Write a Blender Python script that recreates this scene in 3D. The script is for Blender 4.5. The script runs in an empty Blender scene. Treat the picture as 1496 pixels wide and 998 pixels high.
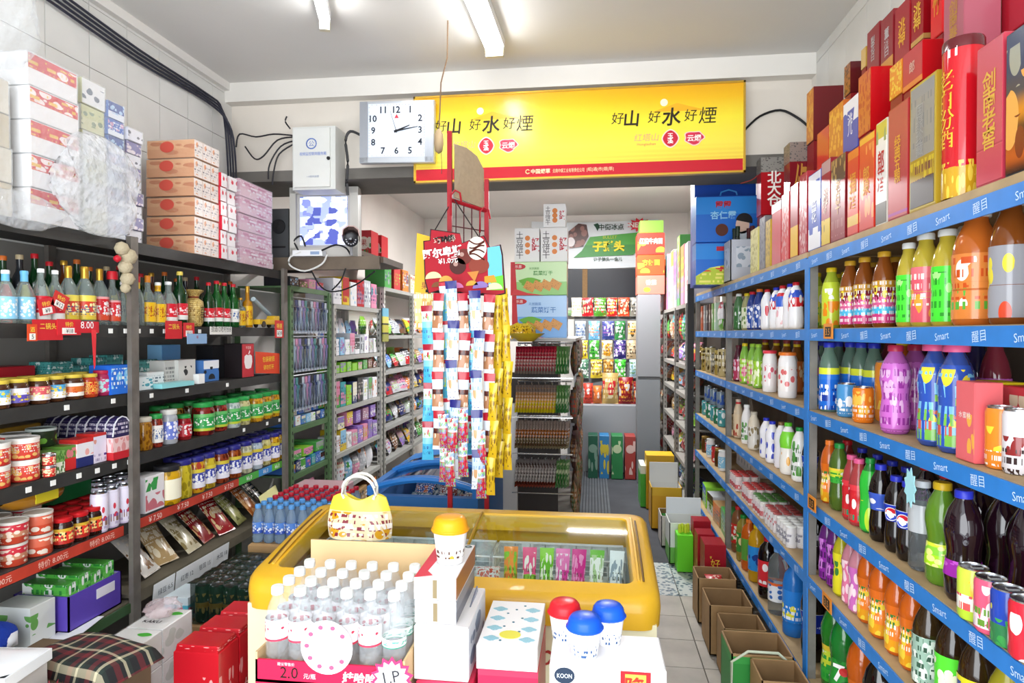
import bpy, math, random
from mathutils import Vector, Matrix, Euler

# ---------------------------------------------------------------- camera, sky, lights, exposure
F_PX, W_PX, H_PX = 930.0, 1496.0, 998.0
CAM_H, YAW, PITCH = 1.70, math.radians(7.17), math.radians(0.74)
SC = bpy.context.scene
COL = SC.collection
cam_d = bpy.data.cameras.new('camera')
cam_d.sensor_width = 36.0
cam_d.lens = 36.0 * F_PX / W_PX
cam_d.clip_start = 0.05
cam = bpy.data.objects.new('camera', cam_d)
COL.objects.link(cam)
cam.location = (0, 0, CAM_H)
cam.rotation_euler = (math.pi / 2 - PITCH, 0, YAW)
SC.camera = cam

world = bpy.data.worlds.new('daylight_sky')
SC.world = world
world.use_nodes = True
bg = world.node_tree.nodes['Background']
bg.inputs['Color'].default_value = (0.86, 0.93, 1.0, 1)
bg.inputs['Strength'].default_value = 2.6

def area_light(name, loc, rot, sx, sy, power, color=(1, 1, 1)):
 l = bpy.data.lights.new(name, 'AREA')
 l.shape = 'RECTANGLE'
 l.size, l.size_y, l.energy, l.color = sx, sy, power, color
 o = bpy.data.objects.new(name, l)
 COL.objects.link(o)
 o.location, o.rotation_euler = loc, rot
 return o

# daylight of the open shop front behind the camera
area_light('doorway_daylight', (-0.5, -1.15, 1.55), (math.radians(90), 0, 0), 3.2, 2.7, 100, (0.95, 0.98, 1.0))
TUBE_POWER = 26.0          # emission of the fluorescent tubes
SC.view_settings.view_transform = 'Standard'
SC.view_settings.look = 'None'
SC.view_settings.exposure = 0.36
SC.view_settings.gamma = 1.0
SC.view_settings.use_curve_mapping = False

# ---------------------------------------------------------------- helpers
RND = random.Random(7)
CAM_M = Matrix.Translation(cam.location) @ Euler(cam.rotation_euler).to_matrix().to_4x4()

def G(px, py, X=None, Y=None, Z=None):
 """point of the scene seen at a pixel of the photograph, on a plane X, Y or Z"""
 d = (CAM_M.to_3x3() @ Vector(((px - W_PX / 2) / F_PX, -(py - H_PX / 2) / F_PX, -1.0)))
 o = CAM_M.translation
 if X is not None: t = (X - o.x) / d.x
 elif Y is not None: t = (Y - o.y) / d.y
 else: t = (Z - o.z) / d.z
 return o + d * t

def yx(px, X):
 return G(px, 487, X=X).y

def lin(h):
 h = h.lstrip('#')
 out = []
 for i in (0, 2, 4):
  c = int(h[i:i + 2], 16) / 255.0
  out.append(c / 12.92 if c <= 0.04045 else ((c + 0.055) / 1.055) ** 2.4)
 return (out[0], out[1], out[2], 1.0)

MATS = {}
def new_mat(key):
 m = bpy.data.materials.new(key)
 m.use_nodes = True
 return m, m.node_tree.nodes, m.node_tree.links, m.node_tree.nodes['Principled BSDF']

def M(color, rough=0.45, metal=0.0, trans=0.0, coat=0.0, emit=0.0, name=None, bump=0.0, bscale=60.0, vary=0.0, ior=1.45, alpha=1.0):
 key = ('M', color, rough, metal, trans, coat, emit, bump, bscale, vary, ior, alpha)
 if key in MATS: return MATS[key]
 m, N, L, b = new_mat(name or 'plain_' + color.lstrip('#'))
 b.inputs['Base Color'].default_value = lin(color)
 b.inputs['Roughness'].default_value = rough
 b.inputs['Metallic'].default_value = metal
 b.inputs['Transmission Weight'].default_value = trans
 b.inputs['Coat Weight'].default_value = coat
 b.inputs['IOR'].default_value = ior
 b.inputs['Specular IOR Level'].default_value = .35
 b.inputs['Alpha'].default_value = alpha
 if emit:
  b.inputs['Emission Color'].default_value = lin(color)
  b.inputs['Emission Strength'].default_value = emit
 if bump or vary:
  tc = N.new('ShaderNodeTexCoord')
  nz = N.new('ShaderNodeTexNoise')
  nz.inputs['Scale'].default_value = bscale
  nz.inputs['Detail'].default_value = 5
  L.new(tc.outputs['Object'], nz.inputs['Vector'])
  if bump:
   bp = N.new('ShaderNodeBump')
   bp.inputs['Strength'].default_value = bump
   bp.inputs['Distance'].default_value = 0.01
   L.new(nz.outputs['Fac'], bp.inputs['Height'])
   L.new(bp.outputs['Normal'], b.inputs['Normal'])
  if vary:
   hs = N.new('ShaderNodeMix'); hs.data_type = 'RGBA'; hs.blend_type = 'MULTIPLY'
   hs.inputs[0].default_value = 1.0
   hs.inputs[6].default_value = lin(color)
   mr = N.new('ShaderNodeMapRange')
   mr.inputs[1].default_value, mr.inputs[2].default_value = 0.3, 0.7
   mr.inputs[3].default_value, mr.inputs[4].default_value = 1 - vary, 1 + vary * 0.4
   L.new(nz.outputs['Fac'], mr.inputs[0])
   L.new(mr.outputs[0], hs.inputs[7])
   L.new(hs.outputs[2], b.inputs['Base Color'])
 MATS[key] = m
 return m

def ramp(N, stops, interp='CONSTANT'):
 r = N.new('ShaderNodeValToRGB')
 r.color_ramp.interpolation = interp
 e = r.color_ramp.elements
 while len(e) < len(stops): e.new(0.5)
 while len(e) > len(stops): e.remove(e[-1])
 for el, (p, c) in zip(e, stops):
  el.position = p
  el.color = lin(c) if isinstance(c, str) else c
 return r

def P(bands, blots=(), rough=0.35, seed=0, axis='Z', coat=0.0, interp='CONSTANT', trans=0.0, words=None):
 """printed packaging: bands of colour along one axis of the thing, with printed blots
 blots: (colour, scale, amount, low, high); words: (colour, rows, low, high) small print"""
 if isinstance(bands, str): bands = [(0, bands)]
 key = ('P', tuple(bands), tuple(blots), rough, seed, axis, coat, interp, trans, words)
 if key in MATS: return MATS[key]
 m, N, L, b = new_mat('print_' + bands[0][1].lstrip('#'))
 b.inputs['Roughness'].default_value = rough
 b.inputs['Coat Weight'].default_value = coat * .7
 b.inputs['Specular IOR Level'].default_value = .35
 b.inputs['Transmission Weight'].default_value = trans
 tc = N.new('ShaderNodeTexCoord')
 sp = N.new('ShaderNodeSeparateXYZ')
 L.new(tc.outputs['Generated'], sp.inputs[0])
 rp = ramp(N, bands, interp)
 L.new(sp.outputs[axis], rp.inputs[0])
 cur = rp.outputs['Color']
 def between(lo, hi, src):
  a = N.new('ShaderNodeMath'); a.operation = 'GREATER_THAN'; a.inputs[1].default_value = lo
  c = N.new('ShaderNodeMath'); c.operation = 'LESS_THAN'; c.inputs[1].default_value = hi
  d = N.new('ShaderNodeMath'); d.operation = 'MULTIPLY'
  L.new(src, a.inputs[0]); L.new(src, c.inputs[0])
  L.new(a.outputs[0], d.inputs[0]); L.new(c.outputs[0], d.inputs[1])
  return d.outputs[0]
 def mixin(cur, fac, color):
  mx = N.new('ShaderNodeMix'); mx.data_type = 'RGBA'
  L.new(fac, mx.inputs[0]); L.new(cur, mx.inputs[6])
  mx.inputs[7].default_value = lin(color)
  return mx.outputs[2]
 def math2(op, a, v):
  n = N.new('ShaderNodeMath'); n.operation = op
  if hasattr(a, 'links'): L.new(a, n.inputs[0])
  else: n.inputs[0].default_value = a
  if hasattr(v, 'links'): L.new(v, n.inputs[1])
  else: n.inputs[1].default_value = v
  return n.outputs[0]
 def small_print(cur, col, rows, amt, lo, hi, k):
  """rows of printed characters"""
  q = math2('MULTIPLY_ADD', sp.outputs[axis], rows)
  q.node.inputs[2].default_value = .37 * k + .13 * seed
  line = between(0.22, 0.80, math2('FRACT', q, 0))
  cb = N.new('ShaderNodeCombineXYZ')
  L.new(math2('MULTIPLY', sp.outputs['X'], rows * 2.6), cb.inputs[0]); L.new(math2('MULTIPLY', sp.outputs['Y'], rows * 2.6), cb.inputs[1])
  L.new(math2('MULTIPLY', math2('FLOOR', q, 0), 7.3), cb.inputs[2])
  nz = N.new('ShaderNodeTexNoise'); nz.inputs['Scale'].default_value = 1.0; nz.inputs['Detail'].default_value = 0
  L.new(cb.outputs[0], nz.inputs['Vector'])
  f = math2('MULTIPLY', line, math2('GREATER_THAN', nz.outputs['Fac'], .62 - .24 * amt))
  return mixin(cur, math2('MULTIPLY', f, between(lo, hi, sp.outputs[axis])), col)
 for i, (col, sc, amt, lo, hi) in enumerate(blots):
  if i and sc >= 5: cur = small_print(cur, col, max(3.0, sc * .8), amt, lo, hi, i); continue
  mp = N.new('ShaderNodeMapping')
  mp.inputs['Location'].default_value = (seed * 3.7 + i * 5.1, seed * 1.3 + i, seed * 2.1)
  L.new(tc.outputs['Generated'], mp.inputs[0])
  v = N.new('ShaderNodeTexVoronoi'); v.inputs['Scale'].default_value = sc * .72; v.inputs['Randomness'].default_value = .75
  L.new(mp.outputs[0], v.inputs['Vector'])
  rc = N.new('ShaderNodeSeparateColor'); L.new(v.outputs['Color'], rc.inputs[0])
  rad = math2('MULTIPLY_ADD', rc.outputs[0], .25); rad.node.inputs[2].default_value = .26 + .2 * amt
  f = math2('MULTIPLY', math2('LESS_THAN', v.outputs['Distance'], rad), math2('LESS_THAN', rc.outputs[1], .25 + 1.1 * amt))
  cur = mixin(cur, math2('MULTIPLY', f, between(lo, hi, sp.outputs[axis])), col)
 if words: cur = small_print(cur, words[0], words[1], .5, words[2], words[3], 9)
 L.new(cur, b.inputs['Base Color'])
 MATS[key] = m
 return m

def thin_glass(name, tint='ffffff', gloss=0.06):
 key = ('glass', tint, gloss)
 if key in MATS: return MATS[key]
 m = bpy.data.materials.new(name); m.use_nodes = True
 N, L = m.node_tree.nodes, m.node_tree.links
 N.clear()
 out = N.new('ShaderNodeOutputMaterial'); mx = N.new('ShaderNodeMixShader')
 t = N.new('ShaderNodeBsdfTransparent'); g = N.new('ShaderNodeBsdfGlossy'); fr = N.new('ShaderNodeLayerWeight'); mr = N.new('ShaderNodeMath'); pw_ = N.new('ShaderNodeMath')
 t.inputs[0].default_value = lin(tint); g.inputs['Roughness'].default_value = gloss; fr.inputs[0].default_value = .5
 pw_.operation = 'POWER'; pw_.inputs[1].default_value = 4.0; mr.operation = 'MULTIPLY_ADD'; mr.inputs[1].default_value = .7; mr.inputs[2].default_value = .045
 L.new(fr.outputs['Facing'], pw_.inputs[0]); L.new(pw_.outputs[0], mr.inputs[0]); L.new(mr.outputs[0], mx.inputs[0]); L.new(t.outputs[0], mx.inputs[1]); L.new(g.outputs[0], mx.inputs[2])
 L.new(mx.outputs[0], out.inputs[0])
 MATS[key] = m
 return m

def film(tint='f4f6f8', cover=0.25, rough=0.15):
 """clear plastic wrap: partly transparent, glossy, creased"""
 key = ('film', tint, cover, rough)
 if key in MATS: return MATS[key]
 m, N, L, b = new_mat('clear_wrap')
 b.inputs['Base Color'].default_value = lin(tint)
 b.inputs['Roughness'].default_value = rough
 b.inputs['Alpha'].default_value = cover
 tc = N.new('ShaderNodeTexCoord'); nz = N.new('ShaderNodeTexNoise'); bp = N.new('ShaderNodeBump')
 nz.inputs['Scale'].default_value = 35; bp.inputs['Strength'].default_value = 0.8; bp.inputs['Distance'].default_value = 0.02
 L.new(tc.outputs['Object'], nz.inputs['Vector']); L.new(nz.outputs['Fac'], bp.inputs['Height']); L.new(bp.outputs['Normal'], b.inputs['Normal'])
 MATS[key] = m
 return m

class MB:
 """collects shapes and builds them as one mesh"""
 def __init__(s): s.v, s.f, s.m, s.sm = [], [], [], []
 def add(s, vs, fs, mi=0, smooth=False):
  n = len(s.v); s.v += [tuple(x) for x in vs]
  for f in fs: s.f.append(tuple(i + n for i in f)); s.m.append(mi); s.sm.append(smooth)
  return s
 def box(s, c, d, mi=0, rot=None, taper=1.0):
  x, y, z = d[0] / 2, d[1] / 2, d[2] / 2
  vs = [Vector((sx * x * (taper if sz < 0 else 1), sy * y * (taper if sz < 0 else 1), sz * z)) for sz in (-1, 1) for sx, sy in ((-1, -1), (1, -1), (1, 1), (-1, 1))]
  if rot is not None:
   R = Euler(rot).to_matrix(); vs = [R @ q for q in vs]
  c = Vector(c)
  return s.add([q + c for q in vs], [(3, 2, 1, 0), (4, 5, 6, 7), (0, 1, 5, 4), (1, 2, 6, 5), (2, 3, 7, 6), (3, 0, 4, 7)], mi)
 def lathe(s, prof, n=16, c=(0, 0, 0), mi=0, cap=True, sq=0.0, smooth=True):
  """prof: (radius, z); sq squares the section"""
  vs, fs = [], []
  for r, z in prof:
   for k in range(n):
    a = 2 * math.pi * k / n
    q = 1.0
    if sq: q = 1 + sq * (1 / max(abs(math.cos(a)), abs(math.sin(a))) - 1)
    vs.append((c[0] + r * q * math.cos(a), c[1] + r * q * math.sin(a), c[2] + z))
  for i in range(len(prof) - 1):
   for k in range(n):
    k2 = (k + 1) % n
    fs.append((i * n + k, i * n + k2, (i + 1) * n + k2, (i + 1) * n + k))
  if cap:
   fs.append(tuple(reversed(range(n)))); fs.append(tuple(range((len(prof) - 1) * n, len(prof) * n)))
  return s.add(vs, fs, mi, smooth)
 def tube(s, pts, r, n=6, mi=0, closed=False):
  pts = [Vector(p) for p in pts]
  rings = []
  up = Vector((0, 0, 1))
  m = len(pts)
  for i, p in enumerate(pts):
   if closed: t = pts[(i + 1) % m] - pts[i - 1]
   else: t = pts[min(i + 1, m - 1)] - pts[max(i - 1, 0)]
   t.normalize()
   a = t.cross(up)
   if a.length < 1e-3: a = t.cross(Vector((0, 1, 0)))
   a.normalize(); b = t.cross(a)
   rr = r[i] if isinstance(r, (list, tuple)) else r
   rings.append([p + (a * math.cos(2 * math.pi * k / n) + b * math.sin(2 * math.pi * k / n)) * rr for k in range(n)])
  fs = []
  for i in range(m if closed else m - 1):
   j = (i + 1) % m
   for k in range(n):
    k2 = (k + 1) % n
    fs.append((i * n + k, j * n + k, j * n + k2, i * n + k2))
  if not closed:
   fs.append(tuple(range(n))); fs.append(tuple(reversed(range((m - 1) * n, m * n))))
  return s.add([q for rg in rings for q in rg], fs, mi, True)
 def prism(s, poly, h, mi=0, axis='Z', base=0.0):
  """a flat outline given depth; axis: direction of the depth"""
  n = len(poly)
  def put(a, b, t): return {'Z': (a, b, t), 'Y': (a, t, b), 'X': (t, a, b)}[axis]
  vs = [put(a, b, base) for a, b in poly] + [put(a, b, base + h) for a, b in poly]
  fs = [tuple(reversed(range(n))), tuple(range(n, 2 * n))] + [(i, (i + 1) % n, n + (i + 1) % n, n + i) for i in range(n)]
  if axis == 'Y': fs = [tuple(reversed(f)) for f in fs]
  return s.add(vs, fs, mi)
 def grid(s, fn, nu, nv, mi=0, smooth=True, closed_u=False):
  vs = [fn(i / nu, j / nv) for j in range(nv + 1) for i in range(nu + 1)]
  w = nu + 1
  fs = [(j * w + i, j * w + i + 1, (j + 1) * w + i + 1, (j + 1) * w + i) for j in range(nv) for i in range(nu)]
  return s.add(vs, fs, mi, smooth)
 def mesh(s, name, mats):
  me = bpy.data.meshes.new(name)
  me.from_pydata(s.v, [], s.f)
  for m in (mats if isinstance(mats, (list, tuple)) else [mats]): me.materials.append(m)
  me.polygons.foreach_set('material_index', s.m)
  me.polygons.foreach_set('use_smooth', s.sm)
  if any(s.sm): me.set_sharp_from_angle(angle=math.radians(50))
  me.update()
  return me

def obj(name, me, parent=None, loc=(0, 0, 0), rot=(0, 0, 0), scale=(1, 1, 1)):
 o = bpy.data.objects.new(name, me)
 COL.objects.link(o)
 o.location, o.rotation_euler, o.scale = loc, rot, scale
 if parent is not None: o.parent = parent
 return o

USED_LABELS = {}
def tag(o, label, cat, group=None):
 w = label.split()
 for art in ('the', 'a', 'of', 'and', 'with', 'from'):
  while len(w) > 16 and art in w: w.reverse(); w.remove(art); w.reverse()
 label = ' '.join(w)
 if len(w) > 16: print('LONG', label)
 if label in USED_LABELS: print('DUP LABEL', label)
 USED_LABELS[label] = o.name
 o['label'], o['category'] = label, cat
 if group: o['group'] = group
 return o

def thing(name, label, cat, loc=(0, 0, 0), rot=0.0, group=None):
 o = bpy.data.objects.new(name, None)
 o.empty_display_size = 0.05
 COL.objects.link(o)
 o.location = loc
 o.rotation_euler = rot if isinstance(rot, (tuple, list)) else (0, 0, rot)
 return tag(o, label, cat, group)

def struct(name, me, parent=None, **k):
 o = obj(name, me, parent, **k)
 if parent is None: o['kind'] = 'structure'
 return o

def spawn(proto, name, label, cat, loc, rot=0.0, group=None, scale=1.0):
 """proto: list of (part name, mesh, [sub-parts as (name, mesh)])"""
 r = thing(name, label, cat, loc, rot, group)
 r.scale = (scale, scale, scale) if not isinstance(scale, tuple) else scale
 for p in proto:
  c = obj(p[0], p[1], r)
  for q in (p[2] if len(p) > 2 else ()): obj(q[0], q[1], c)
 return r

ORD = ['first', 'second', 'third', 'fourth', 'fifth', 'sixth', 'seventh', 'eighth', 'ninth', 'tenth', 'eleventh', 'twelfth', 'thirteenth', 'fourteenth', 'fifteenth', 'sixteenth', 'seventeenth', 'eighteenth', 'nineteenth', 'twentieth', 'twenty-first', 'twenty-second', 'twenty-third', 'twenty-fourth', 'twenty-fifth', 'twenty-sixth', 'twenty-seventh', 'twenty-eighth', 'twenty-ninth', 'thirtieth', 'thirty-first', 'thirty-second', 'thirty-third', 'thirty-fourth', 'thirty-fifth', 'thirty-sixth', 'thirty-seventh', 'thirty-eighth', 'thirty-ninth', 'fortieth']
LEVEL = ['bottom', 'second', 'third', 'fourth', 'fifth', 'sixth', 'seventh', 'eighth']

# ---- writing
TXT = {}
FONT_MAT = {}
def text_me(s, mat, vertical=False, bold=0.0, bend=None, shear=0.0):
 """lettering as a flat mesh one unit tall, centred, in the XY plane facing +Z"""
 key = (s, mat.name, vertical, bold, bend, shear)
 if key in TXT: return TXT[key]
 c = bpy.data.curves.new('lettering', 'FONT')
 c.body = '\n'.join(s) if vertical else s
 c.size = 1.0; c.align_x = 'CENTER'; c.align_y = 'CENTER'
 c.space_line = 0.85 if vertical else 1.0
 c.resolution_u = 2; c.offset = bold; c.shear = shear
 o = bpy.data.objects.new('lettering', c)
 me = bpy.data.meshes.new_from_object(o)
 bpy.data.objects.remove(o); bpy.data.curves.remove(c)
 xs = [v.co.x for v in me.vertices] or [0]; ys = [v.co.y for v in me.vertices] or [0]
 cx, cy = (min(xs) + max(xs)) / 2, (min(ys) + max(ys)) / 2
 for v in me.vertices: v.co.x -= cx; v.co.y -= cy
 if bend:                                   # wrapped round a cylinder of radius bend[0] at text height bend[1]: stands upright, facing -Y
  R, hgt = bend
  for v in me.vertices:
   a = v.co.x * hgt / R
   y = v.co.y * hgt
   v.co = (R * math.sin(a), -R * math.cos(a), y)
 me.materials.clear(); me.materials.append(mat)
 me.name = 'lettering'
 me['w'] = max(xs) - min(xs); me['h'] = max(ys) - min(ys)
 TXT[key] = me
 return me

FACE = {'-Y': (math.pi / 2, 0, 0), '-X': (math.pi / 2, 0, -math.pi / 2), '+X': (math.pi / 2, 0, math.pi / 2), '+Z': (0, 0, 0), '+Y': (math.pi / 2, 0, math.pi)}
def write(parent, s, loc, face, h=None, w=None, color='ffffff', vertical=False, bold=0.0, tilt=0.0, name='lettering', shear=0.0, rough=0.5, wmax=None):
 me = text_me(s, M(color, rough), vertical, bold, None, shear)
 if h is None: h = w / max(me['w'], 1e-3) * me['h']
 k = h / max(me['h'], 1e-3)
 kx = k
 if wmax and me['w'] * k > wmax: kx = wmax / me['w']
 rot = Euler(FACE[face]) if isinstance(face, str) else Euler(face)
 R = rot.to_matrix() @ Matrix.Rotation(tilt, 3, 'Z')
 return obj(name, me, parent, loc, R.to_euler(), (kx, k, k))
# ---------------------------------------------------------------- the room
XL, XR = -2.40, 1.30          # side walls
YB, YF = 8.95, -1.0           # back wall, open shop front
ZC = 3.345                    # ceiling
BEAM_Y, BEAM_Z = 3.94, 3.22
white_paint = M('e6e2dc', 0.7, vary=0.10, bscale=1.3, bump=0.15, name='white_wall_paint')
ceil_paint = M('dcdad6', 0.8, vary=0.06, bscale=0.9, bump=0.08, name='ceiling_paint')
tile_white = M('d8d7d3', 0.22, vary=0.05, bscale=4, name='glazed_wall_tile')
grout = M('a9a49c', 0.9, name='wall_grout')

def slab(name, x0, x1, y0, y1, z0, z1, mat):
 return struct(name, MB().box(((x0 + x1) / 2, (y0 + y1) / 2, (z0 + z1) / 2), (x1 - x0, y1 - y0, z1 - z0)).mesh(name, mat))

ceiling = slab('ceiling', XL - .15, XR + .15, YF, YB + .15, ZC, ZC + .12, ceil_paint)
wall_left = slab('wall_left', XL - .15, XL - .006, YF, YB, -.06, ZC, grout)
wall_right = slab('wall_right', XR + .006, XR + .15, YF, YB, -.06, ZC, grout)
wall_back = slab('wall_back', XL - .15, XR + .15, YB, YB + .15, -.06, ZC, white_paint)
# glazed tiles on the side walls where they show above the racks
def wall_tiles(wall, X, sgn, y0, y1, z0, dz=.30, dy=.25):
 g = .0018
 me = MB().box((0, 0, 0), (.008, dy - 2 * g, dz - 2 * g)).mesh('tile', tile_white)
 me_top = MB().box((0, 0, 0), (.008, dy - 2 * g, ZC - (z0 + 4 * dz) - g)).mesh('tile', tile_white)
 y = y0; j = 0
 while y < y1:
  for k in range(5):
   z = z0 + (k + .5) * dz
   m = me
   if k == 4: m = me_top; z = (z0 + 4 * dz + ZC) / 2
   if z > ZC: continue
   obj('tile', m, wall, (X + sgn * .004 + RND.uniform(-.0008, .0008), y + dy / 2, z))
  y += dy; j += 1
wall_tiles(wall_left, XL, -1, .8, 3.9, 2.08)
wall_tiles(wall_right, XR, 1, 1.0, 3.9, 2.08)
# painted lower and far stretches of the side walls
obj('wall_plaster', MB().box((XL - .003, (3.94 + YB) / 2, ZC / 2), (.006, YB - 3.94, ZC)).mesh('plaster', white_paint), wall_left)
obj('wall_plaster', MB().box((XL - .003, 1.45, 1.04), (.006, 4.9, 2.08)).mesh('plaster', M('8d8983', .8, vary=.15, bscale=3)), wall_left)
obj('wall_plaster', MB().box((XR + .003, (3.94 + YB) / 2, ZC / 2), (.006, YB - 3.94, ZC)).mesh('plaster', white_paint), wall_right)
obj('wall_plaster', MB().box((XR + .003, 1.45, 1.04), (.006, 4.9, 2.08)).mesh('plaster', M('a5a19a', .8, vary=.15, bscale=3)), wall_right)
# concrete beam under the ceiling and the lintel wall below it
slab('beam', XL, XR, BEAM_Y, 4.52, BEAM_Z, ZC, M('e3dfd8', .7, vary=.10, bscale=1.1, bump=.1))
lint = slab('wall_lintel', XL, XR, 4.02, 4.48, 2.78, BEAM_Z, M('ded6cb', .75, vary=.12, bscale=1.2, bump=.15))
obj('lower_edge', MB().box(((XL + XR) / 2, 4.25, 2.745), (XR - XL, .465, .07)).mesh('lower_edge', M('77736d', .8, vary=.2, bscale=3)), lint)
slab('trim_ceiling', XL, XL + .035, .5, BEAM_Y, ZC - .05, ZC, M('dedbd6', .7))

# floor: plain tiles, two rows of blue-speckled ones, then a dark mat
floor = struct('floor', MB().box(((XL + XR) / 2, (YF + YB) / 2, -.06), (XR - XL + .3, YB - YF, .10)).mesh('floor', M('5f5b55', .9)))
T = .30
tile_a = M('b9b4ac', .35, vary=.22, bscale=5, bump=.04, name='worn_floor_tile')
def speckle():
 m, N, L, b = new_mat('speckled_floor_tile')
 tc = N.new('ShaderNodeTexCoord'); v = N.new('ShaderNodeTexVoronoi'); v.inputs['Scale'].default_value = 34
 L.new(tc.outputs['Object'], v.inputs['Vector'])
 r = ramp(N, [(0, '33495a'), (.26, '7f909b'), (.45, 'c3c8c6')])
 L.new(v.outputs['Distance'], r.inputs[0]); L.new(r.outputs[0], b.inputs['Base Color'])
 b.inputs['Roughness'].default_value = .4
 return m
tile_b = speckle()
ft_a = MB().box((0, 0, 0), (T - .006, T - .006, .012)).mesh('tile', tile_a)
ft_b = MB().box((0, 0, 0), (T - .006, T - .006, .012)).mesh('tile', tile_b)
X0 = .715 - 8 * T
for i in range(11):
 for j in range(14):
  y = .60 + T * (j + .5)
  obj('tile', ft_b if 4.18 < y < 4.9 else ft_a, floor, (X0 + T * (i + .0), y, -.006 + RND.uniform(-.0006, .0006)))
obj('dark_mat', MB().box((-.2, (4.80 + YB) / 2, -.003), (2.4, YB - 4.80, .010)).mesh('dark_mat', M('45474d', .75, vary=.25, bscale=3, bump=.2)), floor)
mb = MB()
for k in range(12): mb.box((-.02 - .3 * 0 + (k - 5.5) * .030, 6.75, .006), (.020, 3.9, .012))
obj('ribbed_strip', mb.mesh('ribbed_strip', M('5f6469', .6, vary=.2, bscale=5)), floor, (.02, 0, 0))

# ---- fluorescent lamps
tube_emit = M('ffffff', .4, emit=TUBE_POWER, name='lit_tube')
lamp_white = M('eceff2', .4)
def tube_lamp(label, a, b, n=1):
 a, b = Vector(a), Vector(b)
 d = b - a; L_ = d.length
 r = thing('fluorescent_lamp', label, 'lamp', a, 0)
 ang = math.atan2(d.y, d.x)
 r.rotation_euler = (0, 0, ang)
 obj('housing', MB().box((L_ / 2, 0, .045), (L_ + .06, .055 * n, .05)).mesh('housing', lamp_white), r)
 obj('end_cap', MB().box((-.015, 0, .0), (.03, .05 * n, .06)).mesh('end_cap', M('d8d0b8', .5)), r)
 obj('end_cap', MB().box((L_ + .015, 0, .0), (.03, .05 * n, .06)).mesh('end_cap', M('d8d0b8', .5)), r)
 for k in range(n):
  mb = MB().tube([(0, (k - (n - 1) / 2) * .05, -.0), (L_, (k - (n - 1) / 2) * .05, 0)], .016, 10)
  obj('tube', mb.mesh('tube', tube_emit), r)
 return r
p1 = G(722, 74, Z=3.275); p0 = Vector((p1.x + .02, p1.y - 1.2, 3.275))
tube_lamp('twin fluorescent tube lamp on the ceiling, before the yellow sign', G(668, -60, Z=3.275), p1, 2)
p1 = G(474, 34, Z=3.275)
tube_lamp('single fluorescent tube lamp on the ceiling nearer the dark rack', G(448, -75, Z=3.275), p1, 1)
p1 = G(842, 268, Z=3.275)
tube_lamp('fluorescent tube lamp in the back room, seen below the yellow sign', (p1.x - .55, p1.y, 3.275), (p1.x + .55, p1.y + .1, 3.275), 1)
area_light('back_room_tube', (p1.x, p1.y, 3.22), (0, 0, 0), 1.1, .1, 125)
# ---------------------------------------------------------------- the racks
DARK = M('3a3937', .5, metal=.2, vary=.25, bscale=9)
POST = M('77716a', .55, metal=.3, vary=.3, bscale=12)
LX, LXB = -2.0, -2.385
LZ = {'top': 2.105, 'liquor': 1.735, 'box': 1.44, 'can': 1.165, 'fruit': .878, 'low': .55}
LBAY = [(1.02, 2.55), (2.55, 3.93)]
dark_rack = thing('storage_rack', 'dark steel shelving rack with two bays along the tiled wall', 'rack', (LX, 2.5, 0))
def L0(x, y, z): return (x - LX, y - 2.5, z)
for yb in (1.02, 2.55, 3.93):
 for x, d in ((LX + .012, .045), (LXB, .04)):
  obj('post', MB().box((0, 0, 1.06), (.022, d, 2.12)).add([], []).mesh('post', POST), dark_rack, L0(x, yb, 0))
boards = {}
for bi, (y0, y1) in enumerate(LBAY):
 for k, z in LZ.items():
  if k == 'low' and bi == 0: z = .53
  lip = .05
  mb = MB().box((0, 0, -.008), (.385, y1 - y0 - .012, .016)).box((.186, 0, -.026), (.012, y1 - y0 - .012, lip))
  bd = obj('shelf_board', mb.mesh('shelf_board', DARK if k != 'low' else M('6a6353', .7, vary=.3, bscale=6)), dark_rack, L0((LX + LXB) / 2 - .003, (y0 + y1) / 2, z - .0013))
  boards[(bi, k)] = bd
TAG = MB().box((0, 0, 0), (.003, .022, .020)).mesh('price_tag', M('f2f2ee', .5))
for (bi, k), pxs in {(0, 'liquor'): (139, 162, 184), (0, 'box'): (97, 165), (0, 'can'): (76, 114, 141, 166, 188, 40), (1, 'liquor'): (203, 222, 241, 292), (1, 'can'): (356, 390, 408), (1, 'box'): (221, 273, 332)}.items():
 for px in pxs:
  y = yx(px, LX)
  obj('price_tag', TAG, boards[(bi, k)], (.1945, y - sum(LBAY[bi]) / 2, -.024))
def strip(bd, y0, y1, ymid, mat, text, tcol, hgt=.042, n=3, dz=-.026):
 s = obj('price_strip', MB().box((0, 0, 0), (.003, y1 - y0, hgt)).mesh('price_strip', mat), bd, (.1945, (y0 + y1) / 2 - ymid, dz))
 for i in range(n):
  write(bd, text, (.1968, y0 + (i + .5) * (y1 - y0) / n - ymid, dz), '+X', h=hgt * .6, color=tcol)
strip(boards[(0, 'fruit')], 1.06, 2.50, 1.785, M('c2412f', .5, vary=.2, bscale=8), '特价 8.00元', 'f5d0c0', n=6)
strip(boards[(1, 'fruit')], 2.60, 3.40, 3.24, M('c2412f', .5, vary=.2, bscale=8), '¥ 7.50', 'f7e6da', n=4)
strip(boards[(1, 'fruit')], 3.40, 3.62, 3.24, M('4fae4a', .5), '¥6.0', 'ffffff', n=1)
strip(boards[(1, 'fruit')], 3.62, 3.78, 3.24, M('3f8fd0', .5), '¥6.0', 'ffffff', n=1)
strip(boards[(1, 'fruit')], 3.78, 3.91, 3.24, M('62bb3f', .5), '¥6.0', 'ffffff', n=1)
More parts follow.
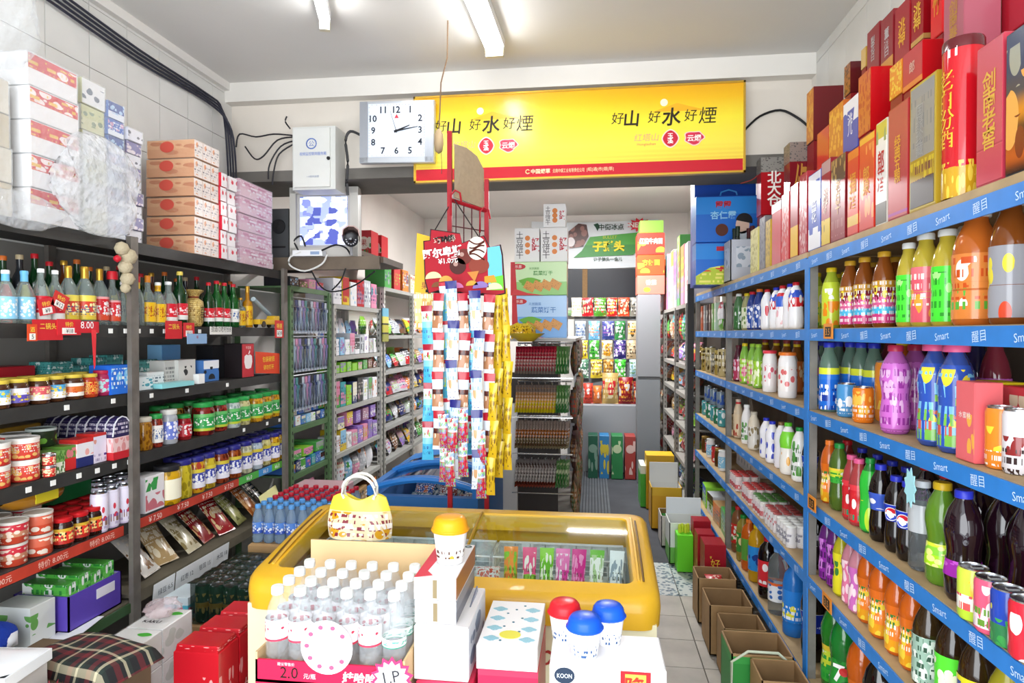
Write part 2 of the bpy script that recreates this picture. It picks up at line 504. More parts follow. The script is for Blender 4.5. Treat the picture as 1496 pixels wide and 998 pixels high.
for i, px in enumerate((226, 259, 286, 312)):       # hand-written paper price slips on the lowest shelf
 y = yx(px, LX) + .05
 s = obj('paper_slip', MB().prism([(-.075, -.05), (-.03, -.06), (.02, -.05), (.075, -.055), (.075, .04), (-.075, .04)], .002, axis='X').mesh('paper_slip', M('eef1f3', .6)), boards[(1, 'low')], (.196, y - 3.24, -.045), (0, .10, 0))
 write(boards[(1, 'low')], ['绿豆 6.5', '红枣 12', '银耳 15', '木耳 18'][i], (.205, y - 3.24, -.05), '+X', h=.028, color='4a4f58')
# near end frame of the lower bay: green perforated edge
obj('edge_rail', MB().box((.2, 0, -.025), (.01, 1.5, .04)).mesh('edge_rail', M('3c5a3a', .5)), boards[(0, 'low')])

# ---- blue-edged rack opposite
RX, RXB = .86, 1.285
RZ = {'top': 2.03, 'tea': 1.72, 'juice': 1.395, 'soda': 1.035, 'orange': .73, 'floor': .31}
RBAY = [(1.15, 2.70), (2.70, 4.27), (4.27, 5.50)]
PLY = M('b59a72', .6, vary=.25, bscale=7)
BLUE = M('2f7fd0', .4, vary=.12, bscale=14)
blue_rack = thing('storage_rack', 'blue-edged drinks rack with plywood boards along the far side of the aisle', 'rack', (RX, 3, 0))
def R0(x, y, z): return (x - RX, y - 3, z)
GREYP = M('7d7a74', .55, metal=.3, vary=.3, bscale=10)
for i, yb in enumerate((1.15, 2.70, 4.27, 5.50)):
 for x in (RX + .02, RXB - .02):
  obj('post', MB().box((0, 0, 1.0), (.03, .045, 2.0)).mesh('post', GREYP), blue_rack, R0(x, yb, 0))
obj('blue_tape', MB().box((0, 0, 1.0), (.004, .05, 2.0)).mesh('blue_tape', BLUE), blue_rack, R0(RX + .001, 2.70, 0))
rboards = {}
for bi, (y0, y1) in enumerate(RBAY):
 L_ = y1 - y0 - .03
 for k, z in RZ.items():
  thick = .022
  bd = obj('shelf_board', MB().box((0, 0, -thick / 2), (RXB - RX - .01, L_, thick)).mesh('shelf_board', PLY), blue_rack, R0((RX + RXB) / 2, (y0 + y1) / 2, z - .0015))
  zz = -.025 if k != 'top' else -.045
  obj('blue_strip', MB().box((0, 0, 0), (.005, L_, .045)).mesh('blue_strip', BLUE), bd, (-(RXB - RX) / 2 + .002, 0, zz))
  n = 10 if bi < 1 else (8 if bi == 1 else 5)
  for i in range(n):
   s = '醒目' if i % 2 == 0 else 'Smart'
   write(bd, s, (-(RXB - RX) / 2 - .0012, (i + .5) / n * L_ - L_ / 2, zz), '-X', h=.025 if i % 2 == 0 else .019, color='cfe6ff', tilt=.12)
  rboards[(bi, k)] = bd
# a board panel behind the goods
obj('back_panel', MB().box((0, 0, 1.0), (.006, 4.3, 1.95)).mesh('back_panel', M('6d6156', .8, vary=.25, bscale=5)), blue_rack, R0(RXB + .001, 3.33, .04))

# ---- racks further in along both walls
ANGLE = M('b9b7b0', .5, metal=.3, vary=.2, bscale=12)
GREENR = M('5b7a52', .5, metal=.1, vary=.2, bscale=10)
holes_dark = M('2a2a28', .7)
def angle_rack(label, x0, x1, y0, y1, zs, top, mat, boardmat, face=1, mids=(), holes=True):
 r = thing('storage_rack', label, 'rack', ((x0 + x1) / 2, (y0 + y1) / 2, 0))
 fx = (x1 - x0) / 2 * face
 L_ = y1 - y0
 for sy in [-L_ / 2] + [m - (y0 + y1) / 2 for m in mids] + [L_ / 2]:
  for sx in (fx, -fx):
   po = obj('post', MB().box((0, 0, top / 2), (.006, .045, top)).box((-.02 * (1 if sx > 0 else -1), -.02, top / 2), (.036, .005, top)).mesh('post', mat), r, (sx, sy, 0))
   if holes and sx == fx:
    mb = MB()
    for i in range(int(top / .05)):
     mb.box((-.02 * (1 if sx > 0 else -1), -.0235, .03 + .05 * i), (.008, .002, .022))
     mb.box((.0035 * face, 0.004, .03 + .05 * i), (.002, .009, .022))
    obj('slot_holes', mb.mesh('slot_holes', holes_dark), po)['kind'] = 'stuff'
 bs = []
 for z in zs:
  bs.append(obj('shelf_board', MB().box((0, 0, -.0073), (x1 - x0 - .012, L_ - .01, .012)).box((fx - .008 * face, 0, -.018), (.006, L_ - .01, .036)).mesh('shelf_board', boardmat), r, (0, 0, z)))
 return r, bs
GZ = [2.02, 1.06, .74, .40]
green_rack, _ = angle_rack('green slotted steel rack holding toothbrushes and toothpaste', -2.38, -1.99, 4.03, 4.66, GZ, 2.005, GREENR, GREENR)
WZ = [1.93, 1.52, 1.38, 1.10, .74, .45, .12]
white_rack, _ = angle_rack('cream slotted angle rack of toiletries beyond the green rack', -2.38, -1.99, 4.75, 5.86, WZ, 1.915, ANGLE, M('a8a7a2', .5, vary=.1))
BZ = [2.15, 1.68, 1.33, 1.05, .78, .45]
back_rack, _ = angle_rack('grey slotted rack of loose bags behind the cream rack', -2.38, -1.99, 5.95, 8.2, BZ, 2.135, ANGLE, M('9c9c98', .5, vary=.1), mids=(6.95,))
FZ = [1.96, 1.42, 1.16, .86, .55, .22]
far_rack, _ = angle_rack('grey rack with slim posts beyond the blue-edged rack', .80, 1.27, 5.62, 8.55, FZ, 1.945, M('8d8a85', .5, metal=.3, vary=.2), M('8f8c86', .5), face=-1, mids=(6.35, 7.35))
obj('tall_post', MB().box((0, 0, 1.06), (.05, .05, 2.12)).mesh('tall_post', M('2c2a29', .5)), far_rack, (-.2, -1.49, 0))
# ---------------------------------------------------------------- kinds of goods
PROFILES = {   # radius fractions and height fractions; label zone
 'pet':    ([(.0, .0), (.85, .0), (1, .03), (1, .18), (.96, .2), (1, .22), (1, .62), (.93, .68), (.72, .80), (.42, .89), (.40, .92)], (.26, .60)),
 'tea':    ([(0, 0), (.88, 0), (1, .03), (1, .30), (.94, .33), (1, .36), (1, .60), (.96, .66), (.80, .76), (.52, .86), (.48, .92)], (.05, .60)),
 'waist':  ([(0, 0), (.78, 0), (.95, .04), (.98, .22), (.84, .40), (.86, .46), (1, .60), (.98, .68), (.78, .80), (.46, .89), (.42, .92)], (.40, .62)),
 'sleeve': ([(0, 0), (.80, 0), (.98, .04), (1, .22), (.90, .42), (.92, .50), (1, .62), (.92, .72), (.62, .84), (.42, .90), (.40, .93)], (.03, .82)),
 'liquor': ([(0, 0), (.94, 0), (1, .02), (1, .50), (.94, .56), (.62, .68), (.36, .76), (.34, .90)], (.08, .48)),
 'wine':   ([(0, 0), (.94, 0), (1, .02), (1, .56), (.90, .64), (.44, .76), (.36, .82), (.36, .95)], (.12, .42)),
 'cone':   ([(0, 0), (.94, 0), (1, .02), (.98, .22), (.70, .50), (.40, .70), (.36, .88)], (.06, .20)),
 'square': ([(0, 0), (.95, 0), (1, .02), (1, .58), (.90, .64), (.40, .70), (.36, .90)], (.06, .54)),
 'jar':    ([(0, 0), (.92, 0), (1, .04), (1, .72), (.94, .80), (.82, .86), (.82, .90)], (.14, .66)),
 'big':    ([(0, 0), (.90, 0), (1, .02), (1, .14), (.96, .16), (1, .18), (1, .60), (.98, .70), (.80, .82), (.40, .90), (.38, .93)], (.20, .62)),
}
GLASSY = dict(rough=.08, trans=.0, coat=.6)
def liquid(c, tr=.35): return M(c, .10, trans=tr, coat=.3, ior=1.33)
def clear(c='e8f0f2'): return M(c, .04, trans=.92, ior=1.2)

PCACHE = {}
def bottle(kind, h, r, body, cap, label=None, cap_h=.07, cap_r=None, zone=None, neck=None, n=18, sq=0.0):
 key = ('b', kind, h, r, body.name, cap.name, label.name if label else None, cap_h, cap_r, zone, neck.name if neck else None, sq)
 if key in PCACHE: return PCACHE[key]
 pr, zn = PROFILES[kind]
 zone = zone or zn
 pts = [(max(a * r, .0005), b * h) for a, b in pr]
 me = MB().lathe(pts, n, sq=sq).mesh('body', body)
 nr, nz = pts[-1]
 cr = cap_r or nr * 1.16
 ch = cap_h * h
 z0 = nz - .012 * h
 cm = MB().lathe([(cr * .99, z0), (cr, z0 + ch * .1), (cr, z0 + ch * .82), (cr * .9, z0 + ch)], 14).mesh('cap', cap)
 parts = [('body', me), ('cap', cm)]
 if neck: parts.append(('neck_wrap', MB().lathe([(pts[-2][0] * 1.05, pts[-2][1]), (nr * 1.06, nz)], 14, cap=False).mesh('neck_wrap', neck)))
 if label:
  def rad(z):
   f = z / h
   for (a, b), (a2, b2) in zip(pr, pr[1:]):
    if b <= f <= b2 and b2 > b: return (a + (a2 - a) * (f - b) / (b2 - b)) * r
   return r
  zs = [zone[0] + (zone[1] - zone[0]) * i / 8 for i in range(9)]
  lm = MB().lathe([(rad(z * h) + .0012, z * h) for z in zs], n, cap=False, sq=sq).mesh('label', label)
  parts.append(('label', lm))
 PCACHE[key] = parts
 return parts

METAL = M('c9ccd0', .25, metal=1.0)
def can(h, r, art, n=20):
 key = ('can', h, r, art.name)
 if key in PCACHE: return PCACHE[key]
 body = MB().lathe([(r * .86, 0), (r, .06 * h), (r, .90 * h), (r * .90, .97 * h)], n).mesh('body', art)
 lid = MB().lathe([(r * .90, .965 * h), (r * .92, h), (r * .86, h), (r * .84, .975 * h)], n).mesh('lid', METAL)
 tab = MB().box((r * .2, 0, .982 * h), (r * .7, r * .35, .003)).mesh('tab', METAL)
 PCACHE[key] = [('body', body), ('lid', lid), ('tab', tab)]
 return PCACHE[key]

def tin(h, r, art, lid=None, n=20, lid_h=.010):
 """short wide tin or tub with a rim lid"""
 lid = lid or METAL
 key = ('tin', h, r, art.name, lid.name)
 if key in PCACHE: return PCACHE[key]
 body = MB().lathe([(r * .96, 0), (r, .03 * h), (r, h - lid_h)], n).mesh('body', art)
 lm = MB().lathe([(r * 1.03, h - lid_h), (r * 1.03, h - .001), (r * .98, h), (r * .94, h - .003)], n).mesh('lid', lid)
 PCACHE[key] = [('body', body), ('lid', lm)]
 return PCACHE[key]

def jar(h, r, body, lid, label=None, n=18):
 key = ('jar', h, r, body.name, lid.name, label.name if label else None)
 if key in PCACHE: return PCACHE[key]
 pr, zn = PROFILES['jar']
 bm = MB().lathe([(max(a * r, .0005), b * h) for a, b in pr], n).mesh('body', body)
 lm = MB().lathe([(r * .90, .86 * h), (r * .92, .87 * h), (r * .92, .985 * h), (r * .86, h)], n).mesh('lid', lid)
 parts = [('body', bm), ('lid', lm)]
 if label:
  mb = MB()
  vs, fs = [], []
  m = 12
  for k in range(m + 1):
   a = math.pi * (k / m - .5) * 1.15
   for z in (zn[0] * h, zn[1] * h): vs.append(((r + .0012) * math.cos(a), (r + .0012) * math.sin(a), z))
  for k in range(m): fs.append((2 * k, 2 * k + 2, 2 * k + 3, 2 * k + 1))
  mb.add(vs, fs, 0, True)
  parts.append(('label', mb.mesh('label', label)))
 PCACHE[key] = parts
 return parts

def carton(dx, dy, dz, mat, face=None, face_side='-X', flap=None):
 """closed box; face = another material for a printed front panel on one side"""
 key = ('carton', dx, dy, dz, mat.name, face.name if face else None, face_side, flap.name if flap else None)
 if key in PCACHE: return PCACHE[key]
 e = min(dx, dy, dz) * .02
 mb = MB()
 vs = []
 for z, k in ((0, e), (e, 0), (dz - e, 0), (dz, e)):
  vs += [(-dx / 2 + k, -dy / 2 + k, z), (dx / 2 - k, -dy / 2 + k, z), (dx / 2 - k, dy / 2 - k, z), (-dx / 2 + k, dy / 2 - k, z)]
 fs = [(3, 2, 1, 0), (12, 13, 14, 15)]
 for i in range(3):
  for k in range(4): fs.append((i * 4 + k, i * 4 + (k + 1) % 4, i * 4 + 4 + (k + 1) % 4, i * 4 + 4 + k))
 mb.add(vs, fs)
 parts = [('body', mb.mesh('body', mat))]
 if face:
  f = MB()
  t = .0012
  if face_side == '-X': f.box((-dx / 2 - t / 2, 0, dz / 2), (t, dy * .97, dz * .97))
  elif face_side == '+X': f.box((dx / 2 + t / 2, 0, dz / 2), (t, dy * .97, dz * .97))
  elif face_side == '-Y': f.box((0, -dy / 2 - t / 2, dz / 2), (dx * .97, t, dz * .97))
  else: f.box((0, 0, dz + t / 2), (dx * .97, dy * .97, t))
  parts.append(('front_panel', f.mesh('front_panel', face)))
 if flap:
  parts.append(('tape', MB().box((0, 0, dz + .0008), (dx * .16 if dx < dy else dx * .99, dy * .99 if dx < dy else dy * .16, .001)).mesh('tape', flap)))
 PCACHE[key] = parts
 return parts

def open_box(dx, dy, dz, outer, inner, t=.006, flaps=0.0, notch=False):
 """open carton: four walls and a bottom, optional folded-out flaps"""
 key = ('open', dx, dy, dz, outer.name, inner.name, flaps)
 if key in PCACHE: return PCACHE[key]
 parts = []
 mb = MB().box((0, 0, t / 2), (dx, dy, t))
 mb.box((0, -dy / 2 + t / 2, dz / 2), (dx, t, dz)).box((0, dy / 2 - t / 2, dz / 2), (dx, t, dz))
 mb.box((-dx / 2 + t / 2, 0, dz / 2), (t, dy, dz)).box((dx / 2 - t / 2, 0, dz / 2), (t, dy, dz))
 parts.append(('body', mb.mesh('body', outer)))
 mb = MB()
 q = t + .0006
 for (cx, cy, sx, sy) in ((0, -dy / 2 + q, dx - 2 * q, .001), (0, dy / 2 - q, dx - 2 * q, .001), (-dx / 2 + q, 0, .001, dy - 2 * q), (dx / 2 - q, 0, .001, dy - 2 * q)):
  mb.box((cx, cy, dz / 2), (sx, sy, dz * .98))
 mb.box((0, 0, q), (dx - 2 * q, dy - 2 * q, .001))
 parts.append(('lining', mb.mesh('lining', inner)))
 if flaps:
  for side in (-1, 1):
   a = .9
   parts.append(('flap', MB().box((side * (dx / 2 + flaps / 2 * math.sin(a)), 0, dz + flaps / 2 * math.cos(a)), (.004, dy * .96, flaps), rot=(0, side * a, 0)).mesh('flap', inner)))
 PCACHE[key] = parts
 return parts

def bag(w, h, d, art, seal=True, n=8):
 """pillow pack standing upright, facing -Y, crimped at both ends"""
 key = ('bag', w, h, d, art.name)
 if key in PCACHE: return PCACHE[key]
 rr = random.Random(len(PCACHE))
 mb = MB()
 def f(side):
  def g(u, v):
   x = (u - .5) * w; z = v * h
   bul = (math.sin(math.pi * u) ** .6 if 0 < u < 1 else 0) * (math.sin(math.pi * v) ** .55 if 0 < v < 1 else 0)
   pin = 1 - .10 * math.sin(math.pi * v)
   wr = .006 * w / .1 * math.sin(17 * u + 9 * v + side) * bul
   return (x * pin, side * (d / 2 * bul) + wr * .4, z)
  return g
 mb.grid(f(-1), n, n); 
 k = len(mb.f)
 mb.grid(f(1), n, n)
 mb.f[k:] = [tuple(reversed(q)) for q in mb.f[k:]]
 parts = [('body', mb.mesh('body', art))]
 if seal and w >= .1 and n > 5:
  for z in (h - .004, .004): parts.append(('seal', MB().box((0, 0, z), (w * .99, .002, .012)).mesh('seal', art)))
 PCACHE[key] = parts
 return parts

def half(proto):
 v = [abs(q.co.y) for p in proto for q in p[1].vertices]
 return max(v) + .0012
def words_n(t): return len(t.replace(',', ' ').split())
def row(where, Z, X, items, face=-1, jitter=.004, group=None, turn=.15, lim=None):
 """items: (pixel x, name, description, category, proto) standing along a shelf; labels count from the entrance"""
 its = sorted([[yx(i[0], X), i, half(i[4])] for i in items], key=lambda t: t[0])
 for t in its:
  for py_ in (2.70, 4.27):
   if .8 < X < .97 and abs(t[0] - py_) < t[2] + .028: t[0] = py_ + (t[2] + .028) * (1 if t[0] > py_ else -1)
 for _ in range(80):                       # neighbours stand clear of each other
  for a, b in zip(its, its[1:]):
   g = b[0] - a[0] - a[2] - b[2]
   if g < 0: a[0] += g / 2; b[0] -= g / 2
 tot = {}
 for y, it, h in its: tot[it[2]] = tot.get(it[2], 0) + 1
 seen = {}
 for y, it, h in its:
  px, name, desc, cat, proto = it[:5]
  k = seen.get(desc, 0); seen[desc] = k + 1
  lab = f'{desc} {where}' if tot[desc] == 1 else f'{ORD[k]} {desc} from the entrance, {where}'
  if words_n(lab) > 16: lab = lab.replace('from the entrance', 'from entrance').replace(' the ', ' ')
  spawn(proto, name, lab, cat, (X + RND.uniform(-jitter, jitter), y, Z), RND.uniform(-turn, turn), group or f'{cat}s {where}')
# ---------------------------------------------------------------- goods on the dark rack: liquor
GOLD = M('c79a3a', .3, metal=.6); WCAP = M('eef0ee', .4); RCAP = M('c21f2a', .4); BLK = M('17161a', .4)
clear_l = M('cfdcd8', .05, trans=.80, ior=1.25); green_l = M('1f6b2c', .06, trans=.45, coat=.5, ior=1.3); dkgreen = M('123a1c', .08, trans=.2, coat=.5)
amber = M('5a2a10', .08, trans=.2, coat=.5)
lab_yr = P([(0, 'd8c23e'), (.12, 'd9b43a'), (.30, 'c9402a'), (.75, 'e2ce58')], [('e9dfa0', 9, .5, .15, .7), ('40507a', 12, .35, .2, .6)], seed=1)
lab_red = P([(0, 'd04a2c'), (.25, 'c9202c'), (.9, 'e4a0a0')], [('e8e4e4', 10, .5, .2, .8)], seed=2)
lab_yel = P('e3b51f', [('b5531c', 11, .4, .2, .8), ('6d3f10', 14, .25, .3, .7)], seed=3)
lab_wht = P([(0, 'e9e7e2')], [('3c5f9a', 10, .4, .2, .8)], seed=4)
lab_blue = P('8cc8e8', [('e8f2f8', 8, .4, .1, .9)], seed=5)
lab_rw = P([(0, 'e6e4df'), (.28, 'cf2030')], [('f0d8d8', 9, .5, .4, .8)], seed=6)
W1 = 'on the liquor shelf'
blue_neck = M('6db7e0', .4)
S = 'clear liquor bottle'
row(W1, LZ['liquor'], -2.045, [
 (8, 'liquor_bottle', S + ' with blue neck wrap', 'bottle', bottle('liquor', .195, .033, clear_l, WCAP, lab_blue, neck=blue_neck)),
 (40, 'liquor_bottle', S + ' with blue neck wrap', 'bottle', bottle('liquor', .20, .033, clear_l, blue_neck, lab_blue, neck=blue_neck)),
 (60, 'liquor_bottle', S + ' with white screw cap', 'bottle', bottle('liquor', .215, .030, clear_l, WCAP, lab_rw)),
 (78, 'liquor_bottle', S + ' with white screw cap', 'bottle', bottle('liquor', .215, .030, clear_l, WCAP, lab_rw)),
 (99, 'liquor_bottle', 'gold-capped liquor bottle with yellow and red label', 'bottle', bottle('liquor', .24, .034, clear_l, GOLD, lab_yr, neck=GOLD)),
 (123, 'liquor_bottle', 'gold-capped liquor bottle with yellow and red label', 'bottle', bottle('liquor', .245, .038, clear_l, GOLD, lab_yr, neck=GOLD)),
 (147, 'liquor_bottle', 'gold-capped liquor bottle with red label', 'bottle', bottle('liquor', .245, .034, clear_l, GOLD, lab_red, neck=GOLD)),
 (165, 'liquor_bottle', 'red-labelled liquor bottle with round red stopper', 'bottle', bottle('liquor', .22, .030, clear_l, RCAP, lab_red, cap_h=.16, cap_r=.022)),
 (180, 'liquor_bottle', 'slim unlabelled clear liquor bottle', 'bottle', bottle('liquor', .20, .026, clear_l, WCAP)),
 (204, 'liquor_bottle', S + ' with red and yellow stopper', 'bottle', bottle('liquor', .22, .027, clear_l, RCAP, None, cap_h=.12, neck=M('d9b13a', .4))),
 (214, 'liquor_bottle', S + ' with orange capsule', 'bottle', bottle('liquor', .225, .033, clear_l, M('cf7f22', .35), lab_yel, cap_h=.14)),
 (229, 'liquor_bottle', 'white-capped liquor bottle with yellow label', 'bottle', bottle('liquor', .215, .035, clear_l, WCAP, lab_yel, neck=lab_yel)),
 (247, 'liquor_bottle', 'white-capped liquor bottle with red and white label', 'bottle', bottle('liquor', .225, .040, clear_l, WCAP, lab_rw)),
 (262, 'liquor_bottle', 'tall green bottle with yellow cap', 'bottle', bottle('wine', .27, .035, dkgreen, M('e0c65a', .4), lab_rw)),
 (304, 'liquor_bottle', 'dark green bottle with red cap and red label', 'bottle', bottle('wine', .235, .030, dkgreen, RCAP, lab_rw)),
 (317, 'liquor_bottle', 'bright green bottle with red cap and red label', 'bottle', bottle('wine', .25, .034, green_l, RCAP, lab_rw)),
 (327, 'liquor_bottle', 'bright green bottle with red cap and red label', 'bottle', bottle('wine', .245, .032, green_l, RCAP, lab_rw)),
 (341, 'liquor_bottle', 'green bottle with red cap and white label', 'bottle', bottle('wine', .245, .033, green_l, RCAP, lab_wht)),
 (352, 'liquor_bottle', 'small clear flask with gold neck', 'bottle', bottle('square', .18, .028, clear_l, GOLD, lab_yel)),
 (362, 'liquor_bottle', 'square amber liquor bottle with gold cap', 'bottle', bottle('square', .235, .030, M('c98a1e', .15, trans=.3), GOLD, lab_yel, cap_h=.16)),
], group='liquor bottles on the dark rack')
back = []
specs = [('green bottle with orange cap', dkgreen, M('c9682a', .4)), ('brown bottle with gold cap', amber, GOLD), ('green bottle with red cap', dkgreen, RCAP), ('dark bottle with pale cap', M('23262a', .1, coat=.4), M('b9a684', .4))]
for i, px in enumerate((14, 34, 52, 70, 90, 108, 132, 156, 176, 205, 222, 240, 258, 272, 288, 304, 321, 336)):
 d, b, c = specs[(i * 7 + i // 3) % 4]
 back.append((px, 'liquor_bottle', d + ' at the back', 'bottle', bottle('wine', .255 + .012 * (i % 3), .032, b, c, [lab_red, lab_yr, lab_wht][i % 3])))
row(W1, LZ['liquor'], -2.20, back, group='liquor bottles at the back of the dark rack')
# cloth-tied jug, toy truck, rolled paper
yj = yx(283, -2.05)
j = thing('liquor_jug', 'squat liquor jug tied in gold patterned cloth', 'jug', (-2.05, yj, LZ['liquor']))
jm = P('b99a52', [('8a6a2c', 14, .5, 0, 1), ('d8c484', 18, .4, 0, 1)], seed=11, rough=.5)
obj('body', MB().lathe([(.036, 0), (.046, .02), (.05, .09), (.046, .13), (.02, .15)], 14).mesh('body', jm), j)
obj('cloth_top', MB().lathe([(.022, .15), (.03, .165), (.05, .185), (.044, .19)], 9).mesh('cloth_top', jm), j)
obj('cord', MB().lathe([(.024, .146), (.027, .152), (.024, .158)], 12).mesh('cord', M('7a3a22', .6)), j)
write(j, '古井', (.051, 0, .07), '+X', h=.075, color='3a2412', vertical=True)
yt = yx(387, -2.03)
t = thing('toy_truck', 'yellow cardboard truck display on the liquor shelf', 'display', (-2.02, yt, LZ['liquor']))
ym = M('d9ae2a', .5)
obj('body', MB().prism([(-.12, .02), (.12, .02), (.12, .075), (.06, .075), (.04, .05), (-.12, .05)], .05, axis='X', base=-.025).mesh('body', ym), t)
for dy in (-.08, .08):
 for sx in (-1, 1): obj('wheel', MB().tube([(sx * .020, dy, .02), (sx * .03, dy, .02)], .02, 12).mesh('wheel', M('3a3226', .5)), t)
r_ = thing('paper_roll', 'pale blue rolled paper tube leaning above the truck display', 'roll', (-2.08, yx(384, -2.08), LZ['liquor'] + .075))
obj('body', MB().tube([(-.03, .14, .013), (.02, -.15, .10)], .014, 10).mesh('body', M('cfe3ee', .5)), r_)

def card(label, px, y, w, h, X, col, text, tcol='f6e04a', rotx=0.0, th=.30, txt2=None, tilt=0.0):
 p = G(px, y, X=X)
 c = thing('price_card', label, 'card', p, (0, 0, 0), 'red price cards on the dark rack')
 c.rotation_euler = (tilt, 0, 0)
 obj('body', MB().box((0, 0, 0), (.002, w, h)).mesh('body', M(col, .45)), c)
 write(c, text, (.0016, 0, h * .18), '+X', h=h * th, color=tcol, wmax=w * .9)
 if txt2:
  obj('price_patch', MB().box((.0014, 0, -h * .24), (.001, w * .6, h * .38)).mesh('price_patch', M('f2efe9', .5)), c)
  write(c, txt2, (.0026, 0, -h * .24), '+X', h=h * .26, color='24222a')
card('red and gold price card clipped below the gold-capped bottles', 70, 482, .13, .075, -1.972, 'c8202a', '二锅头', txt2=None)
card('red price card with white patch beside the gold one', 101, 478, .11, .06, -1.970, 'd02630', '特价', txt2='¥18')
card('red price card with white figures under the yellow-red labels', 127, 478, .12, .045, -1.968, 'c61f2b', '8.00', 'ffffff', th=.6)
card('red tag hung on the neck of the first white-capped bottle', 68, 448, .07, .06, -2.004, 'cf2a34', '特价', txt2='¥9', tilt=.2)
card('red tag hung on the neck of the second white-capped bottle', 88, 440, .07, .06, -2.004, 'c9302c', '特价', txt2='¥12', tilt=-.4)
card('small red and yellow price tag at the near end of the liquor shelf', 47, 486, .04, .06, -1.970, 'd94a22', '酒', txt2='5')
card('red and gold price card clipped below the golden jug', 254, 482, .12, .085, -1.972, 'c8202a', '二锅头')
card('red card with white patch next to the golden jug', 276, 482, .085, .07, -1.970, 'd02630', '特价', txt2='¥15')
card('round-topped red price card at the far end of the liquor shelf', 408, 481, .11, .11, -1.965, 'cc2222', '特惠', txt2='¥39')
card('curled blue picture card hanging under the golden jug', 288, 495, .16, .05, -1.966, '8fb2d8', '赠', 'c02030')
card('white handwritten price strip below the green bottles', 323, 483, .20, .042, -1.969, 'eceae4', '劲酒12老村长8', '1c1c20', th=.75)
rb = thing('red_ribbon', 'red ribbon hanging from the liquor shelf by the pillar', 'ribbon', G(137, 508, X=-1.965))
obj('body', MB().prism([(-.012, .07), (.012, .07), (.006, -.07), (0, -.085)], .002, axis='X').mesh('body', M('d83038', .5)), rb)

# ---------------------------------------------------------------- shelf of boxes and pickles in jars
W2 = 'on the jar shelf'
YL = M('d9c04a', .4); jar_dk = M('4a2a18', .08, trans=.15, coat=.5)
la = [P([(0, 'f0eeee'), (.5, '4aa3d8')], [('e8d040', 9, .4, .1, .9)], seed=21), P([(0, '5a4aa8'), (.55, 'e8e4f0')], [('d8c040', 8, .4, .1, .7)], seed=22), P([(0, 'e6dede'), (.4, 'd05a60')], [('f0d8a0', 8, .4, .1, .9)], seed=23), P([(0, 'e8e4da'), (.3, 'd06a2a'), (.75, 'efe8dc')], [('c04a20', 9, .4, .1, .7)], seed=24)]
it = []
for i, px in enumerate((-6, 24, 54, 80)):
 it.append((px, 'pickle_jar', ['blue', 'violet', 'rose'][i % 3] + '-labelled pickle jar with yellow lid', 'jar', jar(.098, .036, jar_dk, YL, la[i % 3])))
it.append((107, 'pickle_jar', 'orange-labelled pickle jar with yellow lid', 'jar', jar(.098, .040, jar_dk, YL, la[3])))
it.append((129, 'pickle_jar', 'tomato-labelled jar with yellow lid', 'jar', jar(.095, .037, M('b03a1c', .1, coat=.5), YL, P('d8702a', [('c02020', 7, .6, 0, 1), ('f0d060', 9, .4, 0, 1)], seed=25))))
it.append((146, 'pickle_jar', 'magenta-labelled jar with crimson lid', 'jar', jar(.105, .034, M('a02a50', .2), M('b02244', .4), P('c94a7a', [('a8d8d8', 5, .5, 0, 1)], seed=26))))
row(W2, LZ['box'], -2.04, it, group='pickle jars on the dark rack')
it = []
for i, px in enumerate((10, 40, 68, 94, 120)):
 it.append((px, 'pickle_jar', 'yellow-lidded pickle jar in the second rank', 'jar', jar(.098, .036, jar_dk, YL, la[(i + 1) % 3])))
row(W2, LZ['box'], -2.125, it, group='pickle jars on the dark rack')

def boxthing(label, px, X, Z, d, mat, face=None, fs='+X', name='carton', cat='box', rot=0.0, group=None, words_=None, wcol='ffffff', flap=None):
 """a closed box whose near aisle corner shows at px"""
 y = yx(px, X) + d[1] / 2
 r = spawn(carton(d[0], d[1], d[2], mat, face, fs, flap), name, label, cat, (X - d[0] / 2 if fs in ('+X', '+Z') else X + d[0] / 2, y, Z), rot, group)
 if words_:
  off = {'+X': (d[0] / 2 + .002, 0, d[2] * .55), '-X': (-d[0] / 2 - .002, 0, d[2] * .55), '-Y': (0, -d[1] / 2 - .002, d[2] * .55)}[fs]
  write(r, words_, off, fs, h=d[2] * .25, color=wcol, wmax=(d[1] if fs[1] == 'X' else d[0]) * .85)
 return r
boxthing('bright blue snack box with round emblem by the rack post', 158, -2.01, LZ['box'], (.10, .115, .125), M('1f5fc4', .35), P('2a6fd4', [('7fc4ee', 4, .4, .2, .9), ('f0f0f0', 7, .25, .2, .9)], seed=31))
teal = P('4a9a96', [('cfe2e0', 5, .5, 0, 1), ('2f6f70', 9, .4, 0, 1)], seed=32)
for i, (px, X, d, z) in enumerate(((74, -2.20, (.10, .11, .07), 0), (74, -2.20, (.10, .11, .07), .072), (112, -2.20, (.10, .10, .12), 0), (132, -2.20, (.10, .09, .15), 0), (152, -2.20, (.09, .10, .16), 0))):
 boxthing(['flat teal toothpaste-style box lying behind the pickle jars', 'flat teal box stacked on another behind the pickle jars', 'teal box standing behind the tomato jar', 'teal and grey box leaning behind the magenta jar', 'teal display box behind the blue snack box'][i], px, X, LZ['box'] + z, d, teal, group='teal boxes behind the pickle jars')
r_ = boxthing('red gift set box behind the yellow-lidded jars', -40, -2.24, LZ['box'], (.12, .26, .13), M('b3202c', .4))
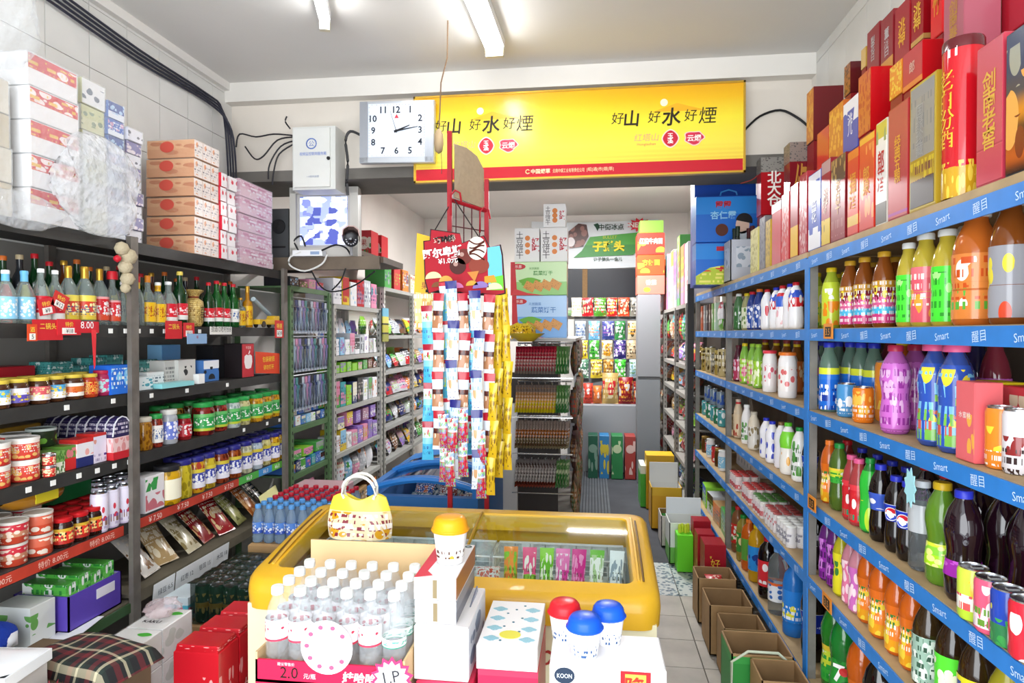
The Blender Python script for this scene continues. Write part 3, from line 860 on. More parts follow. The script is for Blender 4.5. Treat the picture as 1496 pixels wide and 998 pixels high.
# far bay of that shelf: first-aid and phone goods
bx = [
 ('white and teal carton of plasters on the jar shelf, beside the post', 197, -2.03, (.09, .13, .06), M('dfe9ea', .4), P('e4eef0', [('4aa0b0', 6, .5, .1, .9)], seed=41)),
 ('blue-green blister box above the plasters', 203, -2.16, (.08, .13, .13), teal, None),
 ('white carton with small print by the blister box', 214, -2.05, (.08, .12, .075), M('eef0f0', .4), P('eef0f0', (), words=('6a7a86', 5, .2, .8))),
 ('pale cyan flat box at the shelf edge', 233, -2.0, (.07, .24, .022), M('8fd4d8', .4), None),
 ('light blue tall carton behind the flat cyan box', 236, -2.20, (.08, .15, .20), M('7fb4dc', .4), P([(0, 'e6ecf2'), (.5, '5a9ad0')], (), seed=42)),
 ('grey carton with black round speaker print', 257, -2.06, (.08, .14, .125), M('d6d4cf', .4), P('d9d7d2', [('30302f', 4, .45, .25, .75)], seed=43)),
 ('grey carton with small print next to the speaker carton', 243, -2.08, (.08, .075, .125), M('cfcdc8', .4), P('d4d2cd', (), words=('7a7a7a', 6, .2, .8))),
 ('blue and white carton with lens print', 297, -2.04, (.09, .14, .115), M('4a78b8', .4), P([(0, '3f74b8'), (.6, 'e8ecf0')], [('22262c', 3.5, .4, .1, .7)], seed=44)),
 ('black carton with row of round marks', 312, -2.12, (.10, .16, .19), M('1d1d20', .4), None),
 ('small white carton standing alone before the lens carton', 290, -2.0, (.03, .05, .05), M('f0f0ee', .4), None),
 ('white carton behind the orange warning card', 386, -2.05, (.10, .20, .12), M('e6e6ea', .4), None),
]
for i, (lab, px, X, d, m, f) in enumerate(bx): boxthing(lab, px, X, LZ['box'], d, m, f)
r_ = boxthing('red carton with white apple outline on the jar shelf', 352, -2.02, LZ['box'], (.11, .13, .20), M('20191b', .4), M('c1303a', .4))
ap = MB().prism([(.0, -.05), (.03, -.045), (.043, -.01), (.04, .025), (.02, .035), (0, .03), (-.02, .035), (-.04, .025), (-.043, -.01), (-.03, -.045)], .001, axis='X').prism([(.0, .038), (.015, .06), (.02, .05), (.008, .036)], .001, axis='X')
obj('apple_mark', ap.mesh('apple_mark', M('f0e8e6', .5)), r_, (.0565, 0, .10))
write(r_, '平安果', (.058, 0, .175), '+X', h=.018, color='f3dcd8')
c = thing('warning_card', 'orange and red slogan card leaning on the white carton', 'card', (-2.006, yx(394, -2.0), LZ['box']), 0)
obj('body', MB().prism([(-.16, 0.02), (.13, 0.0), (.13, .13), (-.16, .15)], .003, axis='X').mesh('body', M('d9431f', .5)), c)
write(c, '包装破损', (.004, -.01, .10), '+X', h=.035, color='f8e13a', wmax=.25)
write(c, '请勿打开', (.004, -.01, .05), '+X', h=.030, color='f8e13a', wmax=.25)

# ---------------------------------------------------------------- tins and preserves
W3 = 'on the tin shelf'
redtin = P([(0, 'c8352c'), (.2, 'd8483a'), (.85, 'efe6dc')], [('f0c070', 6, .5, .1, .8), ('e8e0d8', 10, .4, .4, .8)], seed=51)
pinktin = P([(0, 'c8322c'), (.6, 'd84840')], [('f2dcb0', 6, .5, .05, .9)], seed=52)
WL = M('e9e6e0', .4)
def stack(label, n, px, X, Z, h, proto, name, cat, grp, dx=.003):
 y = yx(px, X)
 for k in range(n):
  spawn(proto, name, f'{label}, {LEVEL[k] if k < n - 1 else "top"} of its stack' if n > 1 else label, cat, (X + RND.uniform(-dx, dx), y + RND.uniform(-dx, dx), Z + k * (h + .0012)), RND.uniform(-.4, .4), grp)
stack('red food tin at the near end of the tin shelf', 2, -14, -2.06, LZ['can'], .078, tin(.078, .052, redtin, WL), 'food_tin', 'tin', 'food tins on the dark rack')
stack('red popcorn-print tin with white lid on the tin shelf', 2, 32, -2.06, LZ['can'], .078, tin(.078, .050, redtin, WL), 'food_tin', 'tin', 'food tins on the dark rack')
stack('slim red tin beside the popcorn-print tins', 2, 69, -2.02, LZ['can'], .042, tin(.042, .022, pinktin), 'food_tin', 'tin', 'food tins on the dark rack')
stack('red tin in the second rank of the tin shelf', 2, 20, -2.17, LZ['can'], .078, tin(.078, .050, pinktin, WL), 'food_tin', 'tin', 'food tins on the dark rack')
y = yx(76, -2.10)
boxthing('white and green carton under the dark green tin', 78, -2.03, LZ['can'], (.09, .04, .085), P([(0, 'e9ead9'), (.5, '7fae5a')], [('4a7a34', 7, .4, 0, 1)], seed=53))
boxthing('red and green ham carton on the tin shelf', 92, -2.025, LZ['can'], (.09, .062, .095), P([(0, 'cf2f2c'), (.5, '5f8f3a')], [('d87a80', 4, .5, .5, .9)], seed=54))
spawn(tin(.070, .050, P('22331f', [('7fc04a', 3, .45, .2, .8)], seed=55), M('c9d6d0', .3)), 'food_tin', 'dark green round tin resting on the ham carton', 'tin', (-2.13, yx(92, -2.025) + .03, LZ['can'] + .0975))
boxthing('white and navy luncheon carton beside the ham carton', 112, -2.02, LZ['can'], (.08, .083, .112), P([(0, '28306a'), (.35, 'e6e4e8'), (.85, 'c8302c')], [('e8a8a0', 4, .4, .4, .8)], seed=56))
boxthing('white luncheon carton with sliced meat print', 138, -2.02, LZ['can'], (.08, .068, .122), P([(0, 'e4dff0'), (.90, 'c8302c')], [('d89a8c', 3, .5, .3, .8), ('54408a', 8, .3, 0, .3)], seed=57))
# luncheon meat in round-shouldered packs, one behind the other
lm = P([(0, 'c2262e'), (.18, 'e8c4c4'), (.52, '2c2450')], [('d89090', 5, .5, .18, .5), ('e8e0ee', 13, .35, .6, .9)], seed=58)
prof = [(a * .82, b) for a, b in [(-.062, 0), (.062, 0), (.066, .10), (.055, .150), (.03, .172), (0, .18), (-.03, .172), (-.055, .150), (-.066, .10)]]
lmesh = MB().prism(prof, .034, axis='X', base=-.017).mesh('body', lm)
rim = MB().tube([(0, a * 1.0, b) for a, b in prof[2:]], .003, 5).mesh('rim', M('dcdce4', .4))
for i in range(8):
 X = -2.01 - i * .0395
 r_ = thing('luncheon_pack', f'round-shouldered purple luncheon pack, {ORD[i]} from the aisle', 'pack', (X, 2.474 - i * .001, LZ['can']), 0, 'luncheon packs on the tin shelf')
 obj('body', lmesh, r_); obj('rim', rim, r_, (.017, 0, 0))
y = yx(15, -2.25)
boxthing('yellow-brown carton with curved stripe behind the tins', -25, -2.22, LZ['can'], (.14, .26, .17), P('a8801f', [('5a3f14', 2.2, .35, .3, .9)], seed=59))
# far bay jars
GL = M('2f9a4a', .4); NL = M('2b2a7c', .4)
def fruit(c, c2=None, seed=0, n=9):
 return P(c, [(c2 or c, n, .5, 0, 1)], rough=.08, seed=seed, coat=.6)
glab = P([(0, 'b8c43a'), (.15, '2f9a4a'), (.8, '67b867')], [('f2f2ea', 9, .5, .3, .75)], seed=61)
blab = P([(0, 'e8e6f0'), (.3, '3f4aa8'), (.8, 'd8c440')], [('f2f2f6', 8, .45, .2, .75)], seed=62)
W4 = 'on the tin shelf'
row(W4, LZ['can'], -2.045, [
 (209, 'fruit_jar', 'jar of dark yellow plums', 'jar', jar(.150, .038, fruit('a8741a', '7a4a10', 1), M('cfc8b8', .3))),
 (226, 'fruit_jar', 'narrow jar of red beans with green lid', 'jar', jar(.155, .030, fruit('8a2f20', '5a1a14', 2), GL, lab_wht)),
 (245, 'fruit_jar', 'white-topped jar with violet flower label', 'jar', jar(.165, .040, M('c7cbd2', .1, trans=.4), M('d8d6d0', .4), P('6a7ac8', [('eceaf4', 6, .5, 0, 1)], seed=63))),
 (268, 'fruit_jar', 'small red sauce jar with green lid', 'jar', jar(.125, .036, M('8a1a1e', .1, coat=.5), GL, P('b8222e', [('eae0e0', 7, .5, .1, .9)], seed=64))),
 (296, 'fruit_jar', 'large jar of red haws with green lid', 'jar', jar(.170, .056, fruit('7a2018', '4a120e', 3), GL, glab)),
 (318, 'fruit_jar', 'jar of red haws with green lid', 'jar', jar(.165, .048, fruit('8a2a1c', '52160e', 4), GL, glab)),
 (336, 'fruit_jar', 'jar of pale lychees with green lid', 'jar', jar(.165, .050, fruit('b7c0bc', '8a9a98', 5), GL, glab)),
 (352, 'fruit_jar', 'jar of pale pears with green lid', 'jar', jar(.165, .048, fruit('c8c08a', '9a9460', 6), GL, glab)),
 (370, 'fruit_jar', 'jar of yellow peaches with green lid', 'jar', jar(.165, .052, fruit('c8921f', '9a6a14', 7), GL, glab)),
 (385, 'fruit_jar', 'jar of yellow peaches with green lid', 'jar', jar(.165, .050, fruit('c8921f', '9a6a14', 7), GL, glab)),
 (398, 'fruit_jar', 'jar of yellow peaches with green lid', 'jar', jar(.165, .044, fruit('d09a20', '9a6a14', 8), GL, glab)),
], group='fruit jars with green lids')
it = [(px, 'fruit_jar', 'jar with green lid in the second rank', 'jar', jar(.17, .050, fruit(['7a2018', 'b08a2a', '8a8a6a'][i % 3], '4a2a10', i), GL)) for i, px in enumerate((232, 254, 276, 298, 320, 342, 362, 382))]
row(W4, LZ['can'], -2.165, it, group='fruit jars with green lids')

# ---------------------------------------------------------------- red-edged shelf
W5 = 'on the red-edged shelf'
tubm = P([(0, 'b8402a'), (.35, 'c88a6a'), (.62, 'c83040')], [('ecd8c8', 7, .45, .1, .9)], seed=71, coat=.5)
tubs = P([(0, 'c84a30'), (.5, 'd86a50')], [('eee0d0', 5, .5, .1, .9)], seed=72, coat=.5)
CL = M('d2cec6', .25)
for i, (px, X, m) in enumerate(((-32, -2.055, tubm), (14, -2.055, tubm), (52, -2.055, tubs), (-10, -2.16, tubs), (36, -2.16, tubm))):
 stack(['clear-lidded nut tub at the near end of the red-edged shelf', 'clear-lidded nut tub, second along the red-edged shelf', 'salmon-coloured snack tub beside the sauce jars', 'snack tub in the second rank nearer the entrance', 'snack tub in the second rank behind the salmon tub'][i], 2, px, X, LZ['fruit'], .078, tin(.078, .047, m, CL), 'snack_tub', 'tub', 'snack tubs on the dark rack')
saucelab = P([(0, 'b02a20'), (.2, 'd83a2c'), (.8, 'c8a030')], [('f0d080', 7, .45, .2, .8), ('1a1414', 5, .3, .2, .8)], seed=73)
for rk, X in ((0, -2.03), (1, -2.11), (2, -2.19)):
 it = [(px, 'sauce_jar', 'black sauce jar with red lid' + ['', ' in second rank', ' in third rank'][rk], 'jar', jar(.112, .036, M('2a120c', .08, coat=.6), M('c21c22', .4), saucelab)) for px in ((97, 112, 126) if rk == 0 else (88, 104, 119))]
 row(W5, LZ['fruit'], X, it, group='red-lidded sauce jars')
cong = P([(0, 'c9bcd8'), (.05, 'dcd6e6'), (.92, 'd4cfdf')], [('c83a4a', 4, .40, .3, .75), ('7a5a98', 6, .35, .1, .4), ('8a6a5a', 6, .35, .1, .35)], seed=74)
def tall_can(art): return can(.165, .033, art)
for rk, X in ((0, -2.03), (1, -2.105), (2, -2.18)):
 it = [(px, 'porridge_can', 'pale lilac porridge can' + ['', ' in second rank', ' in third rank'][rk], 'can', tall_can(cong)) for px in ((147, 160, 172) if rk != 1 else (147, 161, 175))]
 row(W5, LZ['fruit'], X, it, group='lilac porridge cans')
bread = thing('bread_pack', 'loaf-shaped yellow-brown pack with yellow label above the sauce jars', 'bread', (-2.12, yx(50, -2.1), LZ['fruit'] + .161))
obj('body', MB().grid(lambda u, v: (.07 * math.cos(2 * math.pi * u) * (1 - abs(2 * v - 1) ** 4 * .8), (v - .5) * .26, .045 + .045 * math.sin(2 * math.pi * u) * (1 - abs(2 * v - 1) ** 4 * .8)), 14, 10).mesh('body', M('a8711c', .3, coat=.4)), bread)
obj('label', MB().box((.068, 0, .05), (.004, .10, .05)).mesh('label', M('d8c82a', .4)), bread)
boxthing('dark green carton standing behind the sauce jars', 60, -2.25, LZ['fruit'], (.10, .24, .157), M('1f4a2a', .4))
bread2 = spawn(carton(.08, .2, .09, M('1e6a38', .3)), 'snack_pack', 'green pack lying on the rear sauce jars', 'pack', (-2.23, yx(92, -2.23), LZ['fruit'] + .1155))
boxthing('white carton with pink and green porridge print by the post', 208, -2.01, LZ['fruit'], (.10, .13, .165), M('e4e2e4', .4), P([(0, 'e8e4e6')], [('c8707a', 3, .45, .05, .5), ('3a9a4a', 4, .4, .6, .95)], seed=75))
row(W5, LZ['fruit'], -2.045, [
 (240, 'fruit_jar', 'big-bellied jar of yellow peaches with white tag', 'jar', jar(.185, .062, fruit('c89a14', '8a6a0c', 11, 5), M('2a2a2e', .4), P('f0ead0', (), seed=3))),
 (264, 'fruit_jar', 'tall jar of pale yellow pears with blue lid', 'jar', jar(.19, .050, fruit('c8b42a', '9a8a1a', 12, 6), NL)),
 (284, 'fruit_jar', 'jar of mixed yellow fruit with blue lid', 'jar', jar(.185, .048, fruit('c8921a', 'a8402a', 13, 6), NL, blab)),
 (300, 'fruit_jar', 'jar of golden fruit with blue lid and label', 'jar', jar(.185, .048, fruit('c8b030', '9a7a1a', 14, 7), NL, blab)),
 (320, 'fruit_jar', 'jar of brown-red haws with blue lid', 'jar', jar(.185, .050, fruit('8a3a1a', '5a200e', 15, 7), NL, blab)),
 (338, 'fruit_jar', 'jar of orange haws with blue lid', 'jar', jar(.185, .048, fruit('9a4a1a', '6a2a0e', 16, 7), NL, blab)),
 (355, 'fruit_jar', 'jar of pale lychees with blue lid', 'jar', jar(.185, .048, fruit('c8c4a0', '9a9a80', 17, 7), NL, blab)),
 (370, 'fruit_jar', 'jar of cloudy white fruit with blue lid', 'jar', jar(.185, .048, fruit('b4c0c8', '8a9aa8', 18, 7), NL, blab)),
 (384, 'fruit_jar', 'jar of pale pears with blue lid', 'jar', jar(.185, .046, fruit('c8c080', '9a9450', 19, 7), NL, blab)),
 (396, 'fruit_jar', 'jar of yellow peaches with blue lid', 'jar', jar(.185, .046, fruit('d0a020', '9a6a14', 20, 7), NL, blab)),
 (408, 'fruit_jar', 'jar of yellow peaches with blue lid', 'jar', jar(.185, .044, fruit('d0a020', '9a6a14', 20, 7), NL, blab)),
], group='fruit jars with blue lids')
it = [(px, 'fruit_jar', 'jar with blue lid in the second rank', 'jar', jar(.185, .046, fruit(['b8921a', '8a3a1a', 'a8a480'][i % 3], '6a4a10', i + 30, 7), NL)) for i, px in enumerate((250, 268, 286, 304, 322, 338, 353, 367, 380))]
row(W5, LZ['fruit'], -2.155, it, group='fruit jars with blue lids')

# ---------------------------------------------------------------- lowest shelf
low0, low1 = .53, LZ['low']
b_ = thing('purple_carton', 'purple open carton of wet-wipe packs on the lowest shelf', 'box', (-2.14, 2.37, low0 + .001), 0)
pur = M('5f48b4', .45, vary=.1, bscale=6)
for pn, me in [(q[0], q[1]) for q in open_box(.24, .28, .14, pur, M('8f86a8', .6))]: obj(pn, me, b_)
obj('round_print', MB().lathe([(.040, 0), (.046, .0008)], 24).mesh('round_print', M('c8c0e8', .5)), b_, (-.04, -.1402, .07), (math.pi / 2, 0, 0))
write(b_, '湿巾', (-.04, -.142, .07), '-Y', h=.03, color='5f48b4')
obj('white_patch', MB().box((.1205, .05, .095), (.001, .10, .04)).mesh('white_patch', M('e8e6f2', .5)), b_)
gw = P([(0, 'e6eae8'), (.45, '6fca5a'), (.8, '58b848')], [('f0f4f0', 5, .5, .2, 1), ('2f8a3a', 7, .3, .5, 1)], seed=81, coat=.3)
for i in range(4):
 spawn(carton(.19, .06, .17, gw), 'wipe_pack', f'green and white wipe pack in the purple carton, {ORD[i]} from its near end', 'pack', (-2.14, 2.37 - .096 + i * .064, low0 + .010 + .014 * (i % 2)), 0, 'wipe packs in the purple carton')
spawn(carton(.16, .11, .15, P('e6eae6', [('6fae5a', 4, .4, .3, .8)], seed=82)), 'tissue_pack', 'white tissue pack between the blue plush and the purple carton', 'tissue', (-2.14, 2.155, low0 + .001))
pl = thing('plush_toy', 'royal blue plush toy with white patch lying on the lowest shelf', 'toy', (-2.10, 1.945, low0 + .006))
blue_fur = M('1c3fae', .9, bump=.5, bscale=160)
obj('body', MB().grid(lambda u, v: (.075 * math.sin(math.pi * v) ** .7 * math.cos(2 * math.pi * u), -.14 + .28 * v, .078 + .075 * math.sin(math.pi * v) ** .7 * math.sin(2 * math.pi * u)), 18, 12).mesh('body', blue_fur), pl)
obj('nose', MB().lathe([(.001, -.014), (.012, -.008), (.015, 0), (.012, .009), (.001, .014)], 10).mesh('nose', M('d8cdb8', .7)), pl, (.01, -.145, .06))
obj('white_patch', MB().grid(lambda u, v: (.060 + .017 * math.sin(math.pi * u) * math.sin(math.pi * v), .035 + .07 * (u - .3), .05 + .05 * v), 6, 6).mesh('white_patch', M('e8eaf0', .8)), pl)
pp = thing('paper_sheet', 'white paper sheet lying at the edge of the lowest shelf', 'paper', (-2.02, yx(108, -2.0), low0 + .001))
obj('body', MB().box((0, 0, .001), (.10, .26, .002), rot=(0, 0, .2)).mesh('body', M('e8eaee', .6)), pp)
# bags of dried goods leaning on the lowest shelf of the far bay
dried = [
 ('white and brown bag of dried fungus', 'd8d4cc', '8a6a4a'), ('tan bag of dried mushrooms', 'b89a6a', 'e8dcc0'), ('silver-edged bag of pale fungus', 'c8bfa0', '8a7a50'), ('brown bag of wood-ear', '4a3424', '8a6a4a'), ('dark red bag of jujubes', '8a1c20', 'c8a070'), ('crimson bag of dried dates', '9a2024', 'e0c090'), ('olive bag of dried greens', '8a8a4a', 'c8c48a'), ('pale green bag of lily buds', 'a8a868', '70703a'), ('orange bag of goji', 'b0602a', 'e0a870'), ('black bag of seaweed', '2a2622', '6a5a4a'), ('grey bag of kelp', '6a665e', '9a968a')]
for i, (d, c1, c2) in enumerate(dried[:3] + dried[4:6] + dried[7:10]):
 px = (224, 252, 281, 308, 333, 355, 376, 395)[i]
 X = -2.07
 pr = bag(.135, .24, .04, P(c1, [(c2, 6, .5, .1, .8), ('efe6d4', 11, .3, .5, .9)], seed=90 + i, rough=.25, coat=.4))
 spawn(pr, 'food_bag', f'{d} leaning on the lowest shelf', 'bag', (X - (.02 if i % 2 else 0), yx(px, X), low1 + .012), (-.75, 0, math.pi / 2 + RND.uniform(-.2, .2)), 'bags of dried goods on the lowest shelf')
pc = thing('paper_card', 'pale yellow blank card leaning over the dried goods', 'card', (-1.99, yx(394, -2.0), low1 + .001))
obj('body', MB().box((0, 0, .085), (.003, .22, .165), rot=(0.1, -.35, 0)).mesh('body', M('e6e2a0', .6)), pc)
# ---------------------------------------------------------------- tissue packs piled on top of the dark rack
TZ = LZ['top']
def pile(desc, name, cat, px0, px1, Xf, depth, n, h, mats, grp, z0=0.0, dyn=1, cols=1, wrap=True, face=None, wtxt=None, wcol='e03a3a'):
 """n packs high; aisle faces between px0 (near) and px1 (far); built as plump wrapped packs"""
 ya, yb = yx(px0, Xf), yx(px1, Xf)
 w = (yb - ya) / cols
 for c in range(cols):
  for k in range(n):
   m = mats[(k + c) % len(mats)]
   lv = f'{LEVEL[k]} from the bottom' if 0 < k < n - 1 else ('lowest' if k == 0 else 'topmost')
   cl = '' if cols == 1 else f', {ORD[c]} column'
   r = spawn(carton(depth, w - .004, h - .003, m, face and face[(k + c) % len(face)], '+X'), name, f'{desc}, {lv}{cl}', cat, (Xf - depth / 2 + RND.uniform(-.006, .006), ya + w * (c + .5), TZ + z0 + k * h + .001), RND.uniform(-.012, .012), grp)
   if wrap: obj('wrap', MB().box((0, 0, h / 2), (depth + .006, w + .000, h - .0006)).mesh('wrap', film()), r)
   if wtxt: write(r, wtxt, (depth / 2 + .0042, 0, h * .5), '+X', h=h * .34, color=wcol, wmax=w * .7)
white_roll = M('f1efef', .6)
redface = [P([(0, 'ece9ea'), (.52, 'd2202e'), (.98, 'ece9ea')], [('f4e4e2', 5, .45, .55, .95), ('e8b84a', 7, .3, .55, .9)], seed=101 + i, rough=.3) for i in range(2)]
pile('big white toilet-roll pack with red printed band', 'tissue_pack', 'tissue', 46, 118, -2.0, .30, 5, .122, [white_roll], 'white packs with red band', face=redface)
pile('beige kraft tissue pack at the entrance end', 'tissue_pack', 'tissue', -40, 18, -2.03, .26, 4, .12, [M('c9bda4', .5, vary=.1), M('d6cfc0', .5)], 'beige packs')
cream = [P([(0, 'd9d8b4'), (.5, 'cfd0a0')], [('8a9a80', 5, .3, .2, .8)], seed=105), P([(0, 'e9e9ea')], [('6a7484', 5, .28, .2, .8)], seed=106)]
pile('grey-white and cream tissue carton behind the red-banded packs', 'tissue_pack', 'tissue', 122, 157, -2.04, .24, 6, .105, [M('e6e4dc', .5), M('dcdaa8', .5)], 'cream tissue cartons', face=cream)
blue = [P([(0, 'e4e8f0'), (.3, '2a5fb8')], [('c890b4', 4, .4, .4, 1), ('f0f2f6', 8, .3, .3, .9)], seed=107), P([(0, 'dfe4ee'), (.4, '1f4a9a')], [('a8c8e8', 5, .4, .3, 1)], seed=108)]
pile('blue tissue pack with flower print', 'tissue_pack', 'tissue', 160, 184, -2.03, .20, 8, .073, [M('2f62b4', .4)], 'blue tissue packs', face=blue, cols=1)
pile('white and violet tissue carton beside the blue packs', 'tissue_pack', 'tissue', 187, 209, -2.03, .20, 9, .056, [M('e6e4ee', .45), M('5a4a8a', .45)], 'white and violet tissue cartons', face=[P([(0, 'e8e6ee')], [('3a3a4a', 4, .25, .3, .8)], seed=109), P([(0, '6a5aa0')], [('e8d8e0', 5, .5, 0, 1)], seed=110)])
orange = P([(0, 'd89a6a'), (.5, 'e0a878')], [('c87a4a', 4, .3, .1, .9)], seed=111, rough=.35)
whiteo = P([(0, 'eee6e2')], [('e8a070', 4, .3, .1, .9), ('6a6a78', 8, .22, .25, .8)], seed=112, rough=.35)
ya = yx(287, -2.0)
for k in range(6):
 lv = ['lowest', 'second', 'third', 'fourth', 'fifth', 'topmost'][k]
 r = thing('tissue_pack', f'orange-wrapped bundle of three tissue boxes, {lv} of its pile', 'tissue', (-2.135, yx(287, -2.0) + .107, TZ + .001 + k * .098), RND.uniform(-.015, .015), 'orange tissue bundles')
 for j in range(3):
  o = obj('tissue_box', carton(.262, .069, .090, orange, whiteo, '+X')[0][1], r, (0, (j - 1) * .0702, 0))
  obj('front_panel', carton(.262, .069, .090, orange, whiteo, '+X')[1][1], o)
 obj('wrap', MB().box((0, 0, .0465), (.268, .212, .0945)).mesh('wrap', film('f6e8dc', .15)), r)
 obj('oval_print', MB().lathe([(.028, 0), (.028, .0006)], 20).mesh('oval_print', M('d8584a', .5)), r, (-.02, -.1066, .055), (math.pi / 2, 0, 0), (1.4, 1, 1))
redw = P([(0, 'efe9ea')], [('d83848', 4.2, .35, .2, .8)], seed=113)
pile('red-edged white tissue box before the pink bundles', 'tissue_pack', 'tissue', 323, 332, -1.99, .22, 6, .078, [M('d02038', .4)], 'red-edged tissue boxes', face=[redw], wrap=False)
pile('white tissue box between red-edged and pink packs', 'tissue_pack', 'tissue', 334, 346, -2.0, .20, 6, .078, [M('ece8ea', .4)], 'red-edged tissue boxes', face=[redw], wrap=False)
pink = P([(0, 'e8bccb'), (.5, 'e2a8bf')], [('c86a90', 4.5, .42, .1, .9), ('f4e6ee', 6, .4, .1, .9)], seed=114, rough=.3)
pile('pink flower-printed tissue bundle at the far end', 'tissue_pack', 'tissue', 350, 398, -2.02, .26, 5, .098, [pink], 'pink tissue bundles', face=[pink])
# loose clear plastic sagging over the packs
def crumpled(name, label, cat, loc, w, d, h, cover=.35, seed=0, tint='f2f5f8', parts=()):
 r = thing(name, label, cat, loc)
 rr = random.Random(seed)
 ph = [rr.uniform(0, 6) for _ in range(6)]
 def f(u, v):
  a = 2 * math.pi * u; b = math.pi * v
  k = 1 + .13 * math.sin(3 * a + ph[0] + 4 * b) + .10 * math.sin(7 * a + ph[1]) * math.sin(5 * b + ph[2]) + .06 * math.sin(13 * a + 9 * b + ph[3])
  return (w / 2 * k * math.sin(b) ** .8 * math.cos(a), d / 2 * k * math.sin(b) ** .8 * math.sin(a), h / 2 - h / 2 * math.cos(b))
 obj('body', MB().grid(f, 28, 16).mesh('body', film(tint, cover, .08)), r)
 return r
r = crumpled('plastic_bag', 'crumpled clear plastic bag hanging over the rack edge before the tissue piles', 'bag', (-1.965, yx(150, -1.96), 2.09), .10, .42, .40, .36, 3)
crumpled('plastic_bag', 'clear plastic sheet bunched below the lowest red-banded pack', 'bag', (-1.955, yx(36, -1.95), 2.06), .07, .30, .13, .26, 5)
crumpled('plastic_bag', 'clear plastic bag bulging at the entrance end of the tissue piles', 'bag', (-2.0, yx(-8, -2.0) + .0, 2.60), .22, .3, .42, .22, 8)
# lump of old rope knotted on the pillar post
k = thing('rag_knot', 'beige knotted rag hanging on the rack post below the tissue piles', 'rag', G(183, 390, X=-1.965))
rag = M('b5a88c', .9, bump=.6, bscale=80)
mb = MB()
for (dy, dz, r) in ((-.02, .075, .030), (.015, .045, .038), (.0, .0, .030), (.012, -.05, .030), (0, -.09, .022)):
 mb.lathe([(.001, dz - r), (r * .7, dz - r * .7), (r, dz), (r * .7, dz + r * .7), (.001, dz + r)], 9, (0, dy, 0), cap=False)
obj('body', mb.mesh('body', rag), k)
obj('red_bead', MB().lathe([(.001, -.016), (.013, -.008), (.016, 0), (.013, .008), (.001, .016)], 9).mesh('red_bead', M('c22030', .4)), k, (.0, -.045, .03))
# ---------------------------------------------------------------- drinks on the blue-edged rack
def fr(c, blots=(), seed=0, bands=None): return P(bands or c, blots, rough=.18, seed=seed, coat=.4)
YC = M('e2c51e', .35); GC = M('c99a2a', .35); BC = M('2a35b8', .35); PC = M('d8588a', .35); GRC = M('1f8a3a', .35); OC = M('e0762a', .35)
lemon = liquid('b9c93a'); teaL = liquid('8a4a1a', .25); juiceY = liquid('d8c244'); juiceO = liquid('d2702a', .3); cola = M('120a0a', .06, coat=.8)
l_lemon = fr('c8d84a', [('eef0d8', 4, .4, .55, .85), ('5aa83a', 5, .45, 0, .6), ('e8d83a', 4, .4, .1, .6)], 201)
l_orange = fr('c2d23a', [('f0f0e0', 4, .5, .6, .85), ('e88a1e', 3.2, .6, 0, .55)], 202)
l_tea = fr('x', [('e8d23a', 5, .4, .5, .9), ('f0f0f0', 9, .3, 0, 1), ('6a1f2a', 7, .25, .55, .9)], 203, [(0, 'c83a7a'), (.22, '4ab0d8'), (.38, 'd0588a'), (.62, '8a2a3a'), (.8, 'b8862a')])
l_pink = fr('x', [('e8a03a', 3, .45, .1, .6), ('f4e8e0', 7, .25, .3, .9)], 204, [(0, 'e05a6a'), (.8, 'e8707a')])
l_neon = fr('4ae03a', [('a8f08a', 4, .4, .1, .9), ('2a9a2a', 6, .3, .1, .9)], 205)
l_big = fr('d8803a', [('f2e6d8', 4.5, .38, .2, .95), ('c8501e', 6, .3, .3, .95), ('5aa83a', 6, .25, .1, .5)], 206)
R1 = 'on the tea shelf'
def btl(px, d, proto, name='drink_bottle', cat='bottle'): return (px, name, d, cat, proto)
big_orange = bottle('tea', .285, .050, juiceO, WCAP, l_big, cap_r=.030, cap_h=.085)
teab = bottle('tea', .245, .033, teaL, GC, l_tea, cap_r=.019)
RF = .925
row(R1, RZ['tea'], RF, [
 btl(1193, 'lime-green lemon juice bottle with yellow cap', bottle('tea', .235, .033, lemon, YC, l_lemon, zone=(.05, .74))),
 btl(1214, 'juice bottle with orange-slice print and yellow cap', bottle('tea', .240, .034, lemon, YC, l_orange, zone=(.05, .74))),
 btl(1243, 'pink and blue iced-tea bottle with gold cap', teab), btl(1262, 'pink and blue iced-tea bottle with gold cap', teab), btl(1292, 'pink and blue iced-tea bottle with gold cap', teab),
 btl(1328, 'neon green bottle hidden behind the peach one', bottle('tea', .25, .032, juiceY, WCAP, l_neon)),
 btl(1350, 'peach drink bottle with pink sleeve and white cap', bottle('tea', .265, .036, juiceY, WCAP, l_pink, zone=(.04, .62), cap_r=.022)),
 btl(1382, 'neon green sleeved bottle with white cap', bottle('tea', .258, .036, juiceY, WCAP, l_neon, zone=(.04, .60), cap_r=.022)),
 btl(1425, 'large orange carrot-juice bottle with white cap', big_orange),
 btl(1474, 'dark fruit-print bottle with white cap', bottle('tea', .29, .040, teaL, WCAP, fr('9a9aa0', [('d84a2a', 4, .5, 0, .4), ('e8d83a', 4, .4, .4, .9)], 207), cap_r=.024)),
], group='bottles on the tea shelf')
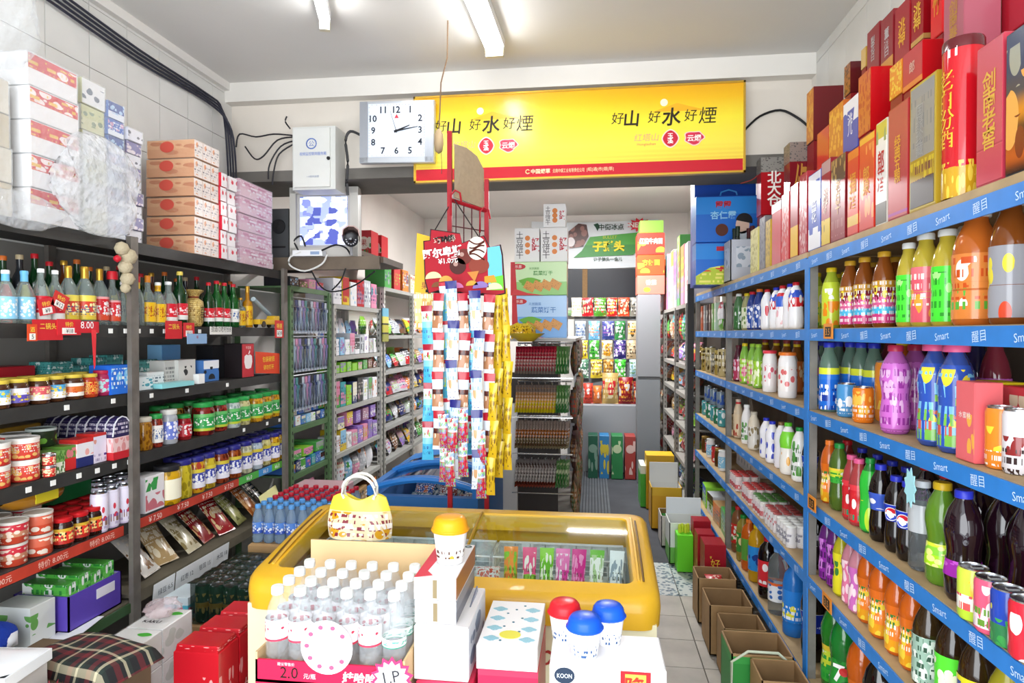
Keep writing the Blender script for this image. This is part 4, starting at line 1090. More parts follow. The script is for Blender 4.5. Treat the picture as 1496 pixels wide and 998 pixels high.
row(R1, RZ['tea'], 1.03, [
 btl(1222, 'second-rank berry juice bottle with yellow cap', bottle('tea', .235, .033, lemon, YC, fr('d8506a', [('c8d84a', 4, .5, 0, 1)], 208))),
 btl(1236, 'second-rank berry juice bottle with yellow cap', bottle('tea', .235, .033, lemon, YC, fr('d8506a', [('c8d84a', 4, .5, 0, 1)], 208))),
 btl(1276, 'second-rank iced-tea bottle with gold cap', teab), btl(1308, 'second-rank iced-tea bottle with gold cap', teab), btl(1330, 'second-rank iced-tea bottle with gold cap', teab),
 btl(1418, 'second-rank carrot-juice bottle with white cap', bottle('tea', .28, .045, juiceO, WCAP, l_big, cap_r=.028)),
], group='bottles on the tea shelf')
ylab = [fr('e8e8ec', [('d02a3a', 4, .45, .3, .7)], 210), fr('x', [('f0f0f4', 6, .3, 0, 1)], 211, [(0, 'eeeef2'), (.55, 'd02a34'), (.8, '3a5ac8')]), fr('x', [('e8b0b8', 5, .4, .1, .6)], 212, [(0, 'f0ecee'), (.6, '3a62c8'), (.9, 'd0303a')])]
row('on the tea shelf beyond the post', RZ['tea'], RF, [
 btl(1080, 'green clear bottle with pale cap', bottle('tea', .235, .033, liquid('6a9a6a', .5), WCAP, fr('3a6a3a', [('e0e8e0', 6, .4, .2, .8)], 213))),
 btl(1091, 'pale tea bottle with yellow cap', bottle('tea', .225, .032, liquid('c8c890', .5), YC, fr('d8dcc0', [('6a8a4a', 6, .4, 0, 1)], 214))),
 btl(1100, 'dark blue sports bottle with red cap', bottle('tea', .225, .032, liquid('2a3f8a', .2), RCAP, fr('2a4a9a', [('e0e0ec', 6, .4, 0, 1)], 215))),
 btl(1110, 'dark blue sports bottle with orange cap', bottle('tea', .23, .033, liquid('2a3f8a', .2), OC, fr('2a4a9a', [('e0e0ec', 6, .4, 0, 1)], 215))),
] + [btl(px, 'white yogurt-drink bottle with red and blue print', bottle('sleeve', .215, .033, M('ecebee', .3), [RCAP, BC][i % 2], ylab[i % 3])) for i, px in enumerate((1122, 1133, 1144, 1154, 1164))], group='bottles on the tea shelf beyond the post')
for i, (px, c) in enumerate(((1028, 'b0502a'), (1032, '8a8a8a'), (1036, '3a2a2a'), (1040, '5a3a2a'), (1044, '6a9a4a'), (1048, 'b0c8b0'))):
 y = yx(px, .90)
 spawn(carton(.075, .055, .20, M(c, .4), P(c, [('e8e4d8', 6, .4, .3, .8)], seed=220 + i), '-X'), 'drink_carton', f'{ORD[i]} slim drink carton from the far end of the tea shelf', 'carton', (.92, y, RZ['tea']), 0, 'slim drink cartons')
spawn(bag(.12, .20, .05, P([(0, '6aa84a'), (.4, 'e8e4e6'), (.75, 'd8586a')], [('f4f0f0', 6, .4, .1, .9)], seed=227)), 'snack_bag', 'pink and white pouch at the corner post of the tea shelf', 'bag', (.90, yx(1054, .90), RZ['tea']), -math.pi / 2)

# ---- juice shelf
R2 = 'on the juice shelf'
bluebody = M('1f62c4', .12, trans=.25, coat=.5)
l_blue = fr('x', [('e8eef4', 8, .28, 0, .6), ('1a3a9a', 5, .4, 0, .5)], 231, [(0, '1f6ad0'), (.72, '2a74d4'), (.84, 'd8e03a')])
l_bluep = fr('x', [('e8eef4', 8, .28, 0, .6)], 232, [(0, '1f86dc'), (.80, 'd85a9a')])
l_mag = fr('c86ac4', [('e0b0dc', 6, .35, .1, .9), ('9a3a9a', 7, .3, 0, 1)], 233)
l_pulse = fr('2f52b0', [('e8d83a', 3.6, .42, .25, .95), ('7ac0e8', 5, .5, .1, .9), ('7aba4a', 5, .35, 0, .6), ('c85a4a', 6, .25, .1, .4)], 234)
cl_blue = liquid('8aa0c8', .6)
bt_b = bottle('tea', .275, .036, liquid('7a9a8a', .5), BC, l_blue, zone=(.03, .62), cap_r=.021)
pulse = bottle('sleeve', .28, .041, M('3a56a8', .12, trans=.3, coat=.5), PC, l_pulse, zone=(.05, .80), cap_r=.030, cap_h=.07)
magb = bottle('waist', .275, .042, M('b860b0', .15, trans=.2, coat=.4), M('b02a4a', .35), l_mag, zone=(.03, .78), cap_r=.022)
def drink(c, seed, b2='f0e0a0'): return can(.122, .033, fr(c, [(b2, 4, .4, .2, .9), ('f4f4f0', 9, .3, .1, .5)], seed))
row(R2, RZ['juice'], RF, [
 btl(1188, 'blue bottle with pink neck band and blue cap', bottle('tea', .26, .034, liquid('9aa0b0', .5), BC, l_bluep, zone=(.03, .62), cap_r=.02)),
 btl(1211, 'big blue and yellow soda bottle with blue cap', bt_b),
 (1236, 'drink_can', 'blue drink can beside the orange cans', 'can', drink('4a90c8', 235, 'e8eef4')),
 (1262, 'drink_can', 'orange drink can at the shelf edge', 'can', drink('e07a1e', 236, 'f0b84a')),
 btl(1310, 'large magenta juice bottle with red cap', magb),
 btl(1364, 'blue fruit-print vitamin drink bottle with pink cap', pulse), btl(1396, 'blue fruit-print vitamin drink bottle with pink cap', pulse),
 (1460, 'drink_can', 'orange-juice can before the yellow carton', 'can', can(.14, .033, fr('e8862a', [('f2d23a', 3, .5, .3, .7), ('f0f0ec', 9, .3, .05, .3)], 237))),
 (1491, 'drink_can', 'white and brown coffee can before the yellow carton', 'can', can(.14, .030, fr('d8d4d8', [('8a2a2a', 4, .4, .3, .6), ('3a2a2a', 7, .4, 0, .4)], 238))),
], group='drinks on the juice shelf')
row(R2, RZ['juice'], 1.02, [btl(px, 'second-rank blue and yellow soda bottle', bt_b) for px in (1204, 1225, 1243, 1260, 1276)] + [
 (1296, 'drink_can', 'tall orange can behind the magenta bottle', 'can', can(.21, .036, fr('e08a2a', [('f0c84a', 4, .4, .2, .9)], 239))),
 btl(1318, 'second-rank yellow-capped juice bottle', bottle('tea', .29, .036, juiceO, YC, l_big)),
 btl(1336, 'second-rank magenta juice bottle', magb)] + [btl(px, 'second-rank vitamin drink bottle with pink cap', pulse) for px in (1370, 1402)], group='drinks on the juice shelf')
row(R2, RZ['juice'], 1.12, [btl(px, ['dark red bottle with yellow cap in the third rank', 'dark red bottle with red cap in the third rank', 'dark bottle with blue cap in the third rank'][i % 3], bottle('tea', .30, .038, M(['7a2a3a', '6a1a2a', '2a2a5a'][i % 3], .1, coat=.5), [YC, RCAP, BC][i % 3], l_mag)) for i, px in enumerate((1225, 1250, 1275, 1300, 1325, 1350, 1378, 1405, 1430, 1455))], group='bottles in the third rank of the juice shelf')
def rbox(label, px, X, Z, d, mat, face=None, words_=None, wcol='f4f4f0', name='drink_carton', cat='carton', vertical=False, wh=.25, group=None):
 y = yx(px, X) + d[1] / 2
 r = spawn(carton(d[0], d[1], d[2], mat, face, '-X'), name, label, cat, (X + d[0] / 2, y, Z), 0, group)
 if words_: write(r, words_, (-d[0] / 2 - .002, 0, d[2] * .58), '-X', h=d[2] * wh, color=wcol, vertical=vertical, wmax=d[1] * .8)
 return r
rbox('salmon-pink peach juice carton before the vitamin drinks', 1432, .885, RZ['juice'], (.06, .075, .19), M('e0656a', .4), P('e2686e', [('f0b04a', 4, .45, .1, .6)], seed=241), '水蜜桃', 'f6f0ea', wh=.08)
rbox('bright yellow juice carton behind the orange-juice can', 1466, .985, RZ['juice'], (.06, .10, .185), M('e6d61e', .4), P('e8da22', [('e87aa0', 4, .35, .6, .95), ('8ac04a', 5, .3, .1, .8)], seed=242))
rbox('red and yellow juice carton at the near end of the juice shelf', 1500, .985, RZ['juice'], (.06, .10, .18), M('d0303a', .4), P('d8404a', [('f0e0c0', 4, .4, .1, .9)], seed=243))
R2b = 'on the juice shelf beyond the post'
milk = M('ece9e8', .25)
row(R2b, RZ['juice'], RF, [
 btl(1079, 'dark plum bottle with red label', bottle('tea', .235, .032, M('4a1a2a', .1, coat=.5), M('5a1a2a', .4), fr('b03a5a', [('e8c8d8', 6, .4, 0, 1)], 251))),
 btl(1089, 'lime and pink flower bottle with yellow cap', bottle('tea', .25, .030, M('8ac04a', .15, trans=.2), YC, fr('9ac83a', [('d8608a', 3, .45, 0, 1), ('e8f0c8', 6, .4, 0, 1)], 252))),
 btl(1099, 'lime and pink flower bottle with green cap', bottle('tea', .25, .030, M('8ac04a', .15, trans=.2), M('9ac83a', .4), fr('b8d05a', [('d8608a', 3, .45, 0, 1), ('e8f0c8', 6, .4, 0, 1)], 253))),
 btl(1109, 'lime flower bottle with green cap', bottle('tea', .25, .030, M('8ac04a', .15, trans=.2), M('9ac83a', .4), fr('9ac83a', [('e8f0c8', 5, .5, 0, 1)], 254))),
 btl(1126, 'white milk-drink bottle with pink print and red cap', bottle('jar', .225, .036, milk, M('d83a4a', .4), fr('ece6e6', [('d86a7a', 5, .4, .2, .9)], 255))),
 btl(1152, 'white milk-drink bottle with orange cap', bottle('jar', .225, .042, milk, OC, fr('ece6e2', [('d86a6a', 5, .35, .2, .9)], 256))),
], group='bottles on the juice shelf beyond the post')
row(R2b, RZ['juice'], 1.02, [btl(px, 'second-rank dark bottle with yellow collar and brown cap', bottle('tea', .275, .033, M('7a4a1a', .1, coat=.5), M('8a3a3a', .4), fr('c8703a', [('f0d8b0', 5, .4, 0, 1)], 257), neck=YC)) for px in (1118, 1134, 1150, 1164)], group='bottles on the juice shelf beyond the post')
row('at the far end of the juice shelf', RZ['juice'], RF, [(px, 'food_can', ['gold-labelled tall can', 'pale gold tall can', 'grey-labelled can'][i % 3], 'can', can([.19, .20, .15][i % 3], .040, fr(['a8924a', 'b8a878', '8a8a80'][i % 3], [('4a3a1a', 6, .4, .1, .9), ('e8e0c8', 5, .4, .2, .8)], 260 + i))) for i, px in enumerate((1032, 1039, 1046, 1052, 1058))], group='cans at the far end of the juice shelf')

# ---- soda shelf
R3 = 'on the soda shelf'
l_pepsi = fr('x', [('c8d4f0', 8, .22, .1, .5)], 271, [(0, '2038b4'), (.97, 'd0d8f0')])
l_mir = fr('x', [('e8c83a', 3.6, .45, 0, .7), ('3a7a3a', 6, .22, .5, .8), ('f6ecd8', 8, .25, .3, .8)], 272, [(0, 'e09a1e'), (.25, 'e8802a'), (.8, 'd86a1e')])
l_7 = fr('x', [('f0f0e8', 6, .3, .2, .8), ('2a9a3a', 5, .4, 0, .7)], 273, [(0, '3aa83a'), (.4, 'c8d83a'), (.85, 'e8c83a')])
l_red = fr('x', [('f0e8e8', 4, .35, .1, .9), ('2a8a6a', 5, .25, 0, .3)], 274, [(0, 'c8242e'), (.85, 'd83a44')])
l_grape = fr('8a2a9a', [('c87ad0', 4, .4, 0, 1), ('4a1a5a', 5, .4, 0, 1)], 275)
orangeS = M('d8661a', .10, trans=.25, coat=.5); limeS = M('6a9a2a', .10, trans=.35, coat=.5); greenS = M('1f8a34', .10, trans=.3, coat=.5); purpS = M('1c0a14', .07, coat=.8)
def pepsi_disc(parts_label):
 m = MB()
 return m
pep = bottle('waist', .235, .033, cola, BC, l_pepsi, cap_r=.017)
row(R3, RZ['soda'], RF, [
 btl(1186, 'cola bottle with blue label beside the post', pep),
 btl(1204, 'orange soda bottle with orange cap', bottle('waist', .25, .033, orangeS, OC, l_mir, zone=(.03, .62))),
 btl(1226, 'green-capped lime soda bottle with yellow label', bottle('waist', .255, .036, M('5a7a2a', .1, trans=.4, coat=.5), GRC, l_7)),
 btl(1246, 'red-sleeved fruit bottle with pink cap', bottle('tea', .235, .031, liquid('b8484a', .3), PC, l_red)), btl(1258, 'red-sleeved fruit bottle with pink cap', bottle('tea', .235, .031, liquid('b8484a', .3), PC, l_red)),
 btl(1272, 'bright green sleeved bottle with dark green cap', bottle('sleeve', .25, .032, greenS, GRC, fr('2fb83a', [('c8e83a', 3.4, .4, 0, .5)], 276))),
 btl(1290, 'cola bottle with blue label and white patch', bottle('waist', .25, .034, cola, BC, fr('x', [('e8e8f0', 3, .5, .1, .8)], 277, [(0, '3a58b8')]), cap_r=.017)),
 btl(1312, 'cola bottle with blue label and globe mark', pep), btl(1330, 'cola bottle with blue label and globe mark', pep),
 btl(1349, 'clear ice-water bottle with grey label', bottle('pet', .255, .035, clear('dfe6ea'), M('cfd6dc', .4), fr('b4b8bc', (), 278), zone=(.42, .72), cap_r=.020)),
 btl(1378, 'waisted green grape soda bottle with gold cap', bottle('waist', .275, .041, limeS, M('c8a41e', .35), fr('x', [('e8f08a', 5, .4, 0, 1)], 279, [(0, 'a8e01e'), (.5, '8ad03a'), (.85, 'd8e83a')]), zone=(.18, .40), cap_r=.022)),
 btl(1412, 'dark purple soda bottle with violet label', bottle('waist', .28, .043, purpS, BC, fr('a02aa8', [('c85ad0', 4, .3, 0, 1)], 280), zone=(.22, .36), cap_r=.020)),
], group='soda bottles on the soda shelf')
row(R3, RZ['soda'], 1.02, [btl(px, d, p) for px, d, p in [(1240, 'second-rank red-capped bottle', bottle('tea', .24, .032, liquid('a8383a', .3), RCAP, l_red))] * 1 + [(px, 'second-rank cola bottle with blue cap', pep) for px in (1262, 1284, 1306, 1328)] + [(px, 'second-rank purple soda bottle', bottle('waist', .27, .040, purpS, RCAP, l_grape)) for px in (1355, 1385)] + [(px, 'near-black soda bottle behind the cans', bottle('waist', .28, .043, purpS, BC, None, cap_r=.020)) for px in (1434, 1470, 1505)]], group='soda bottles on the soda shelf')
# a globe mark on cola labels that face the aisle
def globe(parent, R, z, ang, s=.018):
 a = ang
 def disc(col, pts):
  vs = [(R * math.sin(x * s / R), -R * math.cos(x * s / R), z + y * s) for x, y in pts]
  return MB().add(vs, [tuple(range(len(vs)))]).mesh('globe_mark', M(col, .4))
 up = [(math.cos(t), math.sin(t)) for t in [math.pi * k / 10 for k in range(11)]]
 full = [(1.12 * math.cos(2 * math.pi * k / 20), 1.12 * math.sin(2 * math.pi * k / 20)) for k in range(20)]
 for i, (c, pts, e) in enumerate((('f4f4f6', full, .0), ('d02030', [(x * .95, y * .85 + .12) for x, y in up], .0005), ('2442b8', [(-x * .95, -y * .8 - .18) for x, y in up], .0005))):
  o = obj('globe_mark', disc(c, pts), parent, (0, 0, 0), (0, 0, ang))
  o.scale = (1 + e * 40, 1 + e * 40, 1)
for o in list(COL.objects):
 if o.get('label') and 'globe mark' in o['label']:
  globe(o, .0362, .118, -math.pi / 2 + .75 - o.rotation_euler.z)
l_can = [fr('x', [('e8c83a', 3, .4, .4, .9), ('e05a5a', 5, .3, .1, .5)], 285, [(0, 'b8d83a'), (.2, 'eef0e4'), (.5, 'c8dc4a')]), fr('e05a78', [('f4e0e4', 4, .4, .1, .9), ('6a9a3a', 6, .3, .1, .5)], 286), fr('x', [('d8d84a', 3, .4, .2, .9), ('3a9a4a', 4, .4, 0, .5)], 287, [(0, '2f7a4a'), (.4, '2444a8')]), fr('d02838', [('f0ecec', 3.4, .4, 0, .8)], 288)]
for i, (px, X) in enumerate(((1426, .885), (1452, .885), (1478, .885), (1506, .885))):
 spawn(can(.122, .033, l_can[i]), 'drink_can', ['pineapple drink can with green and white print at the soda shelf edge', 'rose-pink drink can at the soda shelf edge', 'blue and green drink can at the soda shelf edge', 'red drink can at the soda shelf edge'][i], 'can', (X, yx(px, X), RZ['soda']), 0, 'cans on the soda shelf edge')
ice = thing('price_star', 'pale blue starburst price card before the ice-water bottle', 'card', G(1329, 712, X=.872))
pts = []
for k in range(18):
 a = 2 * math.pi * k / 18; rr = .045 if k % 2 else .032
 pts.append((rr * .75 * math.cos(a), rr * 1.25 * math.sin(a)))
obj('body', MB().prism(pts, .002, axis='X').mesh('body', M('a8e0ea', .4)), ice)
R3b = 'on the soda shelf beyond the post'
lb = fr('e8e8e6', [('5a9a4a', 4, .4, .1, .9), ('3a6a3a', 6, .3, .2, .8)], 291)
row(R3b, RZ['soda'], RF, [
 btl(1078, 'bean-drink bottle with red collar', bottle('tea', .25, .030, M('cbb69a', .3), M('c8b8a8', .4), fr('d8c0a0', [('a83a2a', 4, .4, 0, .7)], 292), neck=RCAP)),
 btl(1091, 'white bottle with green leaf print', bottle('tea', .24, .031, milk, WCAP, lb)), btl(1103, 'pale coconut bottle with brown base', bottle('tea', .22, .034, M('cfc4b0', .3), M('b8b0a0', .4), fr('d4d0c8', [('8a7a5a', 5, .3, 0, 1)], 293))),
 btl(1120, 'white milk bottle with royal blue cap', bottle('sleeve', .215, .034, milk, BC, fr('ecebf0', [('3a4ac0', 5, .3, .1, .9)], 294))), btl(1130, 'white milk bottle with royal blue cap', bottle('sleeve', .215, .034, milk, BC, fr('ecebf0', [('3a4ac0', 5, .3, .1, .9)], 294))),
 btl(1141, 'white bottle with violet print and brown cap', bottle('sleeve', .23, .033, milk, M('7a5a3a', .4), fr('e6e4ec', [('7a4a8a', 4, .4, .1, .9)], 295))),
 btl(1153, 'lime-topped white milk bottle', bottle('sleeve', .245, .038, milk, M('5ac02a', .4), fr('x', [('e8a83a', 4, .3, .1, .5)], 296, [(0, 'ece8e0'), (.6, '7ad03a')]))),
 btl(1168, 'white bottle with green stripe next to the blue post', bottle('sleeve', .245, .034, milk, GRC, lb)),
], group='bottles on the soda shelf beyond the post')
row('at the far end of the soda shelf', RZ['soda'], RF, [(px, 'drink_can', ['teal and white drink can', 'green beer can'][i % 2], 'can', can(.122, .033, fr(['4a9aa0', '2f7a5a'][i % 2], [('e8eef0', 4, .5, .2, .9)], 300 + i % 2))) for i, px in enumerate((1032, 1038, 1044, 1050, 1056))], group='cans at the far end of the soda shelf')
row('at the far end of the soda shelf', RZ['soda'] + .124, RF, [(px, 'drink_can', 'dark blue can stacked on the teal cans', 'can', can(.122, .030, fr('7a8a98', [('3a5aa8', 4, .5, .2, .9)], 302))) for px in (1035, 1044, 1053)], group='cans at the far end of the soda shelf')

# ---- orange shelf
R4 = 'on the shelf below the sodas'
row(R4, RZ['orange'], RF, [
 btl(1196, 'cola bottle with white and black label', bottle('waist', .235, .033, cola, BLK, fr('x', [('d8dce0', 3, .5, 0, 1)], 311, [(0, '2a2a30')]))),
 btl(1212, 'grape soda bottle with dark cap', bottle('waist', .25, .033, M('5a1f6a', .1, coat=.5), BLK, l_grape, zone=(.04, .66))), btl(1222, 'grape soda bottle with dark cap', bottle('waist', .25, .033, M('5a1f6a', .1, coat=.5), BLK, l_grape, zone=(.04, .66))),
 btl(1234, 'yellow soda bottle with yellow cap', bottle('waist', .24, .032, liquid('c8c02a'), YC, fr('d8d02a', [('3a7a3a', 5, .3, .4, .8)], 312), zone=(.04, .66))),
 btl(1246, 'pink peach soda bottle', bottle('waist', .24, .032, M('d890a0', .12, trans=.3), PC, fr('e07aa0', [('f4d8e0', 5, .4, 0, 1)], 313), zone=(.04, .66))), btl(1258, 'pink peach soda bottle', bottle('waist', .24, .032, M('d890a0', .12, trans=.3), PC, fr('c86ab8', [('f4d8e0', 5, .4, 0, 1)], 314), zone=(.04, .66))),
 btl(1271, 'orange soda bottle with flame-yellow label', bottle('waist', .25, .034, orangeS, OC, l_mir, zone=(.05, .60))), btl(1292, 'orange soda bottle with flame-yellow label', bottle('waist', .255, .038, orangeS, OC, l_mir, zone=(.05, .60))), btl(1316, 'orange soda bottle with flame-yellow label', bottle('waist', .25, .036, orangeS, OC, l_mir, zone=(.05, .60))),
 btl(1338, 'orange soda bottle with flame-yellow label', bottle('waist', .25, .036, orangeS, OC, l_mir, zone=(.05, .60))),
 btl(1362, 'oolong tea bottle with white cap and pale green label', bottle('tea', .245, .040, M('3a2a14', .1, trans=.2, coat=.5), WCAP, fr('9ab8a8', [('e0e8e0', 5, .4, 0, 1), ('3a5a4a', 7, .3, 0, 1)], 315), zone=(.05, .58), cap_r=.022)),
 btl(1396, 'dark tea bottle with neon green label and yellow cap', bottle('tea', .25, .040, M('2a1a0c', .1, coat=.6), M('d8d83a', .35), fr('5ae03a', [('f0f4d8', 5, .3, .2, .9)], 316), zone=(.05, .58), cap_r=.022)),
 btl(1434, 'dark tea bottle with yellow label and yellow cap', bottle('tea', .25, .040, M('2a1a0c', .1, coat=.6), M('d8d81e', .35), fr('d8d02a', [('3a4a8a', 5, .3, .2, .9)], 317), zone=(.05, .58), cap_r=.022)),
 btl(1478, 'yellow-green tea bottle with yellow cap', bottle('tea', .25, .040, liquid('a8a02a'), M('d8d81e', .35), fr('b8b82a', (), 318), zone=(.05, .50), cap_r=.022)),
], group='bottles on the shelf below the sodas')
row(R4, RZ['orange'], 1.03, [btl(px, 'second-rank orange soda bottle', bottle('waist', .25, .036, orangeS, OC, l_mir, zone=(.05, .60))) for px in (1262, 1282, 1302, 1324, 1348)] + [btl(px, 'second-rank dark red bottle', bottle('waist', .25, .036, M('5a1414', .1, coat=.5), RCAP, l_red)) for px in (1376, 1408, 1442)], group='bottles on the shelf below the sodas')
# little milk bottles in shrink packs, white cartons
def shrink_pack(label, px, X, Z, nx, ny, capm, bodym, labm, name='milk_pack', h=.10, r=.023):
 p = thing(name, label, 'pack', (X, yx(px, X), Z), 0, 'shrink packs of small milk bottles')
 pb = bottle('jar', h, r, bodym, capm, labm, n=10)
 for i in range(nx):
  for j in range(ny):
   b = obj('bottle', pb[0][1], p, ((i - (nx - 1) / 2) * r * 2.05, (j - (ny - 1) / 2) * r * 2.05, 0))
   for q in pb[1:]: obj(q[0], q[1], b)
 obj('wrap', MB().box((0, 0, h * .47), (nx * r * 2.06 + .004, ny * r * 2.06 + .004, h * .93)).mesh('wrap', film('f4eaec', .18)), p)
 return p
lr = fr('x', [('f4e8ea', 6, .4, .1, .9)], 321, [(0, 'c82a34'), (.5, 'e8d8da')])
shrink_pack('shrink pack of milk bottles with red tops by the white cartons', 1088, .945, RZ['orange'], 3, 4, M('b83a3a', .4), M('e6d8d4', .3), lr)
shrink_pack('shrink pack of milk bottles with red tops in the middle of the bay', 1108, .945, RZ['orange'], 3, 4, M('b83a3a', .4), M('e6d8d4', .3), lr)
shrink_pack('shrink pack of milk bottles with green tops', 1126, .945, RZ['orange'], 3, 4, M('4a7a3a', .4), M('e6e2dc', .3), lr)
shrink_pack('shrink pack of white milk bottles behind the blue post', 1146, .945, RZ['orange'], 3, 4, M('a84a4a', .4), M('e8e6e6', .3), fr('e8e4e6', [('c83a4a', 5, .3, .2, .9)], 322))
shrink_pack('shrink pack of clear-topped milk bottles beside the blue post', 1166, .945, RZ['orange'], 3, 4, WCAP, M('e8e6e6', .3), fr('e4e4e6', [('8a8a9a', 5, .3, .2, .9)], 323))
for i, px in enumerate((1109, 1104, 1099, 1094, 1089, 1084)):
 pass
for i in range(6):
 y = yx(1104, 1.09) + i * .085
 spawn(carton(.10, .08, .155, M('dcdce2', .4), P('e4e4ea', [('8a92a4', 5, .25, .2, .8)], seed=331), '-X'), 'drink_carton', f'{ORD[i]} white milk carton behind the milk packs from the entrance', 'carton', (1.12, y, RZ['orange']), 0, 'white milk cartons')
row('at the far end of the shelf below the sodas', RZ['orange'], RF, [(px, 'food_jar', ['brown-labelled jar', 'blue-labelled bottle', 'red drink can'][i % 3], 'jar', [jar(.13, .036, M('5a3a1a', .1, coat=.5), M('8a6a2a', .4), lab_red), bottle('jar', .15, .034, milk, WCAP, lab_blue), can(.122, .033, fr('c83a3a', [('e8d8d8', 4, .4, .1, .9)], 335))][i % 3]) for i, px in enumerate((1032, 1039, 1046, 1052, 1058))], group='goods at the far end of the shelf below the sodas')

# ---- lowest shelf of the rack
R5 = 'on the lowest drinks shelf'
big2 = lambda c, cap, l, z=(.40, .62): bottle('waist', .345, .052, c, cap, l, zone=z, cap_r=.020, cap_h=.06)
row(R5, RZ['floor'], RF + .02, [
 btl(1192, 'large cola bottle with blue globe label', big2(cola, BC, l_pepsi, (.36, .60))),
 btl(1214, 'large lime soda bottle with yellow and green label', big2(M('2a8a2a', .1, trans=.3, coat=.5), GRC, l_7, (.1, .5))),
 btl(1236, 'large green lemon soda bottle marked seven', big2(greenS, GRC, fr('2a9a3a', [('1f7a2a', 4, .4, 0, 1)], 341), (.1, .5))),
 btl(1262, 'large orange soda bottle', big2(orangeS, OC, l_mir, (.1, .5))),
 btl(1290, 'large dark cola bottle beside the orange one', big2(cola, RCAP, l_red)),
], group='large bottles on the lowest shelf')
for o in list(COL.objects):
 if o.get('label') == 'large green lemon soda bottle marked seven on the lowest drinks shelf':
  me = text_me('7', M('f4f6f4', .4), bend=(.0525, .085), bold=.03)
  obj('lettering', me, o, (0, 0, .125), (0, 0, -math.pi / 2 + .75))
  dm = MB().add([(.0528 * math.sin((.35 + .32 * math.cos(t))), -.0528 * math.cos((.35 + .32 * math.cos(t))), .125 + .016 * math.sin(t)) for t in [2 * math.pi * k / 16 for k in range(16)]], [tuple(range(16))]).mesh('red_spot', M('d03030', .4))
  obj('red_spot', dm, o, (0, 0, .01), (0, 0, -math.pi / 2 + .75))
 if o.get('label') == 'large cola bottle with blue globe label on the lowest drinks shelf':
  globe(o, .0545, .175, -math.pi / 2 + .75, .026)
  obj('lettering', text_me('pepsi', M('f4f6fa', .4), bend=(.0545, .024), bold=.02), o, (0, 0, .135), (0, 0, -math.pi / 2 + .75))
row('on the lowest drinks shelf beyond the post', RZ['floor'], RF, [
 btl(1078, 'green and red labelled juice bottle', bottle('big', .29, .042, liquid('8a5a3a', .2), RCAP, fr('c8302a', [('e8e4d8', 4, .4, .2, .9), ('3a8a3a', 4, .4, 0, .4)], 351))),
 btl(1088, 'green labelled juice bottle', bottle('big', .28, .042, liquid('9a8a3a', .2), GRC, fr('3a8a3a', [('e8d8a0', 4, .4, .2, .9)], 352))),
 btl(1097, 'orange juice bottle with green label', bottle('big', .30, .046, orangeS, OC, fr('5a9a3a', [('e8802a', 4, .5, 0, 1)], 353))),
 btl(1108, 'yellow juice bottle with bright blue label', bottle('big', .32, .050, liquid('d8a41e', .3), YC, fr('2a8ad8', [('1a3a8a', 4, .4, .1, .7)], 354))),
 btl(1124, 'large cola bottle with red and white label', bottle('big', .32, .050, cola, RCAP, fr('d02a34', [('f0e8e8', 4, .4, .1, .9)], 355))),
 btl(1140, 'large clear water bottle with orange and white label', bottle('big', .33, .048, clear('dde8ee'), M('7aa8e0', .4), fr('x', [('3a6ab8', 5, .35, .1, .9)], 356, [(0, 'e8e8ea'), (.15, 'e0e2ea'), (.85, 'd8602a')]), zone=(.2, .48))),
 btl(1161, 'large sky-blue bottle with yellow-lettered label', bottle('big', .34, .050, M('2a7ad0', .15, trans=.2), M('5aa8e8', .4), fr('2a80d8', [('e8e03a', 5, .3, .1, .6), ('f0f4f8', 7, .25, 0, .5)], 357))),
], group='large bottles beyond the post')
# ---------------------------------------------------------------- liquor gift boxes on top of the blue-edged rack
GZ0 = RZ['top'] + .001
used_sup = []
def gz(px, py, X): return G(px, py, X=X).z
def gift(label, px0, px1, yt, yb, X, depth, mat, face=None, text=None, tcol='e8c24a', th=None, base=None, tx=0.0, trim=None):
 """box whose aisle face spans px0 (far) to px1 (near); stands on the board or on a plain box below"""
 ya, yb_ = yx(px1, X), yx(px0, X)
 w = yb_ - ya - .003
 z1 = gz(px1, yt, X)
 z0 = GZ0 if base is None and X < .95 else gz(px1, yb, X)
 yc = (ya + yb_) / 2
 if X >= .95 or base:
  z0 = max(z0, GZ0)
  if z0 - GZ0 > .04:
   h = z0 - GZ0 - .0012
   spawn(carton(depth * .96, w * .96, h, M('8a1a20', .4)), 'gift_box', 'plain box under the ' + label, 'box', (X + depth / 2, yc, GZ0), 0, 'liquor gift boxes')
  else: z0 = GZ0
 H = z1 - z0
 r = spawn(carton(depth, w, H, mat, face, '-X'), 'gift_box', label, 'box', (X + depth / 2, yc, z0), 0, 'liquor gift boxes')
 if text:
  hh = (th or .62) * H
  write(r, text, (-depth / 2 - .0022, -tx * w, H * .52), '-X', h=hh, color=tcol, vertical=True, bold=.015, wmax=w * .62)
 if trim:
  obj('trim_band', MB().box((0, 0, trim[1] * H), (depth + .003, w + .002, trim[2] * H)).mesh('trim_band', M(trim[0], .35, metal=.4)), r)
 return r
rd = lambda c, s=0: M(c, .28, coat=.4)
ornate = lambda c, d, s: P([(0, c)], [(d, 12, .35, 0, 1)], rough=.3, seed=s)
D = .095
X1 = .875
gift('slim pale-yellow gift box at the far end of the top shelf', 1096, 1107, 331, 388, X1, D, rd('d8cf7a'), ornate('d8d088', 'a89a3a', 401))
gift('slim silver patterned gift box next to the pale-yellow one', 1109, 1117, 315, 384, X1, D, rd('7a767a'), ornate('8a868a', '4a464e', 402))
gift('slim gold gift box beside the silver patterned one', 1118, 1125, 320, 381, X1, D, rd('c8a83a'), ornate('c8a83a', '8a6a1a', 403))
gift('bright red gift box with silver top band', 1127, 1140, 293, 378, X1, D, rd('c81e28'), None, trim=('c8c8cc', .93, .14))
